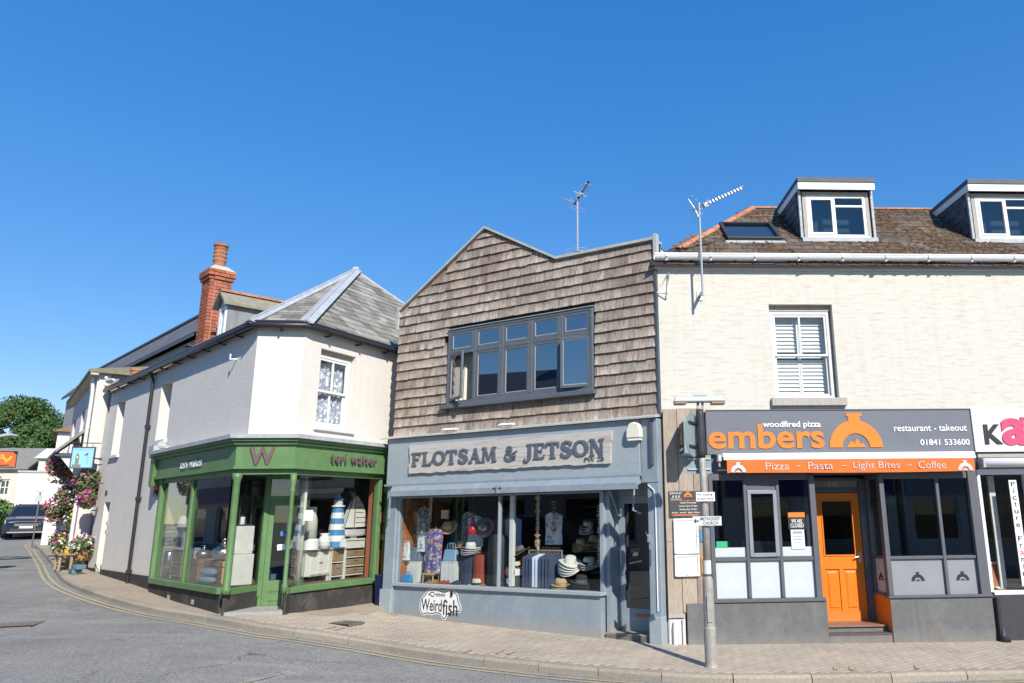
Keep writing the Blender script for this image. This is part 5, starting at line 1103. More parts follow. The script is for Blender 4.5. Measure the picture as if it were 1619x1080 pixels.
# ---- chimney, brick by brick
CX0, CX1, CY0, CY1 = -3.54, -3.06, .06, .50; CZ0, CZ1 = 5.05, 6.9
ch = ob('chimney_stack', MB().box(CX0 + .012, CX1 - .012, CY0 + .012, CY1 - .012, CZ0, CZ1 + .2), MORT, LH, FA)
bc = 0; hgt_ = .075; gap = .012; z = CZ0; r_ = 0
def brick(x0, x1, y0, y1, z0, z1):
    ob('brick', MB().box(x0, x1, y0, y1, z0, z1), BRICK, ch, FA)
def side_run(lo, hi, odd):
    res = []; x = lo; first = True; ln = .205
    while x < hi - .02:
        l_ = (.10 if (first and odd) else ln); res.append((x, min(x + l_, hi))); x += l_ + gap; first = False
    return res
while z < CZ1 + .20:
    g_ = 0 if z < CZ1 else (.035 if z < CZ1 + .09 else .06)
    x0, x1, y0, y1 = CX0 - g_, CX1 + g_, CY0 - g_, CY1 + g_
    for a, b in side_run(x0, x1, r_ % 2): brick(a, b, y0, y0 + .1, z, z + hgt_ - gap)
    for a, b in side_run(y0 + .112, y1, r_ % 2 == 0): brick(x1 - .1, x1, a, b, z, z + hgt_ - gap)
    z += hgt_; r_ += 1
ob('flaunching', MB().hexa([(CX0 - .05, CY0 - .05, z - .01), (CX1 + .05, CY0 - .05, z - .01), (CX1 + .05, CY1 + .05, z - .01), (CX0 - .05, CY1 + .05, z - .01), (CX0 + .10, CY0 + .09, z + .12), (CX1 - .10, CY0 + .09, z + .12), (CX1 - .10, CY1 - .09, z + .12), (CX0 + .10, CY1 - .09, z + .12)]), MORT, ch, FA)
pc = ((CX0 + CX1) / 2, (CY0 + CY1) / 2, z + .12)
pr = [(.125, 0), (.12, .08)] + [(.125 + (.016 if k % 2 else 0), .10 + k * .045) for k in range(8)] + [(.12, .44), (.15, .47), (.155, .52), (.11, .53), (.10, .40)]
ob('chimney_pot', MB().lathe(pr, pc, 16), TERR, ch, FA, smooth=False)
ob('lead_apron', MB().box(CX0 - .06, CX1 + .06, CY0 - .05, CY1 + .05, 5.30, 5.50), LEAD, LH, FA)
# dormer beside the chimney
dx0, dx1, dy0, dy1 = -2.45, -2.0, .12, 1.55
DLEAD = pm('dull_lead', (0.25, 0.26, 0.27), (0.18, 0.19, 0.2), 5, .7, .1, 10, streak=((0.13, 0.135, 0.14), .6))
dr_ = ob('dormer', MB().box(dx0, dx1, dy0, dy1, 5.2, 6.14), DLEAD, LH, FA)
ob('dormer_window', frame_rect(dx0 + .08, dx1 - .02, 5.45, 6.10, .07, dy0 - .04, dy0 - .002).box((dx0 + dx1) / 2 - .02, (dx0 + dx1) / 2 + .03, dy0 - .039, dy0 - .003, 5.52, 6.03), WHITEP, dr_, FA); ob('dormer_pane', MB().box(dx0 + .15, dx1 - .09, dy0 - .02, dy0 - .012, 5.52, 6.03), GLASSD, dr_, FA)
dmid = (dx0 + dx1) / 2
STONE = pm('mossy_stone_slate', (0.27, 0.25, 0.195), (0.19, 0.175, 0.13), 9, .9, .4, 40, stain=(0.2, 0.195, 0.1), stsc=3, stamt=.7, vary=.1)
ob('dormer_roof', MB().hexa([(dmid, dy0 - .12, 6.40), (dx1 + .10, dy0 - .12, 6.11), (dx1 + .10, dy1 + 1.2, 6.11), (dmid, dy1 + 1.2, 6.40), (dmid, dy0 - .12, 6.46), (dx1 + .10, dy0 - .12, 6.17), (dx1 + .10, dy1 + 1.2, 6.17), (dmid, dy1 + 1.2, 6.46)]), STONE, dr_, FA)
ob('dormer_roof', MB().hexa([(dx0 - .10, dy0 - .12, 6.11), (dmid, dy0 - .12, 6.40), (dmid, dy1 + 1.2, 6.40), (dx0 - .10, dy1 + 1.2, 6.11), (dx0 - .10, dy0 - .12, 6.17), (dmid, dy0 - .12, 6.46), (dmid, dy1 + 1.2, 6.46), (dx0 - .10, dy1 + 1.2, 6.17)]), STONE, dr_, FA)
for k in range(7): ridge_tile(Vector((dmid, dy0 - .12 + k * .38, 6.46)), Vector((dmid, dy0 + .25 + k * .38, 6.46)), .085, TERR, dr_, FA)
ob('gable_infill', MB().prism([(dx0, 6.14), (dx1, 6.14), (dmid, 6.42)], dy0, dy0 + .05), WHITEW, dr_, FA)
# low stack with two pots, and a lone pot at the party wall
M = FA @ T(-5.55, .35, 5.35)
ls = thing('low_chimney', 'low brick chimney with two squat terracotta pots behind the black gutter', 'chimney', M)
ob('stack', MB().box(-.42, .42, 0, .35, -.35, .22), BRICK, ls, M)
for x in (-.22, .18): ob('chimney_pot', MB().lathe([(.11, .22), (.12, .36), (.10, .40), (.07, .40)], (x, .17, 0), 12), TERR, ls, M)
ob('cowl', MB().lathe([(.10, .40), (.10, .5), (.14, .52), (.14, .56), (.05, .60)], (.18, .17, 0), 12), BLACKM, ls, M)
M = FA @ T(-8.85, .35, 5.3); pt = thing('chimney_pot', 'lone tall orange terracotta pot at the far end of the black gutter', 'chimney pot', M)
ob('pot', MB().lathe([(.15, 0), (.15, .44), (.17, .46), (.17, .52), (.12, .53)], n=14), TERR, pt, M, smooth=False); ob('collar', MB().box(-.22, .22, -.2, .2, -.3, .05), MORT, pt, M)
# ---- green shop: fascia, cornice, windows
zf0, zf1 = 2.80, 3.16
fas_pts = [FA @ Vector((-4.35, -.16, 0)), FC @ Vector((-.93, -.12, 0)), FC @ Vector((.04, -.16, 0)), FB @ Vector((-.14, -.16, 0))]
def band(pts, z0, z1, th, out, mat, name, parent):
    """continuous strip that follows the shop's three faces; out = how far it stands proud"""
    n = len(pts); outn = []
    for i in range(n):
        ds = []
        if i > 0: ds.append((pts[i] - pts[i - 1]).normalized())
        if i < n - 1: ds.append((pts[i + 1] - pts[i]).normalized())
        d = sum(ds, Vector()).normalized(); nn = Vector((d.y, -d.x, 0)); k = 1 / max(.5, nn.dot(Vector((ds[0].y, -ds[0].x, 0)))); outn.append(nn * k)
    m = MB()
    for i in range(n - 1):
        a, b = pts[i] + outn[i] * out, pts[i + 1] + outn[i + 1] * out; c, d = pts[i + 1] + outn[i + 1] * (out - th), pts[i] + outn[i] * (out - th)
        m.hexa([(a.x, a.y, z0), (b.x, b.y, z0), (c.x, c.y, z0), (d.x, d.y, z0), (a.x, a.y, z1), (b.x, b.y, z1), (c.x, c.y, z1), (d.x, d.y, z1)])
    return ob(name, m, mat, parent, Matrix())
fo = band(fas_pts, zf0, zf1, .10, 0, GRN, 'fascia', LH)
band(fas_pts, zf0 - .05, zf0 - .001, .14, .025, GRN, 'fascia_bead', LH); band(fas_pts, zf1 + .001, zf1 + .055, .20, .05, GRN, 'cornice', LH); band(fas_pts, zf1 + .056, zf1 + .10, .26, .10, GRN, 'cornice', LH)
band(fas_pts, zf1 + .101, zf1 + .17, .36, .145, LEAD, 'lead_flashing', LH)
band(fas_pts, zf0 - .14, zf0 - .051, .12, -.06, GRN, 'transom', LH)
ob('console', MB().prism([(-.10, 2.62), (.06, 2.62), (.10, 2.8), (.13, 3.2), (-.14, 3.2), (-.13, 2.8)], -.22, .02).box(-.15, .14, -.26, .02, 3.2, 3.3), GRN, LH, FA @ T(-4.42, 0, 0)); ob('console_cap', MB().box(-.17, .16, -.28, .02, 3.301, 3.45).tube([(-.17, -.13, 3.46), (.16, -.13, 3.46)], .09, 8), LEAD, LH, FA @ T(-4.42, 0, 0))
# lettering on the fascia
M = FC @ T(0, -.15, 0)
Wl = thing('shop_lettering', 'big purple cut W fixed on the green corner fascia', 'lettering', FC @ T(-.5, -.14, 2.82)); letters('W', -.70, -.28, 2.81, 3.12, -.165, REDL, Wl, FC, .03, .006)
t = thing('shop_lettering', 'purple cut letters reading teri walter on the sunlit right fascia', 'lettering', FB @ T(-1.2, -.17, 2.88)); letters('teri walter', -1.72, -.52, 2.90, 3.08, -.185, REDL, t, FB, .03, .001, sp=1.25)
t = thing('shop_lettering', 'small cut letters reading teri walter on the shaded left fascia', 'lettering', FA @ T(-2.2, -.17, 2.9)); letters('teri walter', -2.75, -1.55, 2.88, 3.06, -.185, PALE, t, FA, .02, .001, sp=1.2)
# left window
zsl, zst = .80, 2.665
fl = MB(); fl.box(-4.08, -3.98, -.13, .05, .70, zst + .14); fl.box(-2.28, -2.20, -.10, .03, zsl, zst); fl.box(-4.0, -.3, -.15, .06, .70, zsl)
lf = ob('left_shopfront', fl, GRN, LH, FA, bevel=.006)
pane(-3.98, -2.28, zsl, zst, -.06, GLASS, lf, FA); pane(-2.20, -.42, zsl, zst, -.06, GLASS, lf, FA)
ob('left_riser', MB().box(-4.1, -.28, -.10, .1, .0, .70), BPL, LH, FA)
for x in (-2.9, -1.6): ob('air_vent', MB().box(x, x + .14, -.104, -.101, .46, .54), MORT, LH, FA)
# corner post, return window, recessed door, right post
cpos = FC @ Vector((-.89, -.06, 0))
ob('corner_post', MB().lathe([(.075, .72), (.075, .8), (.058, .84), (.058, 2.55), (.08, 2.60), (.08, 2.68)], (cpos.x, cpos.y, 0), 14), GRN, LH, Matrix(), smooth=True)
rpos = FC @ Vector((.03, -.08, 0))
ob('right_post', MB().lathe([(.05, .72), (.05, .84), (.035, .88), (.035, 2.35), (.05, 2.40), (.035, 2.45), (.055, 2.52), (.055, 2.68)], (rpos.x, rpos.y, 0), 12), GRN, LH, Matrix(), smooth=True)
d0 = FC @ Vector((-.62, .75, 0)); d1 = FC @ Vector((.10, .85, 0))          # recessed door line
def upright(a, b, z0, z1, th, mat, nm, parent):
    d = (b - a).normalized(); n_ = Vector((-d.y, d.x, 0)) * th; m = MB().hexa([(a.x, a.y, z0), (b.x, b.y, z0), (b.x + n_.x, b.y + n_.y, z0), (a.x + n_.x, a.y + n_.y, z0), (a.x, a.y, z1), (b.x, b.y, z1), (b.x + n_.x, b.y + n_.y, z1), (a.x + n_.x, a.y + n_.y, z1)])
    return ob(nm, m, mat, parent, Matrix())
lr = ob('left_return', MB().tube([d0 + Vector((0, 0, .6)), d0 + Vector((0, 0, 2.68))], .05, 4), GRN, LH, Matrix())
upright(cpos, d0, .70, .80, .06, GRN, 'return_sill', lr); upright(cpos, d0, .30, .698, .05, BPL, 'return_riser', lr); upright(cpos, d0, .801, 2.66, .006, GLASS, 'pane', lr)
upright(cpos + Vector((0, 0, 0)), d0, 2.661, 2.79, .05, GRN, 'return_head', lr)
r0 = FB @ Vector((-2.24, -.05, 0)); upright(d1, rpos, .70, .80, .06, GRN, 'right_return_sill', LH); upright(d1, rpos, .30, .698, .05, BPL, 'right_return_riser', LH); upright(d1, rpos, .801, 2.66, .006, GLASS, 'right_return_pane', LH)
# the door
u = (d1 - d0).normalized(); MD = Matrix(((u.x, -u.y, 0, d0.x), (u.y, u.x, 0, d0.y), (0, 0, 1, 0), (0, 0, 0, 1))); Ld = (d1 - d0).length
ob('door_frame', MB().box(.0, .055, -.02, .06, .4, 2.68).box(Ld - .055, Ld, -.02, .06, .4, 2.68).box(.055, Ld - .055, -.02, .06, 2.24, 2.32).box(.055, Ld - .055, -.02, .06, 2.62, 2.72), GRN, LH, MD)
gd = ob('door', MB().holed(.058, Ld - .058, .44, 2.238, [(.15, Ld - .15, .86, 2.15)], 0, .045), GRN, LH, MD)
ob('door_panel', MB().box(.15, Ld - .15, -.012, -.001, .52, .62).box(.15, Ld - .15, -.012, -.001, .67, .77), GRN, gd, MD); pane(.15, Ld - .15, .86, 2.15, .02, GLASSD, gd, MD); pane(.055, Ld - .055, 2.32, 2.62, .02, GLASSD, gd, MD, name='fanlight')
ob('threshold', MB().hprism([(cpos.x, cpos.y), (rpos.x, rpos.y), (d1.x, d1.y), (d0.x, d0.y)], .1, .435), pm('grey_step_stone', (0.36, 0.36, 0.34), (0.28, 0.28, 0.265), 10, .8), LH, Matrix())
ob('porch_ceiling', MB().hprism([(cpos.x, cpos.y + .05), (rpos.x, rpos.y + .05), (d1.x, d1.y), (d0.x, d0.y)], 2.69, 2.74), GRND, LH, Matrix())
# right window
fr = MB(); fr.box(-2.31, -.20, -.10, .10, .70, zsl); fr.box(-.27, -.19, -.08, .06, zsl, zst)
rf_ = ob('right_shopfront', fr, GRN, LH, FB, bevel=.006); pane(-2.26, -.27, zsl, zst, -.03, GLASS, rf_, FB); ob('right_riser', MB().box(-2.29, -.22, -.06, .1, .0, .70), BPL, LH, FB)
ob('window_notice', MB().box(-2.1, -1.90, -.035, -.031, 1.88, 2.06), PAPER, rf_, FB)
# brick pier and dark green gate towards the shingled shop
ob('brick_pier', MB().box(-.188, -.05, -.02, .25, .2, 2.68), BRICK, LH, FB)
ga = FB @ Vector((-.045, .02, 0)); gb = FF @ Vector((-.012, -.02, 0)); gt_ = thing('side_gate', 'dark green boarded side gate in the gap beside the shingled shop', 'gate', T(ga.x, ga.y, .2))
gd_ = (gb - ga); nb = 5
for k in range(nb):
    a = ga + gd_ * (k / nb + .01); b = ga + gd_ * ((k + 1) / nb - .01); upright(a, b, .2, 2.95, .03, GRND, 'board', gt_)
dirg = gd_.normalized(); 
for z in (.6, 1.5, 2.4): upright(ga - Vector((-dirg.y, dirg.x, 0)) * .0 + dirg * .01 + Vector((dirg.y, -dirg.x, 0)) * .032, gb - dirg * .01 + Vector((dirg.y, -dirg.x, 0)) * .032, z, z + .1, .03, GRND, 'rail', gt_)
ob('gap_wall', MB().box(-.05, .3, .30, .34, .2, 5.2), LWALL, LH, FB)
# shop interior, floors
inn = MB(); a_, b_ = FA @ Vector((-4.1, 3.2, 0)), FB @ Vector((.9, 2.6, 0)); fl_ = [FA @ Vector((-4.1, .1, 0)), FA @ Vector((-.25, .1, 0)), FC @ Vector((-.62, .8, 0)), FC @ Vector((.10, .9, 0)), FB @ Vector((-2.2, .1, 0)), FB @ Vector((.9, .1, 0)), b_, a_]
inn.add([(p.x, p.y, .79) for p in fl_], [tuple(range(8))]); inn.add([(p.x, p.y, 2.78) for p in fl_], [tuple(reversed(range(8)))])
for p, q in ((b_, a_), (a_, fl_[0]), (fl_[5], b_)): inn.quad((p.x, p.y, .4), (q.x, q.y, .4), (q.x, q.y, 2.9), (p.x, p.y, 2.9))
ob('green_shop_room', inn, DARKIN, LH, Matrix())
ob('display_floor', MB().add([(p.x, p.y, .80) for p in (FA @ Vector((-4.0, .07, 0)), FA @ Vector((-.5, .07, 0)), FA @ Vector((-.9, 1.2, 0)), FA @ Vector((-4.0, 1.6, 0)))], [(0, 1, 2, 3)]), FLOORIN, LH, Matrix())
ob('display_floor', MB().box(-1.78, .8, .08, .9, .70, .795), FLOORIN, LH, FB)
ip = ob('brick_reveal', MB().box(-4.049, -4.03, .0, .42, .80, 2.66), MORT, LH, FA)
for r_ in range(24):
    for k in range(3):
        y = .0 + k * .15 - (.07 if r_ % 2 else 0); y0_, y1_ = max(.003, y + .004), min(.415, y + .144)
        if y1_ - y0_ > .02: ob('brick', MB().box(-4.0299, -4.018, y0_, y1_, .81 + r_ * .077, .81 + r_ * .077 + .066), pm('whitewashed_brick', (0.6, 0.57, 0.5), (0.5, 0.46, 0.4), 12, .9, vary=.2), ip, FA)
ob('cream_column', MB().tube([(-1.83, .28, .795), (-1.83, .28, 2.7)], .055, 12), pm('cream_column_paint', (0.66, 0.62, 0.52), None, 5, .6), LH, FB, smooth=True)
# amber lamp on the left wall
M = FA @ T(-4.62, -.02, 2.55); t = thing('alarm_lamp', 'small amber alarm lamp on the wall beside the green console', 'alarm box', M)
ob('lens', MB().box(-.09, .09, -.09, .0, .0, .20), pm('amber_plastic', (0.75, 0.32, 0.03), None, 5, .3), t, M, bevel=.02); ob('base', MB().box(-.07, .07, -.05, .0, -.14, -.002), FDARK, t, M, bevel=.01)
# gull on the gutter
M = FA @ T(-9.35, -.12, 5.36) @ Rz(200); t = thing('gull', 'white gull with grey wings perched at the far end of the black gutter', 'bird', M)
gb_ = MB(); gb_.lathe([(.001, -.2), (.05, -.14), (.075, -.03), (.07, .06), (.04, .13), (.001, .17)], n=10); gb_.v = [(p[2] * 1.0, p[0] * .8, p[1] * .9 + .15) for p in gb_.v]; gb_.ball((.17, 0, .25), .045, .04, .042, 8, 6); gb_.tube([(.11, 0, .18), (.16, 0, .24)], .04, 8)
ob('body', gb_, WHT, t, M, smooth=True); ob('wing', MB().hexa([(-.26, -.075, .17), (.06, -.08, .16), (.06, -.06, .14), (-.2, -.05, .16), (-.26, -.07, .19), (.04, -.085, .21), (.04, -.05, .22), (-.2, -.04, .19)]).hexa([(-.26, .06, .17), (.06, .05, .16), (.06, .08, .14), (-.2, .075, .16), (-.26, .06, .19), (.04, .05, .21), (.04, .085, .22), (-.2, .07, .19)]), PALE, t, M)
ob('bill', MB().tube([(.21, 0, .25), (.27, 0, .238)], .013, 6, .004), pm('yellow_bill', (0.7, 0.45, 0.05), None, 4, .5), t, M); ob('leg', MB().tube([(.0, -.03, .09), (.0, -.03, -.02)], .007, 5), TERR, t, M); ob('leg', MB().tube([(.0, .03, .09), (.0, .03, -.02)], .007, 5), TERR, t, M)
FFG = FF @ T(0, -.13, 0)   # the window goods stand close behind the pane
# ------------------------------------------------------------------ goods in the shingled shop's window
def hat_meshes(crown_r, crown_h, brim, curl, mat, band):
    c = MB().lathe([(crown_r * 1.02, 0), (crown_r, .02), (crown_r * .93, crown_h * .7), (crown_r * .8, crown_h * .95), (crown_r * .4, crown_h * .93), (.001, crown_h * .86)], n=18, sx=1.12, sy=.92)
    n = 24; b = MB(); rings = []
    for r in (crown_r * .98, brim * .8, brim, brim * .985):
        for k in range(n):
            t = 2 * math.pi * k / n; lift = curl * max(0, (r - crown_r)) * (abs(math.cos(t)) ** 2 - .25 * abs(math.sin(t)))
            b.v.append((r * 1.1 * math.cos(t), r * .95 * math.sin(t), .004 + lift - (.006 if r == brim * .985 else 0)))
    for i in range(3):
        for k in range(n): b.f.append((i * n + k, i * n + (k + 1) % n, (i + 1) * n + (k + 1) % n, (i + 1) * n + k))
    bd = MB().lathe([(crown_r * 1.045, .005), (crown_r * 1.03, .045)], n=18, sx=1.12, sy=.92)
    bd.f = bd.f[:18]
    return c.mesh('crown', smooth=True), b.mesh('brim', smooth=True), bd.mesh('hat_band', smooth=True)
ORD = ['at the bottom', 'second from the bottom', 'third from the bottom', 'fourth from the bottom', 'on top', 'at the end']
def place_in(k, n): return 'at the bottom' if k == 0 else 'on top' if k == n - 1 else ORD[k]
STRAW = pm('straw', (0.60, 0.44, 0.23), (0.47, 0.33, 0.16), 60, .8, .4, 120); PSTR = pm('pale_straw', (0.72, 0.66, 0.54), (0.6, 0.54, 0.42), 60, .8, .4, 120); FELT = pm('grey_felt', (0.17, 0.15, 0.145), (0.13, 0.115, 0.11), 20, .95); BFELT = pm('black_felt_hat', (0.035, 0.034, 0.036), None, 20, .9); TAN = pm('tan_felt', (0.36, 0.22, 0.11), (0.29, 0.17, 0.08), 20, .95); WHAT = pm('white_paper_straw', (0.78, 0.76, 0.7), (0.68, 0.66, 0.6), 60, .8, .3, 120)
HATS = {}
def hat(kind, M, label, group='hats in the shingled shop window', s=1.0):
    if kind not in HATS:
        m, bnd, cr_, ch_, br_, cu_ = {'straw': (STRAW, TAN, .092, .12, .155, .2), 'pale': (PSTR, BFELT, .092, .12, .16, .25), 'felt': (FELT, BFELT, .095, .12, .19, .45), 'black': (BFELT, FELT, .092, .11, .17, .3), 'tan': (TAN, BFELT, .09, .15, .15, -.5), 'white': (WHAT, PALE, .092, .12, .19, .35)}[kind]
        HATS[kind] = (hat_meshes(cr_, ch_, br_, cu_, m, bnd), m, bnd)
    (c, b, d), m, bnd = HATS[kind]; M = M @ Matrix.Scale(s, 4)
    t = thing('hat', label, 'hat', M, group); ob('crown', c, m, t, M); ob('brim', b, m, t, M); ob('hat_band', d, bnd, t, M); return t
def h_(kind, x, y, z, label, rx=0, ry=0, rz_=0, s=1.0): return hat(kind, FFG @ T(x, y, z) @ Rz(rz_) @ Rx(rx) @ Ry(ry), label, s=s)
h_('straw', 1.22, .45, 1.72, 'tan straw trilby hung beside the grey patterned vest top', 55, 0, 10)
h_('straw', 1.40, .62, 1.36, 'straw trilby on the shelf behind the pale blue handbag')
for k in range(4): h_('white', 1.78, .42, 1.25 + k * .035, 'white straw hat in the flat stack above navy trousers, ' + place_in(k, 4), 0, 0, 20 * k, .95)
h_('felt', 2.10, .42, 1.72, 'grey felt hat hung flat facing the street next to the red lamp', 82, 0, 8, 1.0)
h_('pale', 2.02, .33, .727, 'pale straw hat lying on the display floor at the foot of the rust red trousers')
h_('felt', 2.88, .42, 1.285, 'wide brimmed grey felt hat resting on the pine panel', 12, -14, 0, 1.05)
h_('pale', 2.80, .40, 1.03, 'pale straw trilby standing on the round red and white sign')
for k in range(5): h_('white', 3.92, .42, 1.00 + k * .035, 'white brimmed hat in the leaning stack by the shirts, ' + place_in(k, 5), 22, 0, 15 * k, 1.0)
for k in range(3): h_('pale', 4.24, .5, 1.06 + k * .03, 'pale banded hat in the pile beside the white hats, ' + place_in(k, 3), 10, 0, 25 * k)
for k in range(3): h_('pale', 3.95, .95, 1.62 + k * .04, 'pale straw hat stacked on the upper hat shelf, ' + place_in(k, 3), 14, 0, 31 * k, .95)
for k in range(3): h_('black', 4.26, .95, 1.61 + k * .04, 'dark hat stacked on the upper hat shelf, ' + place_in(k, 3), 12, 0, 17 * k, .95)
for k in range(3): h_('straw', 3.86, .85, 1.33 + k * .04, 'straw trilby stacked on the middle hat shelf, ' + place_in(k, 3), 14, 0, 31 * k, .9)
for k in range(3): h_('tan', 4.14, .85, 1.33 + k * .05, 'tan cloche hat stacked on the middle hat shelf, ' + place_in(k, 3), 8, 0, 31 * k, 1.1)
for k in range(3): h_('straw', 3.82, .30, .727 + k * .03, 'straw hat in the low floor stack below the white hats, ' + place_in(k, 3), 6, 0, 19 * k)
for k in range(4): h_('black', 4.22, .32, .735 + k * .035, 'black felt hat in the low stack by the door, ' + place_in(k, 4), 8, 0, 19 * k, 1.15)
# garments
def garment(name, label, cat, pts, M, mat, depth=.10, folds=9, seed=1, hanger=True, group=None):
    """hanging cloth: outline given as (z, left, right) rows, puffed front and back with folds"""
    rr = random.Random(seed); t = thing(name, label, cat, M, group); m = MB(); n = 14; rows = len(pts); ph = rr.uniform(0, 6)
    for side in (-1, 1):
        base = len(m.v)
        for j, (z, a, b) in enumerate(pts):
            for i in range(n + 1):
                u = i / n; x = a + (b - a) * u; bul = math.sin(math.pi * u) ** .5 * depth / 2; fo = .012 * math.sin(u * folds * 2.2 + ph + j * .3) * (j / rows)
                m.v.append((x + fo * .5, side * bul + fo, z + .004 * math.sin(i * 1.3 + j)))
        for j in range(rows - 1):
            for i in range(n):
                q = (base + j * (n + 1) + i, base + j * (n + 1) + i + 1, base + (j + 1) * (n + 1) + i + 1, base + (j + 1) * (n + 1) + i); m.f.append(q if side > 0 else q[::-1])
    ob('cloth', m, mat, t, M, smooth=True)
    if hanger:
        z0, a, b = pts[0]; ob('hanger', MB().tube([(a - .02, 0, z0 - .06), ((a + b) / 2, 0, z0 + .03), (b + .02, 0, z0 - .06)], .010, 6).tube([((a + b) / 2, 0, z0 + .03), ((a + b) / 2, 0, z0 + .09), ((a + b) / 2 + .03, 0, z0 + .11)], .004, 5), TAN, t, M)
    return t
def floral(name, base, cols, scale):
    m = bpy.data.materials.new(name); m.use_nodes = True; t = m.node_tree; N = t.nodes; L = t.links; b = N['Principled BSDF']; b.inputs['Roughness'].default_value = .85
    v = N.new('ShaderNodeTexVoronoi'); v.inputs['Scale'].default_value = scale; tc = N.new('ShaderNodeTexCoord'); L.new(tc.outputs['Object'], v.inputs['Vector'])
    r = N.new('ShaderNodeValToRGB'); r.color_ramp.interpolation = 'CONSTANT'; sx = N.new('ShaderNodeSeparateColor'); L.new(v.outputs['Color'], sx.inputs[0]); L.new(sx.outputs[0], r.inputs[0])
    el = r.color_ramp.elements; el[0].color = (*base, 1); el[1].position = .35; el[1].color = (*cols[0], 1)
    for k, c in enumerate(cols[1:]): e = el.new(.35 + .65 * (k + 1) / len(cols)); e.color = (*c, 1)
    L.new(r.outputs[0], b.inputs['Base Color']); return m
GV = floral('grey_leaf_print', (.12, .13, .15), [(.2, .21, .23), (.32, .33, .35), (.07, .075, .09)], 30); WV = floral('white_leaf_print', (.72, .74, .76), [(.62, .66, .72), (.3, .38, .5), (.75, .75, .75)], 22); DV = floral('bright_floral_print', (.10, .10, .32), [(.6, .1, .2), (.62, .5, .42), (.12, .16, .45), (.65, .3, .12), (.2, .35, .4)], 24)
NAVY = pm('navy_cotton', (0.05, 0.065, 0.12), (0.035, 0.045, 0.09), 12, .9); RUSTC = pm('rust_red_cotton', (0.34, 0.07, 0.04), (0.26, 0.05, 0.03), 12, .9); DENIM = pm('pale_blue_denim', (0.32, 0.45, 0.62), None, 14, .9); DGREY = pm('dark_green_grey_wax', (0.06, 0.07, 0.07), (0.045, 0.05, 0.052), 8, .7); DNAVY = pm('dark_denim', (0.06, 0.08, 0.14), (0.04, 0.055, 0.10), 14, .9); LILAC = pm('pale_blue_shirt', (0.55, 0.62, 0.75), None, 8, .9)
M = FFG @ T(.61, .42, 1.60); garment('vest_top', 'grey leaf print vest top on a wooden hanger by the pine end panel', 'clothing', [(.50, -.10, .10), (.44, -.17, .17), (.3, -.15, .15), (.1, -.17, .17), (0, -.18, .18)], M, GV, .12)
M = FFG @ T(.62, .44, 1.28); garment('cropped_trousers', 'white blue leaf print trousers hanging below the grey vest top', 'clothing', [(.34, -.17, .17), (.2, -.18, .18), (.05, -.19, .20), (0, -.19, .2)], M, WV, .1, hanger=False)
M = FFG @ T(.86, .40, 1.10); garment('pale_shirt', 'pale blue shirt hem hanging beside the floral tunic', 'clothing', [(.5, -.05, .1), (.3, -.12, .1), (.05, -.2, .05), (0, -.16, .0)], M, LILAC, .08, hanger=False)
M = FFG @ T(1.0, .32, .90); garment('tunic_dress', 'bright floral tunic dress on a wooden hanger over the little stool', 'clothing', [(.80, -.10, .10), (.74, -.20, .20), (.55, -.17, .19), (.3, -.19, .17), (.1, -.22, .16), (0, -.22, .15)], M, DV, .14, 11)
M = FFG @ T(1.75, .38, .73); garment('navy_trousers', 'navy trousers hanging under the stack of white hats', 'clothing', [(.52, -.14, .15), (.3, -.15, .14), (.05, -.13, .13), (0, -.12, .12)], M, NAVY, .12, hanger=False)
M = FFG @ T(2.02, .36, .73); garment('rust_trousers', 'rust red trousers hanging beside the navy pair', 'clothing', [(.52, -.11, .12), (.3, -.12, .12), (.05, -.11, .13), (0, -.1, .13)], M, RUSTC, .12, hanger=False)
M = FFG @ T(2.42, .42, .75); garment('long_coat', 'dark waxed long coat hanging by the window mullion', 'clothing', [(.85, -.10, .10), (.78, -.22, .22), (.5, -.25, .24), (.1, -.25, .25), (0, -.24, .24)], M, DGREY, .2)
SHL = ['dark denim shirt at the end of the chrome rail beside the pine panel', 'second dark denim shirt from the pine panel end of the rail', 'dark denim shirt touching the pale shirts on the pine panel side', 'pale blue shirt next to the pine panel side dark shirts', 'pale blue shirt next to the white hat side dark shirts', 'dark denim shirt touching the pale shirts on the white hat side', 'dark denim shirt second from the pale pair towards the white hats', 'dark denim shirt last but one before the white hats', 'dark denim shirt at the end of the chrome rail beside the white hats']
for k in range(9):
    x = 3.14 + k * .067; mt = LILAC if k in (3, 4) else DNAVY
    M = FFG @ T(x, .45, .74) @ Rz(62)
    garment('hanging_shirt', SHL[k], 'shirt', [(.54, -.06, .06), (.48, -.2, .2), (.25, -.2, .2), (0, -.2, .21)], M, mt, .06, 6, k, True, 'shirts on the chrome rail')
t = thing('garment_rail', 'short chrome garment rail carrying denim shirts', 'rail', FFG @ T(3.05, .45, .73)); ob('bar', MB().tube([(3.05, .45, 1.33), (3.75, .45, 1.33)], .013, 8), ALU, t, FFG)
for x in (3.06, 3.74): ob('upright', MB().tube([(x, .45, .726), (x, .45, 1.33)], .012, 8), ALU, t, FFG)
for k, (x, z, mt, lb) in enumerate(((1.18, 1.28, NAVY, 'navy jumper hanging at the back behind the floral tunic'), (1.52, 1.45, GV, 'grey leaf print blouse hanging at the back above the pale blue handbag'), (1.72, 1.38, LILAC, 'pale blue blouse hanging at the back behind the red lamp'), (2.28, 1.35, RUSTC, 'rust red jumper hanging at the back near the dark coat'), (2.58, 1.35, DENIM, 'pale denim jacket hanging at the back by the white inner post'), (3.42, 1.42, WV, 'white leaf print blouse hanging at the back over the denim shirts'))):
    garment('hanging_garment', lb, 'clothing', [(.55, -.07, .07), (.49, -.19, .19), (.25, -.17, .17), (0, -.18, .18)], FFG @ T(x, .62 + .05 * (k % 2), z), mt, .12, 8, 40 + k)
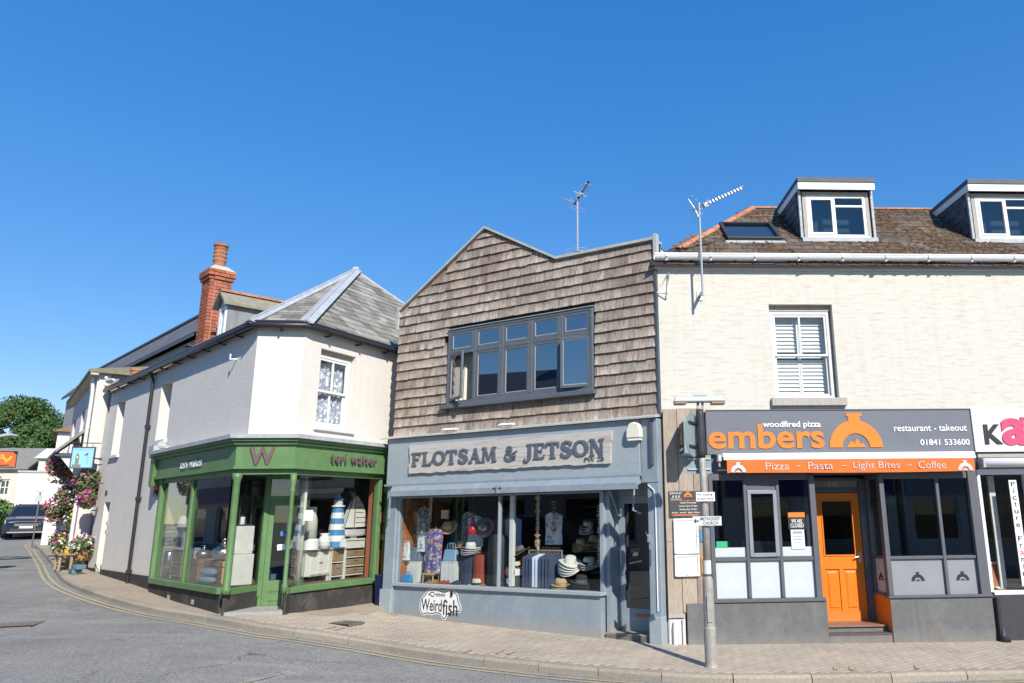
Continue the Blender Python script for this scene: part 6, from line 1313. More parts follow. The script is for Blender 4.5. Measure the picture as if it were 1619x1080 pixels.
# crates, bags, lamp, sign, stool
WCR = pm('white_crate_paint', (0.78, 0.78, 0.76), (0.7, 0.7, 0.68), 8, .6)
def crate(M, w_, d, h, label):
    t = thing('crate', label, 'crate', M, 'white crates in the shop window')
    for k in range(4): ob('slat', MB().box(k * w_ / 4 + .006, (k + 1) * w_ / 4 - .006, 0, .012, 0, h), WCR, t, M)
    for k in range(4): ob('slat', MB().box(w_ - .012, w_, .013 + k * d / 4 + .003, (k + 1) * d / 4, 0, h), WCR, t, M)
    ob('top_board', MB().box(0, w_, -.004, d, h + .001, h + .016), WCR, t, M); ob('back_board', MB().box(.0, w_ - .013, d - .012, d, 0, h), WCR, t, M); ob('base_board', MB().box(.013, w_ - .013, .013, d - .013, 0, .012), WCR, t, M)
crate(FFG @ T(.28, .36, .726), .30, .3, .36, 'white slatted crate against the pine panel carrying the grey blue shoulder bag')
crate(FFG @ T(1.15, .34, .726), .36, .3, .38, 'white slatted crate carrying the pale blue handbag')
def bag(M, w_, h, d, mat, label, hd=.12):
    t = thing('handbag', label, 'bag', M, 'handbags in the shop window')
    ob('body', MB().hexa([(-w_ / 2, -d / 2, 0), (w_ / 2, -d / 2, 0), (w_ / 2, d / 2, 0), (-w_ / 2, d / 2, 0), (-w_ / 2 * .9, -d / 4, h), (w_ / 2 * .9, -d / 4, h), (w_ / 2 * .9, d / 4, h), (-w_ / 2 * .9, d / 4, h)]), mat, t, M, bevel=.012)
    for s in (-1, 1): ob('strap', MB().tube([(-w_ * .25, s * d / 4, h - .03), (-w_ * .2, s * d / 4, h + hd * .8), (0, s * d / 4, h + hd), (w_ * .2, s * d / 4, h + hd * .8), (w_ * .25, s * d / 4, h - .03)], .007, 6), mat, t, M)
bag(FFG @ T(.42, .45, 1.105), .30, .25, .14, pm('grey_blue_leather', (0.14, 0.2, 0.27), None, 8, .5), 'grey blue shoulder bag on the white crate by the pine panel', .06)
bag(FFG @ T(1.32, .42, 1.125), .31, .20, .14, pm('pale_blue_leather', (0.27, 0.43, 0.6), None, 8, .45), 'pale blue handbag with loop handles on the white crate')
bag(FFG @ T(.42, .24, .727), .24, .15, .10, pm('bright_blue_leather', (0.05, 0.27, 0.6), None, 8, .4), 'bright blue bag on the display floor before the white crate', .04)
bag(FFG @ T(.20 + .14, .28, 1.12), .15, .33, .08, WV, 'white printed scarf bag hung against the pine panel', .03)
M = FFG @ T(.92, .34, .726); t = thing('stool', 'low wooden stool under the floral tunic', 'stool', M)
ob('top', MB().box(-.15, .15, -.1, .1, .15, .175), STRAW, t, M)
for sx in (-.13, .13):
    for sy in (-.08, .08): ob('leg', MB().tube([(sx, sy, 0), (sx * .85, sy, .15)], .014, 6), STRAW, t, M)
REDP = pm('red_enamel', (0.55, 0.03, 0.03), None, 4, .25)
M = FFG @ T(1.86, .36, 1.60); t = thing('pendant_lamp', 'small red enamel bell lamp hanging in the shop window', 'lamp', M); ob('lamp_shade', MB().lathe([(.10, 0), (.085, .10), (.045, .19), (.03, .26), (.03, .31)], n=14), REDP, t, M, smooth=True); ob('flex', MB().tube([(0, 0, .31), (0, 0, 1.1)], .005, 5), BLACKM, t, M)
M = FFG @ T(2.80, .40, .726); t = thing('oil_drum_stand', 'small round drum with red and white petrol lettering and a star beneath a straw hat', 'drum', M)
ob('lower_drum', MB().lathe([(.15, 0), (.15, .19)], n=20), DGREY, t, M, smooth=False); ob('white_band', MB().lathe([(.155, .192), (.155, .30)], n=20), WHT, t, M)
fit_text('lettering', 'TEXACO', -.12, .12, .21, .28, -.165, REDP, t, M, .006); ob('badge', MB().lathe([(.06, -.003), (.06, .003)], n=16), WHT, t, M @ T(0, -.158, .10) @ Rx(90))
st_ = [(.05 * (1 if k % 2 == 0 else .4) * math.sin(math.pi * k / 5), .05 * (1 if k % 2 == 0 else .4) * math.cos(math.pi * k / 5)) for k in range(10)]
ob('star', MB().prism([(x, z) for x, z in reversed(st_)], -.168, -.162), REDP, t, M @ T(0, 0, .10))
# driftwood garlands
for k, (x, y, z0, z1, mt, lb) in enumerate(((3.28, .38, 1.36, 2.24, STRAW, 'long driftwood garland hanging over the denim shirts'), (3.50, .55, 1.58, 2.16, TAN, 'short tan driftwood garland hanging behind the longer one'), (4.55, .34, 1.08, 2.06, PSTR, 'pale shell and driftwood garland hanging at the right window edge'))):
    M = FFG @ T(x, y, z1); t = thing('driftwood_garland', lb, 'garland', M, 'garlands in the shop window'); n = int((z1 - z0) / .028); m = MB()
    for i in range(n):
        a = rnd.uniform(0, 6.28); l_ = rnd.uniform(.03, .065); zz = -.028 * i; m.tube([(-math.cos(a) * l_, -math.sin(a) * l_ * .6, zz + rnd.uniform(-.01, .01)), (math.cos(a) * l_, math.sin(a) * l_ * .6, zz + rnd.uniform(-.01, .01))], .009, 5)
    ob('sticks', m, mt, t, M, kind='stuff'); ob('cord', MB().tube([(0, 0, z0 - z1), (0, 0, .05)], .003, 4), BLACKM, t, M)
for x, y, lb, mt in ((1.0, .26, 'pair of tan sandals at the foot of the little stool', TAN), (1.30, .26, 'rust red sandals inside the white crate front', RUSTC), (1.58, .28, 'dark navy shoes beside the white crate', NAVY)):
    M = FFG @ T(x, y, .727); t = thing('shoes', lb, 'shoes', M)
    for s in (-.05, .05): ob('shoe', MB().hexa([(s - .035, -.1, 0), (s + .035, -.1, 0), (s + .03, .11, 0), (s - .03, .11, 0), (s - .028, -.09, .03), (s + .028, -.09, .03), (s + .025, .1, .07), (s - .025, .1, .07)]), mt, t, M, bevel=.01)
# ------------------------------------------------------------------ goods in the green shop
GW = pm('chalky_white_paint', (0.70, 0.68, 0.61), (0.62, 0.6, 0.53), 6, .7); WICK = pm('wicker', (0.36, 0.24, 0.13), (0.24, 0.15, 0.08), 50, .85, .5, 90); CARD = pm('brown_wicker_trunk', (0.40, 0.25, 0.13), (0.32, 0.19, 0.1), 40, .8, .4, 80); HAM = pm('hammered_silver', (0.62, 0.6, 0.57), (0.5, 0.48, 0.46), 25, .25, .35, 30, metal=.9); OAK = pm('oak_top', (0.33, 0.25, 0.16), None, 10, .6); LBLUE = pm('lighthouse_blue', (0.07, 0.24, 0.48), None, 6, .6); CUSH = pm('blue_grey_linen', (0.30, 0.40, 0.52), (0.25, 0.34, 0.45), 30, .95)
def baskets_unit(name, label, M, w_, d, h, rows, drawers, feet=.05):
    t = thing(name, label, 'cabinet', M); m = MB().box(0, .03, 0, d, 0, h).box(w_ - .03, w_, 0, d, 0, h).box(.03, w_ - .03, d - .02, d, 0, h); m.box(-.02, w_ + .02, -.02, d, h, h + .03)
    ob('carcass', m, GW, t, M); n = rows + (1 if drawers else 0); z = feet; bh = (h - feet - (.16 if drawers else 0)) / rows
    for k in range(rows):
        ob('shelf', MB().box(.031, w_ - .031, .002, d - .021, z, z + .02), GW, t, M)
        b = ob('basket', MB().box(.04, w_ - .04, -.006, d - .05, z + .022, z + bh - .03), WICK, t, M, bevel=.012)
        for s in (-.03, .03): ob('handle', MB().ball((w_ / 2 + s, -.012, z + bh * .62), .014, .01, .012, 8, 5), BLACKM, b, M)
        z += bh
    if drawers:
        for s in (0, 1):
            f = ob('drawer', MB().box(.034 + s * (w_ - .06) / 2, .026 + (s + 1) * (w_ - .06) / 2, -.004, .02, z + .01, h - .012), GW, t, M, bevel=.004); ob('knob', MB().ball((.03 + (s + .5) * (w_ - .06) / 2, -.012, z + .075), .014, .012, .014, 8, 5), GW, f, M)
    return t
baskets_unit('basket_cabinet', 'white cabinet with three wicker baskets below the model sailing boat', FB @ T(-.60, .38, .796), .58, .35, .70, 3, True)
t = baskets_unit('side_cabinet', 'narrow white shelf with one wicker basket beneath the striped lighthouse', FB @ T(-.98, .36, .796), .36, .3, .56, 2, False)
fit_text('lettering', 'CLEAN', .1, .26, .19, .24, -.008, INK, t, FB @ T(-.98, .36, .796), .003)
M = FB @ T(-1.70, .36, .796); t = thing('sideboard', 'white two door sideboard with an oak top beside the cream column', 'cabinet', M)
ob('carcass', MB().box(0, .70, 0, .38, .10, .54), GW, t, M, bevel=.006); ob('top', MB().box(-.02, .72, -.025, .39, .541, .57), OAK, t, M)
for s in (0, 1):
    dr = ob('door', frame_rect(.22 + s * .235, .45 + s * .235, .13, .52, .035, -.016, -.001).box(.255 + s * .235, .415 + s * .235, -.006, -.0015, .165, .485), GW, t, M); ob('knob', MB().ball((.43 + s * .05, -.025, .33), .014, .014, .014, 8, 5), BLACKM, dr, M)
for x in (.02, .66):
    for y in (.02, .34): ob('leg', MB().box(x, x + .03, y - .005, y + .025, 0, .099), GW, t, M)
M = FB @ T(-.83, .42, 1.386); t = thing('model_lighthouse', 'tall blue and white striped model lighthouse on the narrow white shelf', 'ornament', M)
zz = 0; bands = [(.17, .11), (.15, .13), (.15, .12), (.14, .11), (.12, .11), (.11, .10)]
for k in range(7):
    r0 = .185 - .0125 * k; ob('tower_band', MB().lathe([(r0, zz), (r0 - .0125, zz + .105)], n=14), LBLUE if k % 2 == 0 else WHT, t, M); 
    if k % 2: ob('porthole', MB().ball((.0, -r0, zz + .05), .014, .008, .014, 8, 5), LBLUE, t, M)
    zz += .106
ob('gallery', MB().lathe([(.125, zz), (.125, zz + .03)], n=14), WHT, t, M); ob('lantern', MB().lathe([(.085, zz + .03), (.085, zz + .13)], n=10), PALE, t, M); ob('dome', MB().lathe([(.11, zz + .13), (.08, zz + .18), (.01, zz + .23)], n=14), LBLUE, t, M)
ob('door_surround', MB().box(-.06, .06, -.20, -.165, 0, .14), WHT, t, M)
M = FB @ T(-.28, .50, 1.56); t = thing('model_sailing_boat', 'wooden model sailing boat with striped cloth sails on the basket cabinet', 'ornament', M)
hl = MB(); n = 10
for i in range(n + 1):
    x = -.38 + .76 * i / n; wd = .11 * (1 - abs((i - 4.5) / 5.6) ** 2.5); hl.v += [(x, -wd, .14), (x, wd, .14), (x, wd * .7, .04), (x, 0, .0 + .02 * abs(i - 5) / 5), (x, -wd * .7, .04)]
for i in range(n):
    for k in range(5): hl.f.append((i * 5 + k, i * 5 + (k + 1) % 5, (i + 1) * 5 + (k + 1) % 5, (i + 1) * 5 + k))
hl.f += [(0, 1, 2, 3, 4), tuple(n * 5 + k for k in (4, 3, 2, 1, 0))]
ob('hull', hl, WHT, t, M); ob('keel', MB().box(-.08, .08, -.01, .01, -.05, .02), PALE, t, M); ob('stand', MB().box(-.1, .1, -.05, .05, -.075, -.045), OAK, t, M); ob('mast', MB().tube([(.0, 0, .13), (.0, 0, .80)], .009, 6), OAK, t, M)
SAIL = pm('cream_sailcloth', (0.74, 0.72, 0.66), (0.66, 0.64, 0.58), 5, .9)
sl_ = ob('main_sail', MB().prism([(.02, .18), (.36, .19), (.32, .42), (.22, .62), (.06, .78), (.02, .79)], -.004, .004), SAIL, t, M)
for k in range(5): ob('batten', MB().box(.02, .345 - .05 * k * (k > 1), -.007, -.0045, .26 + k * .1, .272 + k * .1), FDARK, sl_, M)
ob('jib_sail', MB().prism([(-.24, .18), (-.015, .18), (-.015, .78), (-.05, .74)], -.004, .004), SAIL, t, M); ob('fore_sail', MB().prism([(-.40, .17), (-.25, .18), (-.07, .74), (-.20, .55)], .008, .014), pm('grey_stripe_sail', (0.35, 0.36, 0.37), (0.65, 0.64, 0.6), 9, .9, stretch=(8, 1, .3)), t, M)
M = FB @ T(-1.82, .62, 1.37); t = thing('mirror_frame', 'white wooden mirror frame standing on the sideboard', 'mirror', M); ob('frame', frame_rect(0, .66, 0, .76, .07, 0, .03), GW, t, M); ob('glass', MB().box(.07, .59, .012, .018, .07, .69), pm('dim_mirror', (0.05, 0.055, 0.06), None, 4, .1, metal=.6), t, M)
M = FB @ T(-1.52, .36, 1.367); t = thing('obelisk_ornament', 'pale grey bullet shaped ornament on a round white base on the sideboard', 'ornament', M); ob('body', MB().lathe([(.10, .17), (.10, .5), (.085, .58), (.05, .65), (.0, .68)], n=14), pm('pale_stone_ornament', (0.55, 0.53, 0.47), None, 8, .8), t, M, smooth=True); ob('base', MB().lathe([(.15, 0), (.15, .16), (.12, .19), (.10, .19)], n=16), WHT, t, M)
M = FB @ T(-1.20, .34, 1.367); t = thing('milk_churn', 'small white enamel churn beside the bullet shaped ornament', 'churn', M); ob('body', MB().lathe([(.10, 0), (.105, .18), (.08, .22), (.07, .25), (.095, .28)], n=16), WHT, t, M, smooth=True)
for s in (-1, 1): ob('handle', MB().tube([(s * .10, 0, .12), (s * .14, 0, .16), (s * .09, 0, .21)], .008, 5), WHT, t, M)
for z in (.06, .12): ob('rib', MB().lathe([(.106, z), (.109, z + .006), (.106, z + .012)], n=16), WHT, t, M)
# left window goods (FA frame)
M = FA @ T(-3.58, .10, .80); baskets_unit('basket_shelf', 'low white shelf with two wicker baskets under the white lamp', M, .66, .3, .55, 2, False)
M = FA @ T(-3.30, .25, 1.381); t = thing('table_lamp', 'white table lamp with a tapered shade on the basket shelf', 'lamp', M)
ob('stem', MB().box(-.07, .07, -.07, .07, 0, .40), GW, t, M, bevel=.006); ob('lamp_shade', MB().lathe([(.21, .40), (.15, .62)], n=20), pm('white_linen_shade', (0.72, 0.72, 0.7), None, 10, .9), t, M)
M = FA @ T(-3.80, .13, .8); t = thing('silver_pot', 'tall brushed metal pot by the whitewashed brick pier', 'pot', M); ob('body', MB().lathe([(.10, 0), (.115, .3), (.10, .48), (.09, .50)], n=16), HAM, t, M, smooth=True); ob('rim', MB().lathe([(.09, .5), (.10, .51), (.09, .52)], n=16), HAM, t, M)
M = FA @ T(-3.80, .32, 1.3); t = thing('white_pedestal', 'slender white wooden pedestal behind the brick pier', 'pedestal', M); ob('shaft', MB().box(-.09, .09, -.09, .09, -.5, .3), GW, t, M); ob('cap', MB().box(-.12, .12, -.12, .12, .301, .33), GW, t, M)
for x, y, s, lb in ((-1.42, .30, .9, 'round hammered silver vase with a narrow neck on the wicker trunk'), (-2.36, .28, .6, 'smaller hammered silver vase behind the green mullion')):
    M = FA @ T(x, y, 1.19) @ Matrix.Scale(s, 4); t = thing('silver_vase', lb, 'vase', M, 'hammered vases in the green shop')
    ob('body', MB().lathe([(.09, 0), (.20, .06), (.235, .14), (.20, .23), (.09, .30), (.045, .34), (.05, .40), (.07, .42)], n=20), HAM, t, M, smooth=True); ob('handle', MB().tube([(-.05, 0, .36), (-.13, 0, .36), (-.12, 0, .29)], .01, 6), HAM, t, M)
def trunk(M, w_, d, h, label):
    t = thing('wicker_trunk', label, 'trunk', M, 'wicker trunks in the green shop'); ob('body', MB().box(0, w_, 0, d, 0, h * .72), CARD, t, M, bevel=.012); ob('lid', MB().box(-.01, w_ + .01, -.01, d + .01, h * .73, h), CARD, t, M, bevel=.015)
    for x in (.2, .8): ob('strap', MB().box(w_ * x - .015, w_ * x + .015, -.014, -.0105, h * .4, h * .95), OAK, t, M)
trunk(FA @ T(-2.02, .20, .80), .9, .34, .385, 'large brown wicker trunk under the round silver vase'); trunk(FA @ T(-2.62, .14, .80), .45, .32, .40, 'smaller brown wicker trunk behind the green mullion')
for k, z in enumerate((.80, .93)):
    M = FA @ T(-1.42, .07 + .01 * k, z); cm = MB(); cm.ball((0, 0, .07), .33, .115, .075, 16, 8); tag(ob('cushion', cm, CUSH, None, M, smooth=True), 'blue grey linen cushion, %s of the pair by the wicker trunk' % ('lower' if k == 0 else 'upper'), 'cushion', 'cushions in the green shop window')
M = FA @ T(-.72, .2, .80); t = thing('white_plinth_box', 'tall stacked white display plinth carrying the lantern near the corner post', 'plinth', M); ob('lower_box', MB().box(-.2, .2, -.05, .3, 0, .52), GW, t, M, bevel=.01); ob('upper_box', MB().box(-.18, .16, -.03, .28, .525, 1.0), GW, t, M, bevel=.01)
M = FA @ T(-.73, .32, 1.80); t = thing('lantern', 'tall dark metal lantern with a looped handle on the white plinth', 'lantern', M)
for sx in (-.1, .1):
    for sy in (-.1, .1): ob('corner_bar', MB().box(sx - .01, sx + .01, sy - .01, sy + .01, .03, .48), BLACKM, t, M)
ob('base', MB().box(-.12, .12, -.12, .12, 0, .03), BLACKM, t, M); ob('roof', MB().hexa([(-.13, -.13, .48), (.13, -.13, .48), (.13, .13, .48), (-.13, .13, .48), (-.03, -.03, .60), (.03, -.03, .60), (.03, .03, .60), (-.03, .03, .60)]), BLACKM, t, M); ob('handle', MB().tube([(.07 * math.cos(a_), 0, .66 + .07 * math.sin(a_)) for a_ in [k * math.pi / 8 for k in range(17)]], .007, 5), BLACKM, t, M); ob('candle', MB().lathe([(.04, .03), (.04, .16)], n=12), WHT, t, M)
# green shop door cards
M = MD @ T(.36, -.005, 1.38); t = thing('open_sign', 'small white hanging card on the green shop door', 'sign', M); ob('card', MB().box(-.11, .11, -.003, .003, 0, .10), PAPER, t, M @ Ry(-6)); ob('cord', MB().tube([(-.07, 0, .10), (0, 0, .22), (.07, 0, .10)], .003, 4), BLK, t, M); ob('header_sticker', MB().box(-.08, .06, -.002, .002, .24, .32), pm('blue_sticker', (0.08, 0.2, 0.5), None, 5, .5), t, M)
for k, (x, h, mt) in enumerate(((.12, .16, LBLUE), (.2, .10, PAPER), (.42, .22, DENIM), (.5, .1, PAPER), (.62, .28, PAPER))):
    M = MD @ T(x, .12, .86); tag(ob('gift_box', MB().box(-.04, .05, -.03, .03, 0, h), mt, None, M, bevel=.004), ['small blue gift box behind the door glass', 'low white gift box next to the small blue one', 'slim pale blue box standing behind the door glass', 'low white box between the pale blue box and the tall one', 'tall white box at the hinge side of the door glass'][k], 'box', 'boxes behind the green shop door')
ob('box_shelf', MB().box(.06, Ld - .06, .07, .25, .80, .858), FLOORIN, LH, MD)
M = FF @ T(-.10, -.02, .28); t = thing('wheelie_bin', 'dark blue bin tucked in the gap beside the blue grey pilaster', 'bin', M @ Rz(20))
ob('body', MB().hexa([(-.08, -.06, 0), (.03, -.06, 0), (.03, .14, 0), (-.08, .14, 0), (-.10, -.08, .55), (.04, -.08, .55), (.04, .17, .55), (-.10, .17, .55)]), pm('navy_plastic', (0.01, 0.018, 0.06), None, 5, .4), t, M); ob('lid', MB().box(-.11, .05, -.09, .18, .551, .59), pm('navy_plastic', (0.015, 0.03, 0.12)), t, M, bevel=.01)
# ------------------------------------------------------------------ lamp post and its plates
PB = T(1.28, 10.2, pz(1.28, 10.2) - .01)
GALV = pm('dull_galvanised', (0.40, 0.385, 0.35), (0.29, 0.275, 0.25), 12, .65, .2, 40, metal=.25, stain=(0.5, 0.47, 0.42), stsc=3, stamt=.5)
LP = thing('lamp_post', 'grey lamp post with a T shaped head before the pizza shop', 'lamp post', PB)
ob('sleeve', MB().lathe([(.085, 0), (.078, .04), (.078, .48), (.072, .50), (.070, 1.02), (.066, 1.08), (.052, 1.12)], n=16), GALV, LP, PB, smooth=False)
ob('shaft', MB().tube([(0, 0, 1.10), (-.005, 0, 2.2), (-.02, 0, 3.34)], .05, 14, .042), GALV, LP, PB, smooth=True)
ob('door_cover', MB().box(-.03, .03, -.082, -.06, .56, .88), GALV, LP, PB)
ob('wrap', MB().lathe([(.052, 2.66), (.06, 2.75), (.058, 3.0), (.056, 3.25), (.05, 3.32)], (-.015, 0, 0), 14), BLACKM, LP, PB, smooth=True)
HD = pm('pale_grey_lantern', (0.48, 0.49, 0.48), (0.4, 0.41, 0.4), 8, .5)
hd = ob('lamp_head', MB().hexa([(-.38, -.09, 3.42), (.34, -.09, 3.42), (.34, .09, 3.42), (-.38, .09, 3.42), (-.35, -.06, 3.50), (.31, -.06, 3.50), (.31, .06, 3.50), (-.35, .06, 3.50)]).hexa([(-.12, -.065, 3.498), (.10, -.065, 3.498), (.10, .065, 3.498), (-.12, .065, 3.498), (-.08, -.045, 3.53), (.06, -.045, 3.53), (.06, .045, 3.53), (-.08, .045, 3.53)]), HD, LP, PB, bevel=.012)
ob('diffuser', MB().box(.14, .33, -.08, .08, 3.385, 3.418).box(-.37, -.2, -.08, .08, 3.39, 3.418), pm('amber_diffuser', (0.34, 0.24, 0.16), None, 6, .4), hd, PB, bevel=.006)
ob('neck', MB().box(-.055, -.02, -.02, .02, 3.30, 3.42).box(.01, .04, -.02, .02, 3.30, 3.42), GALV, LP, PB)
ob('sticker', MB().box(-.04, .03, -.085, -.079, 1.14, 1.30) if False else MB().lathe([(.0525, 1.15), (.0525, 1.32)], n=14), WHITEW, LP, PB)
def plate(x0, x1, z0, z1, y, label, name, mat, rot=0, clips=True):
    M = PB @ Rz(rot) @ T(0, y, 0); t = thing(name, label, 'sign', M); ob('plate', MB().box(x0, x1, -.003, .003, z0, z1), mat, t, M, bevel=.001)
    if clips: ob('clip', MB().box(-.06, .06, .004, .06, (z0 + z1) / 2 - .015, (z0 + z1) / 2 + .015), STEEL, t, M)
    return t, M
t, M = plate(-.12, .13, 2.08, 2.20, -.07, 'small white no loading plate strapped to the lamp post', 'street_sign', PAPER)
fit_text('lettering', 'No loading', -.105, .10, 2.145, 2.185, -.0045, BLK, t, M, .002, .002); fit_text('lettering', 'at any time', -.105, .11, 2.09, 2.13, -.0045, BLK, t, M, .002, .002)
t, M = plate(-.18, .205, 1.765, 1.885, -.075, 'pale grey direction plate with a black arrow reading Methodist Church on the lamp post', 'street_sign', pm('pale_grey_plate', (0.62, 0.66, 0.66), None, 6, .45))
fit_text('lettering', 'METHODIST', -.075, .185, 1.832, 1.872, -.0045, BLK, t, M, .002, .001); fit_text('lettering', 'CHURCH', -.04, .155, 1.778, 1.818, -.0045, BLK, t, M, .002, .001)
ob('arrow', MB().prism([(-.165, 1.825), (-.13, 1.79), (-.135, 1.817), (-.095, 1.817), (-.095, 1.833), (-.135, 1.833), (-.13, 1.86)], -.005, -.0032), BLK, t, M)
GBK = pm('grey_sign_back', (0.24, 0.31, 0.32), (0.2, 0.265, 0.275), 10, .6)
t, M = plate(-.24, .12, 2.45, 2.70, .07, 'grey back of a small square road sign strapped behind the lamp post', 'road_sign', GBK, 0, False)
for z in (2.5, 2.64): ob('rail', MB().box(-.20, .11, -.022, -.004, z, z + .02), ALU, t, M)
M = PB @ T(-.06, .10, 2.97) @ Rz(64); t = thing('road_sign', 'grey back of a round road sign turned sideways on the lamp post', 'sign', M)
dp = [(.30 * math.cos(2 * math.pi * k / 28), .30 * math.sin(2 * math.pi * k / 28)) for k in range(28)]
ob('disc', MB().prism([(x - .16, z) for x, z in dp], -.004, .004), GBK, t, M)
for z in (-.16, .16): ob('rail', MB().box(-.34, .06, -.03, -.006, z - .012, z + .012), BLACKM, t, M)
# notices and lightbox on the planks
M = FE @ T(.30, -.52, 2.80)
t = thing('projecting_sign', 'grey projecting lightbox with an orange oven emblem fixed to the planks', 'sign', M)
ob('box', MB().box(0, .16, 0, .45, 0, .50), pm('blue_grey_case', (0.25, 0.315, 0.34), None, 6, .45), t, M, bevel=.008); ob('arm', MB().box(.06, .10, .451, .52, .05, .09).box(.06, .10, .451, .52, .40, .44), BLACKM, t, M)
f = ob('face', MB().box(-.006, -.001, .03, .42, .03, .47), BLK, t, M); lg = MB(); oven_logo(lg, 0, 0, .28, -.002, .002); ob('emblem', lg, SIGNO, f, M @ T(-.009, .225, .16) @ Rz(-90)); ob('face_band', MB().box(-.010, -.0065, .05, .40, .06, .10), WHT, f, M)
M = FE @ T(.11, -.045, 1.87); t = thing('opening_board', 'dark notice board with white opening times and an orange oven emblem on the planks', 'notice', M)
ob('board', MB().box(0, .51, 0, .012, 0, .39), pm('charcoal_board', (0.06, 0.062, 0.066), None, 6, .5), t, M); lg = MB(); oven_logo(lg, .295, .30, .13, -.004, -.001); ob('emblem', lg, SIGNO, t, M); ob('rule', MB().box(.01, .50, -.003, -.001, .245, .25).box(.05, .45, -.003, -.001, .02, .035), SIGNO, t, M)
for body, a, b, z0, z1 in (('JOIN US AT', .01, .20, .335, .375), ('0 0 0', .05, .17, .29, .325), ('Woodfired', .02, .19, .262, .28), ('Open Everyday', .17, .42, .195, .228), ('Lunch 12pm til 4pm', .15, .44, .145, .178), ('Evening 5pm til 9pm', .16, .43, .095, .128), ('pizza  pasta  light bites', .04, .47, .05, .078)):
    fit_text('lettering', body, a, b, z0, z1, -.003, WHT, t, M, .002, .002)
for x0, x1, z0, z1, lb in ((.165, .545, 1.325, 1.84, 'tall white framed menu case on the planks below the dark board'), (.165, .545, .995, 1.305, 'wide white framed notice case under the tall menu case')):
    M = FE @ T(x0, -.05, z0); t = thing('menu_case', lb, 'notice', M); w_, h = x1 - x0, z1 - z0
    ob('frame', frame_rect(0, w_, 0, h, .028, -.018, .025), WHITEP, t, M, bevel=.004); ob('sheet', MB().box(.028, w_ - .028, -.002, .002, .028, h - .028), PAPER, t, M); pl_ = MB()
    nl = int(h / .035)
    for k in range(1, nl - 1):
        if rnd.random() < .8: pl_.box(.07, .07 + rnd.uniform(.08, w_ - .16), -.0035, -.0025, h - .04 - k * .035, h - .033 - k * .035)
    ob('printed_lines', pl_, pm('faint_print', (0.55, 0.57, 0.66), None, 4, .6), t, M); ob('lock', MB().ball((w_ / 2 if h < .4 else w_ - .014, -.02, .014 if h < .4 else h / 2), .008, .006, .008, 6, 4), BLACKM, t, M)
M = FE @ T(.575, -.046, 1.50); tag(ob('blue_flyer', MB().box(0, .15, 0, .004, 0, .19), pm('blue_flyer', (0.05, 0.3, 0.6), None, 5, .5), None, M), 'blue flyer pinned to the planks behind the lamp post', 'flyer')
M = FE @ T(.575, -.046, 1.02); tag(ob('orange_strip', MB().box(0, .03, 0, .006, 0, .26), pm('orange_strip', (0.6, 0.28, 0.06), None, 5, .6), None, M), 'narrow orange strip on the planks by the lower notice case', 'strip')
M = FE @ T(.62, -.06, 1.05); t = thing('ash_bin', 'small white wall mounted ash bin on the planks', 'bin', M); ob('case', MB().box(0, .07, -.06, .02, 0, .24), WHITEW, t, M, bevel=.01); ob('slot', MB().box(.015, .055, -.064, -.0605, .19, .21), BLACKM, t, M)
# ------------------------------------------------------------------ the street beyond: inn, white house, cottage, car, trees
INNW = pm('inn_white_render', (0.66, 0.60, 0.57), (0.6, 0.54, 0.51), 4, .9, .2, 18); GREYR = pm('grey_roughcast_and_shade', (0.36, 0.36, 0.345), (0.3, 0.3, 0.29), 8, .95, .4, 24)
FP = T(-13.56, 19.43, .7) @ Rz(-50.5)
IN = thing('inn_building', 'white inn with grey gable wall, overhanging eaves and a slate porch canopy hung with flowers', 'building', FP)
IZ = 5.05
WI = [(-3.2, -2.2, .9, 2.2), (-5.9, -4.9, .9, 2.2), (-1.6, -.75, 0, 2.05), (-3.2, -2.2, 3.2, 4.4), (-5.9, -4.9, 3.2, 4.4)]
ob('front_wall', MB().holed(-6.6, 0, -.8, IZ, WI, 0, .3), INNW, IN, FP); ob('gable_wall', MB().box(-.25, .002, .301, 5.5, -.8, IZ), GREYR, IN, FP); ob('rear_wall', MB().box(-6.6, -.26, 5.2, 5.5, -.8, IZ).box(-6.6, -6.3, .301, 5.19, -.8, IZ), INNW, IN, FP)
for a, b, c, d in WI:
    if c == 0: ob('door', MB().box(a, b, .15, .2, c, d), FDARK, IN, FP); continue
    w_ = ob('window', frame_rect(a, b, c, d, .08, .1, .16).box((a + b) / 2 - .02, (a + b) / 2 + .02, .101, .159, c + .08, d - .08), WHITEW, IN, FP); pane(a + .08, b - .08, c + .08, d - .08, .13, GLASSD, w_, FP)
rf = MB().add([(-6.8, -.22, IZ), (.2, -.22, IZ), (.2, 5.9, IZ), (-6.8, 5.9, IZ), (-6.8, -.22, IZ + .08), (.2, -.22, IZ + .08), (.2, 5.9, IZ + .08), (-6.8, 5.9, IZ + .08), (-4.2, 2.8, IZ + 1.0), (-2.6, 2.8, IZ + 1.0)], [(0, 3, 2, 1), (0, 1, 5, 4), (1, 2, 6, 5), (2, 3, 7, 6), (3, 0, 4, 7), (4, 5, 9, 8), (5, 6, 9), (6, 7, 8, 9), (7, 4, 8)])
ob('roof', rf, pm('lichen_stone_roof', (0.24, 0.22, 0.14), (0.16, 0.145, 0.09), 5, .9, .4, 20), IN, FP); ob('eaves_soffit', MB().box(-6.7, .18, -.18, -.002, IZ - .06, IZ - .002), pm('cream_soffit', (0.6, 0.53, 0.4), None, 5, .8), IN, FP)
ob('downpipe', MB().tube([(-.12, -.1, IZ - .1), (-.12, -.06, IZ - .5), (-.12, -.06, 0)], .045, 8), WHITEW, IN, FP); ob('side_pipe', MB().tube([(.05, 1.2, IZ), (.05, 1.2, 1)], .03, 6), TERR, IN, FP)
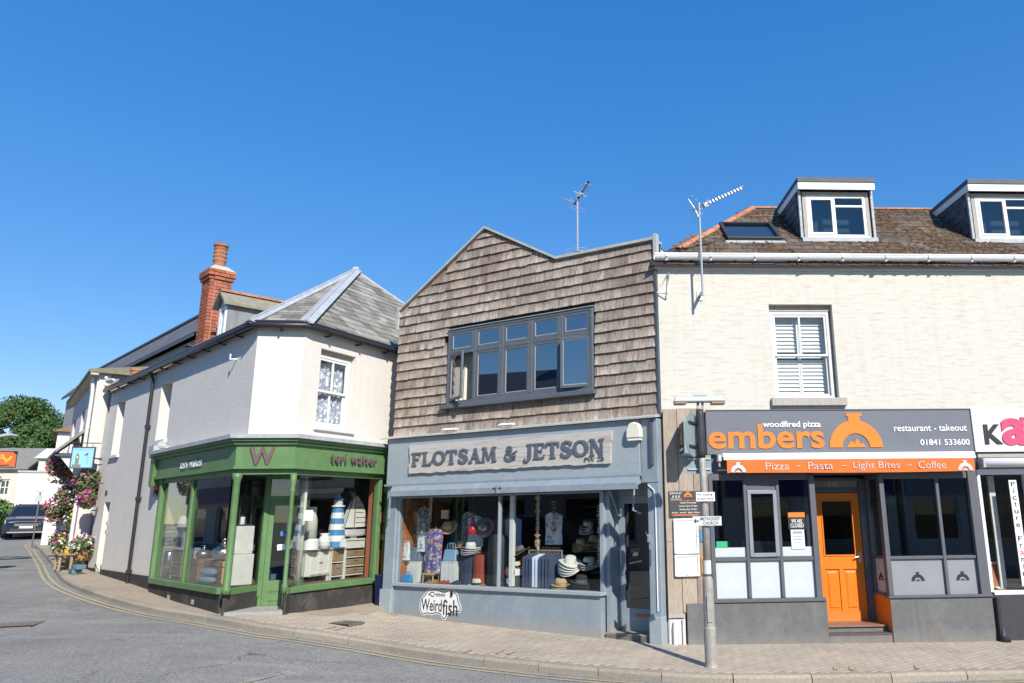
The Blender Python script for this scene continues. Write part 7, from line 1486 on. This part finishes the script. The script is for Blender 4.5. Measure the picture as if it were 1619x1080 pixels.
can = ob('porch_canopy', MB().hexa([(-4.4, -.65, 2.95), (-.1, -.65, 2.95), (-.1, -.002, 3.6), (-4.4, -.002, 3.6), (-4.4, -.65, 3.03), (-.1, -.65, 3.03), (-.1, -.002, 3.7), (-4.4, -.002, 3.7)]), pm('weathered_canopy_slate', (0.30, 0.29, 0.26), (0.2, 0.195, 0.18), 5, .85, .3, 20), IN, FP)
for x in (-4.2, -2.2, -.3): ob('canopy_bracket', MB().prism([(0, 2.3), (.1, 2.3), (.6, 2.94), (.0, 2.94)], x - .04, x + .04), WHITEW, IN, FP @ Rz(-90) @ T(0, 0, 0) if False else FP @ T(x, 0, 0) @ Rz(-90) @ T(0, -x, 0))
for k in range(5): ob('canopy_rafter', MB().box(-4.2 + k * .98, -4.12 + k * .98, -.62, -.05, 2.86, 2.949), FDARK, can, FP)
# hanging sign
M = T(-13.38, 19.05, 3.25) @ Rz(10) @ Matrix.Scale(.78, 4)
t = thing('inn_sign', 'pale blue hanging inn sign painted with a clock tower and a flag', 'sign', M)
ob('board', MB().box(-.32, .32, -.02, .02, 0, .64), pm('sky_blue_board', (0.25, 0.55, 0.78), (0.3, 0.6, 0.8), 3, .5), t, M); ob('frame', frame_rect(-.35, .35, -.03, .67, .035, -.03, .03), FDARK, t, M)
fit_text('lettering', 'LONDON INN', -.24, .26, .545, .605, -.0225, INK, t, M, .003)
TWR = pm('painted_tower_brown', (0.25, 0.21, 0.15), None, 8, .6); tw = MB().box(-.20, -.10, -.026, -.021, .05, .38).box(-.21, -.09, -.0265, -.0212, .30, .36); tw.prism([(-.20, .38), (-.10, .38), (-.15, .50)], -.026, -.021); tw.box(-.28, -.02, -.0255, -.0208, .02, .1); ob('clock_tower', tw, TWR, t, M); ob('clock_face', MB().lathe([(.028, -.002), (.028, .002)], n=12), PAPER, t, M @ T(-.15, -.028, .33) @ Rx(90))
ob('flag', MB().box(.148, .155, -.026, -.021, .1, .50).prism([(.05, .38), (.145, .40), (.145, .48), (.06, .42)], -.026, -.021), pm('purple_flag_paint', (0.2, 0.06, 0.2), None, 5, .6), t, M)
ob('hanger', MB().tube([(-.25, 0, .67), (-.25, 0, .80)], .008, 5).tube([(.25, 0, .67), (.25, 0, .80)], .008, 5).tube([(-.4, 0, .80), (.45, .1, .80)], .016, 6), BLACKM, t, M)
# flowers: leaves and petals as small faces
LEAF = pm('basket_leaf', (0.10, 0.17, 0.045), (0.05, 0.09, 0.025), 6, .7, vary=.4, island=True); PETM = pm('magenta_petal', (0.62, 0.05, 0.30), (0.5, 0.03, 0.22), 8, .6, vary=.3, island=True); PETY = pm('yellow_petal', (0.70, 0.48, 0.06), None, 8, .6, vary=.2, island=True); PETO = pm('orange_petal', (0.72, 0.2, 0.04), None, 8, .6, vary=.2, island=True); PETW = pm('white_petal', (0.72, 0.72, 0.62), None, 8, .6, vary=.15, island=True); PETP = pm('purple_petal', (0.25, 0.07, 0.4), None, 8, .6, vary=.3, island=True)
def tuft(mb, c, r, n, size, rr, squash=.8, shell=.45):
    for _ in range(n):
        d = Vector((rr.gauss(0, 1), rr.gauss(0, 1), rr.gauss(0, 1))).normalized(); q = Vector(c) + Vector((d.x, d.y, d.z * squash)) * r * (shell + (1 - shell) * rr.random() ** .6)
        a = Vector((rr.gauss(0, 1), rr.gauss(0, 1), rr.gauss(0, 1))).normalized(); b = a.cross(d + Vector((.01, .02, .03))).normalized(); s = size * rr.uniform(.6, 1.3)
        mb.add([q - a * s - b * s * .6, q + a * s - b * s * .6, q + a * s * .8 + b * s * .6 + d * s * .3, q - a * s * .8 + b * s * .6 + d * s * .3], [(0, 1, 2, 3)])
def basket(p, r, label, mix, seed, hang=True, drape=.5):
    rr = random.Random(seed); M = T(*p); t = thing('hanging_basket' if hang else 'flower_trough', label, 'hanging basket' if hang else 'flower trough', M, 'flower baskets on the inn' if hang else 'flower troughs by the inn')
    if hang: ob('basket', MB().lathe([(.01, -r * .75), (r * .35, -r * .65), (r * .5, -r * .35), (r * .52, -r * .25)], n=12), WICK, t, M); ob('chain', MB().tube([(-r * .4, 0, -r * .25), (0, 0, r * 1.6), (r * .4, 0, -r * .25)], .008, 4).tube([(0, 0, r * 1.6), (r * 1.2, r * .9, r * 1.75)], .012, 5), BLACKM, t, M)
    else: ob('tub', MB().lathe([(r * .45, -r * 1.2), (r * .62, -r * .3)], n=12), TERR if seed % 2 else OAK, t, M)
    lf_ = MB(); tuft(lf_, (0, 0, 0), r * 1.05, 420, .032, rr); tuft(lf_, (0, 0, -r * .7), r * .85, int(320 * drape), .032, rr); ob('foliage', lf_, LEAF, t, M, kind='stuff')
    for nm, mt, n in mix:
        pf = MB(); tuft(pf, (0, 0, r * .05), r * 1.06, int(n * .8), .030, rr, .85, .8); tuft(pf, (0, 0, -r * .6), r * .88, int(n * .4 * drape), .026, rr, .9, .8); ob(nm, pf, mt, t, M, kind='stuff')
MA, YE_, OR_, WH_, PU_ = ('magenta_flowers', PETM, 220), ('yellow_flowers', PETY, 60), ('orange_flowers', PETO, 60), ('white_flowers', PETW, 90), ('purple_flowers', PETP, 120)
basket((-15.12, 20.8, 3.42), .38, 'large magenta and purple hanging basket with yellow flowers left of the inn sign', [MA, PU_, YE_, OR_], 1)
basket((-14.5, 20.4, 2.62), .34, 'pink and yellow hanging basket below the inn sign', [('magenta_flowers', PETM, 130), YE_, WH_], 2, drape=1)
basket((-15.6, 21.5, 2.30), .36, 'magenta and orange hanging basket low on the inn front', [('magenta_flowers', PETM, 170), OR_], 3)
basket((-13.36, 19.35, 2.95), .34, 'leafy dark basket with magenta trails beside the corner house wall', [('magenta_flowers', PETM, 90)], 4, drape=1.4)
basket((-12.98, 18.85, 2.50), .2, 'bright magenta trailing basket against the corner house edge', [('magenta_flowers', PETM, 160)], 8, drape=1.2)
basket((-13.95, 20.0, 1.98), .30, 'yellow green basket with few red flowers above the troughs', [('yellow_flowers', PETY, 40), ('red_flowers', PETO, 40), WH_], 5)
basket((-13.95, 19.9, 1.30), .34, 'cream flowered trough standing before the inn window', [WH_, ('yellow_flowers', PETY, 30)], 6, False)
basket((-13.12, 19.15, 1.34), .30, 'white and pink flowered trough by the corner of the house', [WH_, ('magenta_flowers', PETM, 50)], 7, False)
basket((-15.0, 21.0, 1.45), .30, 'pink and red flowered trough beside the inn porch', [('magenta_flowers', PETM, 90), ('yellow_flowers', PETY, 30)], 9, False)
basket((-14.72, 17.9, 2.88), .22, 'dark leafy basket with yellow and purple flowers under the orange sign', [('yellow_flowers', PETY, 50), PU_], 10)
# bench and crates
zb = pz(-13.45, 19.0); M = T(-13.45, 19.0, zb) @ Rz(-48); t = thing('bench', 'low dark wooden bench in front of the inn troughs', 'bench', M)
for k in range(4): ob('seat_slat', MB().box(-.45, .45, -.16 + k * .085, -.09 + k * .085, .36, .39), OAK, t, M)
for x in (-.38, .34): ob('leg', MB().box(x, x + .05, -.14, -.09, 0, .359), OAK, t, M); ob('leg', MB().box(x, x + .05, .09, .14, 0, .359), OAK, t, M)
for k in range(2):
    M = T(-12.72 + .1 * k, 18.42 - .05 * k, pz(-12.7, 18.4) + .106 * k) @ Rz(-40 + 8 * k) @ Matrix.Scale(.7, 4); t = thing('plastic_crate', '%s blue plastic crate of the pair by the corner house' % ('lower' if k == 0 else 'upper'), 'crate', M, 'blue crates by the corner house'); cb = pm('teal_crate_plastic', (0.12, 0.2, 0.25), None, 5, .5)
    ob('base', MB().box(-.2, .2, -.14, .14, 0, .012), cb, t, M)
    for s in (-1, 1): ob('side', frame_rect(-.2, .2, .0125, .15, .03, s * .14 - .006, s * .14 + .006), cb, t, M); ob('end', MB().box(s * .2 - .006, s * .2 + .006, -.133, .133, .0125, .15), cb, t, M)
M = T(-13.35, 18.95, zb + .391); tag(ob('yellow_pot', MB().lathe([(.05, 0), (.075, .09), (.08, .1)], n=12), PETY, None, M), 'small yellow pot on the dark bench', 'pot')
# white house and low wing
FWH = T(-22.15, 29.9, 1.0) @ Rz(-55)
wh = thing('white_house', 'bright white house with brown hipped roof beyond the inn', 'building', FWH); PW_ = pm('bright_white_render', (0.76, 0.72, 0.73), (0.7, 0.66, 0.67), 4, .9)
ob('wall', MB().box(-7, 0, 0, 5.5, -.6, 4.45), PW_, wh, FWH); ob('string_course', MB().box(.001, .04, .9, 5.4, 3.9, 4.0).box(.001, .035, .85, .95, 0, 3.9), WHITEW, wh, FWH)
ob('roof', MB().add([(-7.2, -.2, 4.46), (.2, -.2, 4.46), (.2, 5.7, 4.46), (-7.2, 5.7, 4.46), (-2.4, 2.7, 5.9), (-4.8, 2.7, 5.9)], [(0, 1, 4, 5), (1, 2, 4), (2, 3, 5, 4), (3, 0, 5), (0, 3, 2, 1)]), pm('rust_tile_roof', (0.26, 0.15, 0.085), (0.17, 0.12, 0.075), 5, .9, .4, 16), wh, FWH)
ob('wall_plaque', MB().box(.001, .03, .25, .8, 3.55, 3.75), GW, wh, FWH); ob('vent', MB().box(.001, .02, .35, .75, 1.15, 1.25), FDARK, wh, FWH)
FW2 = T(-28.2, 41.0, 1.3) @ Rz(25); w2 = thing('pink_white_wing', 'pinkish white wall with a dark doorway between cottage and white house', 'building', FW2)
ob('wall', MB().holed(-3.2, 3, -.5, 3.2, [(-2.2, -1.2, -.5, 1.5)], 0, .3), INNW, w2, FW2); ob('door', MB().box(-2.2, -1.2, .2, .25, -.5, 1.5), OAK, w2, FW2); ob('coping', MB().box(-3.25, 3.05, -.05, .35, 3.201, 3.3), CAP, w2, FW2); ob('rear_shed', MB().box(-2.6, -1.2, .8, 2.4, 3.0, 4.0), CREAM, w2, FW2); ob('shed_roof', MB().hexa([(-2.8, .6, 4.0), (-1.0, .6, 4.0), (-1.0, 2.6, 4.0), (-2.8, 2.6, 4.0), (-2.5, 1.5, 4.6), (-1.3, 1.5, 4.6), (-1.3, 1.7, 4.6), (-2.5, 1.7, 4.6)]), PALE, w2, FW2)
# cottage
FCO = T(-31.5, 40.6, 1.2) @ Rz(14); co = thing('cottage', 'cream cottage with lichened slate roof and small white windows at the bend', 'building', FCO)
WC = [(-1.3, -.65, 2.15, 3.0), (-1.9, -.7, .55, 1.35), (-5.5, -4.6, 2.15, 3.0), (-5.7, -4.4, .45, 1.35)]
ob('front_wall', MB().holed(-9, 0, -.6, 3.55, WC, 0, .3), CREAM, co, FCO); ob('side_wall', MB().add([(-.001, .301, -.6), (-.001, 5, -.6), (-.001, 5, 3.55), (-.001, 2.5, 4.75), (-.001, .301, 3.7), (-.3, .301, -.6), (-.3, 5, -.6), (-.3, 5, 3.55), (-.3, 2.5, 4.75), (-.3, .301, 3.7)], [(0, 1, 2, 3, 4), (9, 8, 7, 6, 5), (0, 4, 9, 5)]), GREYR, co, FCO)  # gable's shade is painted in: grey instead of the front's cream
for a, b, c, d in WC:
    w_ = ob('window', frame_rect(a, b, c, d, .07, .06, .12), WHITEP, co, FCO); nb_ = 3 if b - a < 1 else 2
    for k in range(1, nb_): ob('glazing_bar', MB().box(a + (b - a) * k / nb_ - .02, a + (b - a) * k / nb_ + .02, .061, .119, c + .07, d - .07), WHITEP, w_, FCO)
    ob('glazing_bar', MB().box(a + .07, b - .07, .058, .121, (c + d) / 2 - .02, (c + d) / 2 + .02), WHITEP, w_, FCO); pane(a + .07, b - .07, c + .07, d - .07, .09, GLASSD, w_, FCO)
ob('roof', MB().hexa([(-9.2, -.25, 3.5), (.2, -.25, 3.5), (.2, 2.5, 4.75), (-9.2, 2.5, 4.75), (-9.2, -.25, 3.6), (.2, -.25, 3.6), (.2, 2.5, 4.87), (-9.2, 2.5, 4.87)]).hexa([(-9.2, 2.5, 4.75), (.2, 2.5, 4.75), (.2, 5.2, 3.5), (-9.2, 5.2, 3.5), (-9.2, 2.5, 4.87), (.2, 2.5, 4.87), (.2, 5.2, 3.6), (-9.2, 5.2, 3.6)]), pm('lichen_slate_far', (0.25, 0.24, 0.2), (0.17, 0.165, 0.15), 6, .85, .3, 16), co, FCO)
ob('downpipe', MB().tube([(-.15, -.07, 3.5), (-.15, -.06, -.4)], .05, 6), OAK, co, FCO)
# bush and low wall in front of the cottage
M = T(-31.0, 38.6, 1.4); t = thing('garden_bush', 'round green bush in front of the cream cottage', 'bush', M); rr = random.Random(5); bm_ = MB(); tuft(bm_, (0, 0, 1.05), .72, 900, .07, rr, .9, .3); GLEAF = pm('bush_leaf', (0.12, 0.21, 0.04), (0.07, 0.13, 0.025), 5, .7, vary=.4, island=True); ob('foliage', bm_, GLEAF, t, M, kind='stuff'); ob('stem', MB().tube([(0, 0, -.2), (.05, 0, 1)], .06, 6), OAK, t, M)
M = T(-32.4, 39.3, 1.1) @ Rz(14); tag(ob('garden_wall', MB().box(-6, 1.0, -.15, .15, -.4, .9), pm('stone_wall', (0.36, 0.33, 0.28), (0.22, 0.2, 0.17), 7, .9, .6, 14), None, M, bevel=.02), 'low grey stone garden wall before the cottage', 'wall')
# dark slate building behind the corner house
db = thing('slate_roofed_building', 'long building with plain dark slate roof rising behind the black gutter', 'building', FA @ T(-18, 3, 0))
ob('wall', MB().box(-26, -9.8, 2.0, 6.2, .2, 7.1), GREYR, db, FA)
ob('roof', MB().hexa([(-26, 1.8, 7.09), (-9.6, 1.8, 7.09), (-9.6, 3.0, 8.46), (-26, 3.0, 8.46), (-26, 1.8, 7.19), (-9.6, 1.8, 7.19), (-9.6, 3.0, 8.56), (-26, 3.0, 8.56)]).hexa([(-26, 3.0, 8.46), (-9.6, 3.0, 8.46), (-9.6, 6.6, 6.4), (-26, 6.6, 6.4), (-26, 3.0, 8.56), (-9.6, 3.0, 8.56), (-9.6, 6.6, 6.5), (-26, 6.6, 6.5)]), DKSL, db, FA)
dt = MB(); cc, ss = math.cos(R(48.9)), math.sin(R(48.9))
for (x, yy, wv) in roof_tiles(None, lambda x, y: True, -26, -9.6, 1.8, 2.95, .34, .24, 48.9, None, 0, rnd): dt.add(tile_verts(x, yy, wv, .24, cc, ss, 7.19 + (yy - 1.8) * math.tan(R(48.9)), .010, rnd, .006), BOXF)
ob('roof_slates', dt, pm('smooth_dark_slate', (0.155, 0.155, 0.165), (0.12, 0.12, 0.13), 8, .7, .15, 20, vary=.18, island=True), db, FA, kind='stuff'); ob('ridge', MB().box(-26, -9.6, 2.9, 3.1, 8.54, 8.62), BLACKM, db, FA)
# hanging orange sign and lamp on a post at the left
M = T(-17.15, 20.5, rz(-17.15, 20.5)); t = thing('sign_post', 'tall grey post with arm and street lantern across the road from the inn', 'post', M)
ob('shaft', MB().tube([(0, 0, 0), (0, 0, 3.4)], .06, 8), GALV, t, M); ob('arm', MB().tube([(0, 0, 3.1), (1.25, -.5, 3.12)], .025, 6), BLACKM, t, M); ob('lantern', MB().hexa([(.15, -.2, 3.36), (1.15, -.6, 3.40), (1.2, -.35, 3.40), (.2, .0, 3.36), (.2, -.16, 3.44), (1.0, -.5, 3.46), (1.05, -.38, 3.46), (.25, -.04, 3.44)]), HD, t, M)
M = T(-16.25, 20.05, 3.37) @ Rz(38); t = thing('hanging_sign', 'orange hanging sign with a golden scribble hung from the post arm', 'sign', M); ob('board', MB().box(-.55, .30, -.015, .015, 0, .40), pm('orange_sign_paint', (0.62, 0.13, 0.03), (0.5, 0.1, 0.02), 6, .5), t, M); ob('frame', frame_rect(-.57, .32, -.02, .42, .025, -.02, .02), BLACKM, t, M)
em = MB(); strip(em, [(-.35, .1), (-.25, .3), (-.12, .15), (0, .32), (.1, .12), (.2, .28)], .03, -.022, -.0155); strip(em, [(-.3, .2), (0, .22), (.18, .18)], .02, -.024, -.016); ob('emblem', em, PETY, t, M)
# distant posts
M = T(-22.25, 29.6, 1.0); t = thing('bollard_post', 'slim grey post with a small plate against the white house', 'post', M); ob('shaft', MB().tube([(0, 0, -.2), (0, 0, 2.1)], .025, 6), IRON, t, M); ob('plate', MB().box(-.12, .12, -.06, -.04, 1.7, 1.95).box(-.15, .15, -.06, -.03, 2.05, 2.12), PALE, t, M)
# ------------------------------------------------------------------ dark car
CARP = pm('dark_blue_car_paint', (0.02, 0.028, 0.05), None, 4, .15, spec=.8); CGL = pm('car_glass', (0.015, 0.02, 0.028), None, 3, .05, spec=.9); TYRE = pm('tyre_rubber', (0.02, 0.02, 0.02), None, 10, .9); HLM = pm('headlamp_lens', (0.55, 0.58, 0.6), None, 5, .15); PLT = pm('number_plate', (0.7, 0.7, 0.66), None, 5, .5)
def car(M, label):
    t = thing('parked_car', label, 'car', M)
    # stations along x (front at +x): (x, half width low, half width mid, z low, z mid, z top)
    S_ = [(2.15, .72, .74, .32, .62, .80), (2.02, .84, .86, .24, .66, .92), (1.5, .90, .92, .22, .72, 1.03), (.95, .91, .92, .22, .74, 1.08), (-1.6, .91, .92, .22, .76, 1.10), (-2.05, .88, .90, .26, .78, 1.08), (-2.2, .80, .82, .35, .78, 1.0)]
    m = MB()
    for x, wl, wm, zl, zm, zt in S_: m.v += [(x, -wl, zl), (x, -wm, zm), (x, -wm * .93, zt - .04), (x, -wm * .5, zt), (x, wm * .5, zt), (x, wm * .93, zt - .04), (x, wm, zm), (x, wl, zl)]
    for i in range(len(S_) - 1):
        for k in range(8): m.f.append((i * 8 + k, (i + 1) * 8 + k, (i + 1) * 8 + (k + 1) % 8, i * 8 + (k + 1) % 8))
    m.f += [tuple(range(8)), tuple(reversed(range(48, 56)))]
    body = ob('body', m, CARP, t, M, smooth=False, bevel=.02)
    ob('cabin', MB().hexa([(.95, -.80, 1.04), (.95, .80, 1.04), (-2.05, .80, 1.06), (-2.05, -.80, 1.06), (.10, -.62, 1.58), (.10, .62, 1.58), (-1.75, .60, 1.58), (-1.75, -.60, 1.58)]), CGL, t, M, bevel=.03); ob('roof', MB().hexa([(.16, -.64, 1.565), (.16, .64, 1.565), (-1.8, .62, 1.565), (-1.8, -.62, 1.565), (.0, -.56, 1.635), (.0, .56, 1.635), (-1.6, .54, 1.635), (-1.6, -.54, 1.635)]), CARP, t, M, bevel=.02)
    for s in (-1, 1):
        ob('pillar', MB().tube([(.98, s * .80, 1.03), (.12, s * .63, 1.6)], .035, 6), CARP, t, M); ob('roof_rail', MB().tube([(-.1, s * .56, 1.66), (-1.5, s * .54, 1.66)], .02, 6), ALU, t, M)
        ob('headlight', MB().hexa([(2.06, s * .82 - .14 * (s > 0) - .0, .68), (2.06, s * .82 + .14 * (s < 0), .68), (1.9, s * .86 + .14 * (s < 0), .70), (1.9, s * .86 - .14 * (s > 0), .70), (2.04, s * .82 - .2 * (s > 0), .82), (2.04, s * .82 + .2 * (s < 0), .82), (1.85, s * .86 + .2 * (s < 0), .86), (1.85, s * .86 - .2 * (s > 0), .86)]), HLM, t, M); ob('fog_light', MB().ball((2.10, s * .62, .42), .05, .07, .05, 8, 6), HLM, t, M)
        mr = ob('wing_mirror', MB().box(.65, .78, s * .98 - .11, s * .98 + .11, 1.05, 1.2), CARP, t, M, bevel=.03)
        for x in (1.35, -1.35):
            wl_ = ob('wheel', MB().lathe([(.20, -.11), (.33, -.11), (.35, -.07), (.35, .07), (.33, .11), (.20, .11)], n=20), TYRE, t, M @ T(x, s * .82, .35) @ Rx(90)); ob('rim', MB().lathe([(.01, -.08), (.20, -.09), (.20, .09), (.01, .08)], n=14), ALU, wl_, M @ T(x, s * .82, .35) @ Rx(90))
    ob('grille', MB().box(2.135, 2.165, -.48, .48, .56, .72), BLACKM, t, M, bevel=.01)
    for z in (.60, .66): ob('grille_bar', MB().box(2.166, 2.172, -.45, .45, z, z + .015), ALU, t, M)
    ob('lower_grille', MB().box(2.12, 2.16, -.6, .6, .34, .47), BLACKM, t, M, bevel=.01); ob('bumper_trim', MB().box(2.05, 2.175, -.7, .7, .26, .32), STEEL, t, M, bevel=.015); ob('number_plate', MB().box(2.166, 2.178, -.26, .26, .475, .575), PLT, t, M)
    return t
cx_, cy_ = -29.0, 38.2
car(T(cx_, cy_, rz(cx_, cy_) + .01) @ Rz(-56), 'dark blue sport utility car parked facing us beside the white house')
car(T(-9.9, 8.2, rz(-9.9, 8.2) + .01) @ Rz(-40), 'dark car mirrored in the shop windows across the road')
# ------------------------------------------------------------------ trees on the hill
hm = MB(); hs_ = []
for i in range(13):
    for j in range(9):
        x = -95 + i * 8; y = 52 + j * 9; hs_.append((x, y, -1.5 + 7.5 * math.exp(-((y - 92) / 26) ** 2) * (1 if x < -30 else max(0, 1 - (x + 30) / 30)))); hm.v.append(hs_[-1])
for i in range(12):
    for j in range(8): hm.f.append((i * 9 + j, (i + 1) * 9 + j, (i + 1) * 9 + j + 1, i * 9 + j + 1))
ob('hill', hm, pm('hill_grass', (0.08, 0.12, 0.035), (0.05, 0.08, 0.025), .5, .95), kind='structure', smooth=True)
TLEAF = pm('tree_leaf', (0.085, 0.155, 0.035), (0.035, 0.075, 0.018), .8, .75, vary=.45, island=True); BARK = pm('bark', (0.09, 0.07, 0.05), None, 6, .9)
def tree(p, h, r, label, seed, nclump=46):
    rr = random.Random(seed); M = T(*p); t = thing('tree', label, 'tree', M, 'trees on the hill'); tr = MB(); tr.tube([(0, 0, -1), (.1, 0, h * .35), (0, .1, h * .7)], .35, 8, .12)
    cl = []
    for k in range(nclump):
        a = rr.uniform(0, 6.283); u = rr.uniform(-1, 1); q = (1 - u * u) ** .5 * rr.uniform(.45, 1.0); cl.append(Vector((math.cos(a) * q * r, math.sin(a) * q * r, h * .62 + u * h * .36)))
        if k < 9: tr.tube([(0, 0, h * rr.uniform(.25, .45)), tuple(cl[-1] * .5 + Vector((0, 0, h * .2))), tuple(cl[-1])], .10, 5, .03)
    ob('trunk', tr, BARK, t, M); lf_ = MB()
    for c in cl: tuft(lf_, c, r * rr.uniform(.20, .36), 330, .115, rr, .75, .3)
    ob('crown', lf_, TLEAF, t, M, kind='stuff')
tree((-61.8, 72, .5), 13.2, 4.6, 'tall dark green tree at the edge of the wood above the orange sign', 1, 60); tree((-57.5, 77, 2), 10.3, 4.6, 'broad rounded green tree behind the cottage roof ridge', 2); tree((-52.5, 73, 1.5), 9.6, 4.0, 'green tree whose crown meets the brown hipped roof', 3); tree((-54.5, 69, .5), 9.0, 3.4, 'lower pale green tree in front of the rounded one', 4); tree((-65, 82, 3), 12, 5, 'dark tree deep in the wood behind the tall one', 5); tree((-49.5, 80, 2), 9.5, 4.2, 'green tree mostly hidden behind the white house', 6)
tree((-57.8, 66, 0), 8.2, 3.2, 'bushy mid green tree just over the cottage roof', 7, 36); tree((-60.8, 67, 0), 9.0, 3.4, 'bushy tree below the tall dark one', 9, 36)
# ------------------------------------------------------------------ houses across the road, seen only in the window reflections
def opp(M, L_, h, rh, wallm, label, fascia, seed):
    t = thing('opposite_house', label, 'building', M); rr = random.Random(seed); holes = []
    n = max(1, int(L_ / 2.6))
    for k in range(n):
        x = (k + .5) * L_ / n; holes += [(x - .5, x + .5, 3.5, 4.8), (x - .95, x + .95, .7, 2.3)]
    ob('wall', MB().holed(0, L_, -.5, h, holes, 0, .3), wallm, t, M); ob('rear', MB().box(0, L_, 5.5, 5.8, -.5, h).box(0, .3, .301, 5.499, -.5, h).box(L_ - .3, L_, .301, 5.499, -.5, h), wallm, t, M)
    for a, b, c, d in holes: w_ = ob('window', frame_rect(a, b, c, d, .07, .1, .16), WHITEW, t, M); pane(a + .07, b - .07, c + .07, d - .07, .13, GLASSD, w_, M)
    ob('fascia', MB().box(.1, L_ - .1, -.12, -.002, 2.45, 3.1), fascia, t, M); ob('roof', MB().add([(-.2, -.3, h), (L_ + .2, -.3, h), (L_ + .2, 6.1, h), (-.2, 6.1, h), (1.6, 2.9, h + rh), (L_ - 1.6, 2.9, h + rh)], [(0, 1, 5, 4), (1, 2, 5), (2, 3, 4, 5), (3, 0, 4), (0, 3, 2, 1)]), DKSL, t, M); ob('room', MB().box(.31, L_ - .31, 2.6, 2.7, -.4, h - .1), DARKIN, t, M); ob('chimney', MB().box(L_ * .3, L_ * .3 + .7, 2.6, 3.2, h + rh * .5, h + rh + .5), BRICK, t, M)
    return t
NAVYF = pm('navy_fascia', (0.02, 0.035, 0.16), None, 5, .5)
t = opp(T(-30.3, 23.6, .6) @ Rz(136.5), 9.5, 5.4, 2.6, CREAM, 'house with a navy shop fascia mirrored in the green shop window', NAVYF, 1) if False else None
def oppline(x, y, az, L_, *a): return opp(T(x, y, .2) @ Rz(az), L_, *a)
d_ = Vector((-.725, .688, 0)); st0 = Vector((-9.2, 5.4, 0))
for k, (off, L_, h, rh, wm, lb, fm_) in enumerate(((0, 9.5, 4.8, 2.3, CREAM, 'cream house with dark slate roof mirrored in the shingled shop upper window', EGREY), (9.8, 9.5, 4.2, 2.2, INNW, 'white terrace house mirrored beside the cream one', GRND), (19.6, 9.5, 5.5, 2.6, CREAM, 'house with a navy shop fascia mirrored in the green shop window', NAVYF))):
    p = st0 + d_ * (off); oppline(p.x, p.y, 136.5, L_, h, rh, wm, lb, fm_, k)
for k, (x, L_, h, rh, wm, lb, fm_) in enumerate(((-1.5, 7.5, 4.6, 2.0, INNW, 'white shop house mirrored in the pizza shop windows', EGREY), (6.2, 7.0, 4.8, 2.0, CREAM, 'cream shop house mirrored in the door glass of the pizza shop', NAVYF), (13.5, 8, 4.6, 2, INNW, 'white house mirrored in the framing shop window', FBLUE))):
    opp(T(x + L_, -5.2, .1) @ Rz(180), L_, h, rh, wm, lb, fm_, 20 + k)
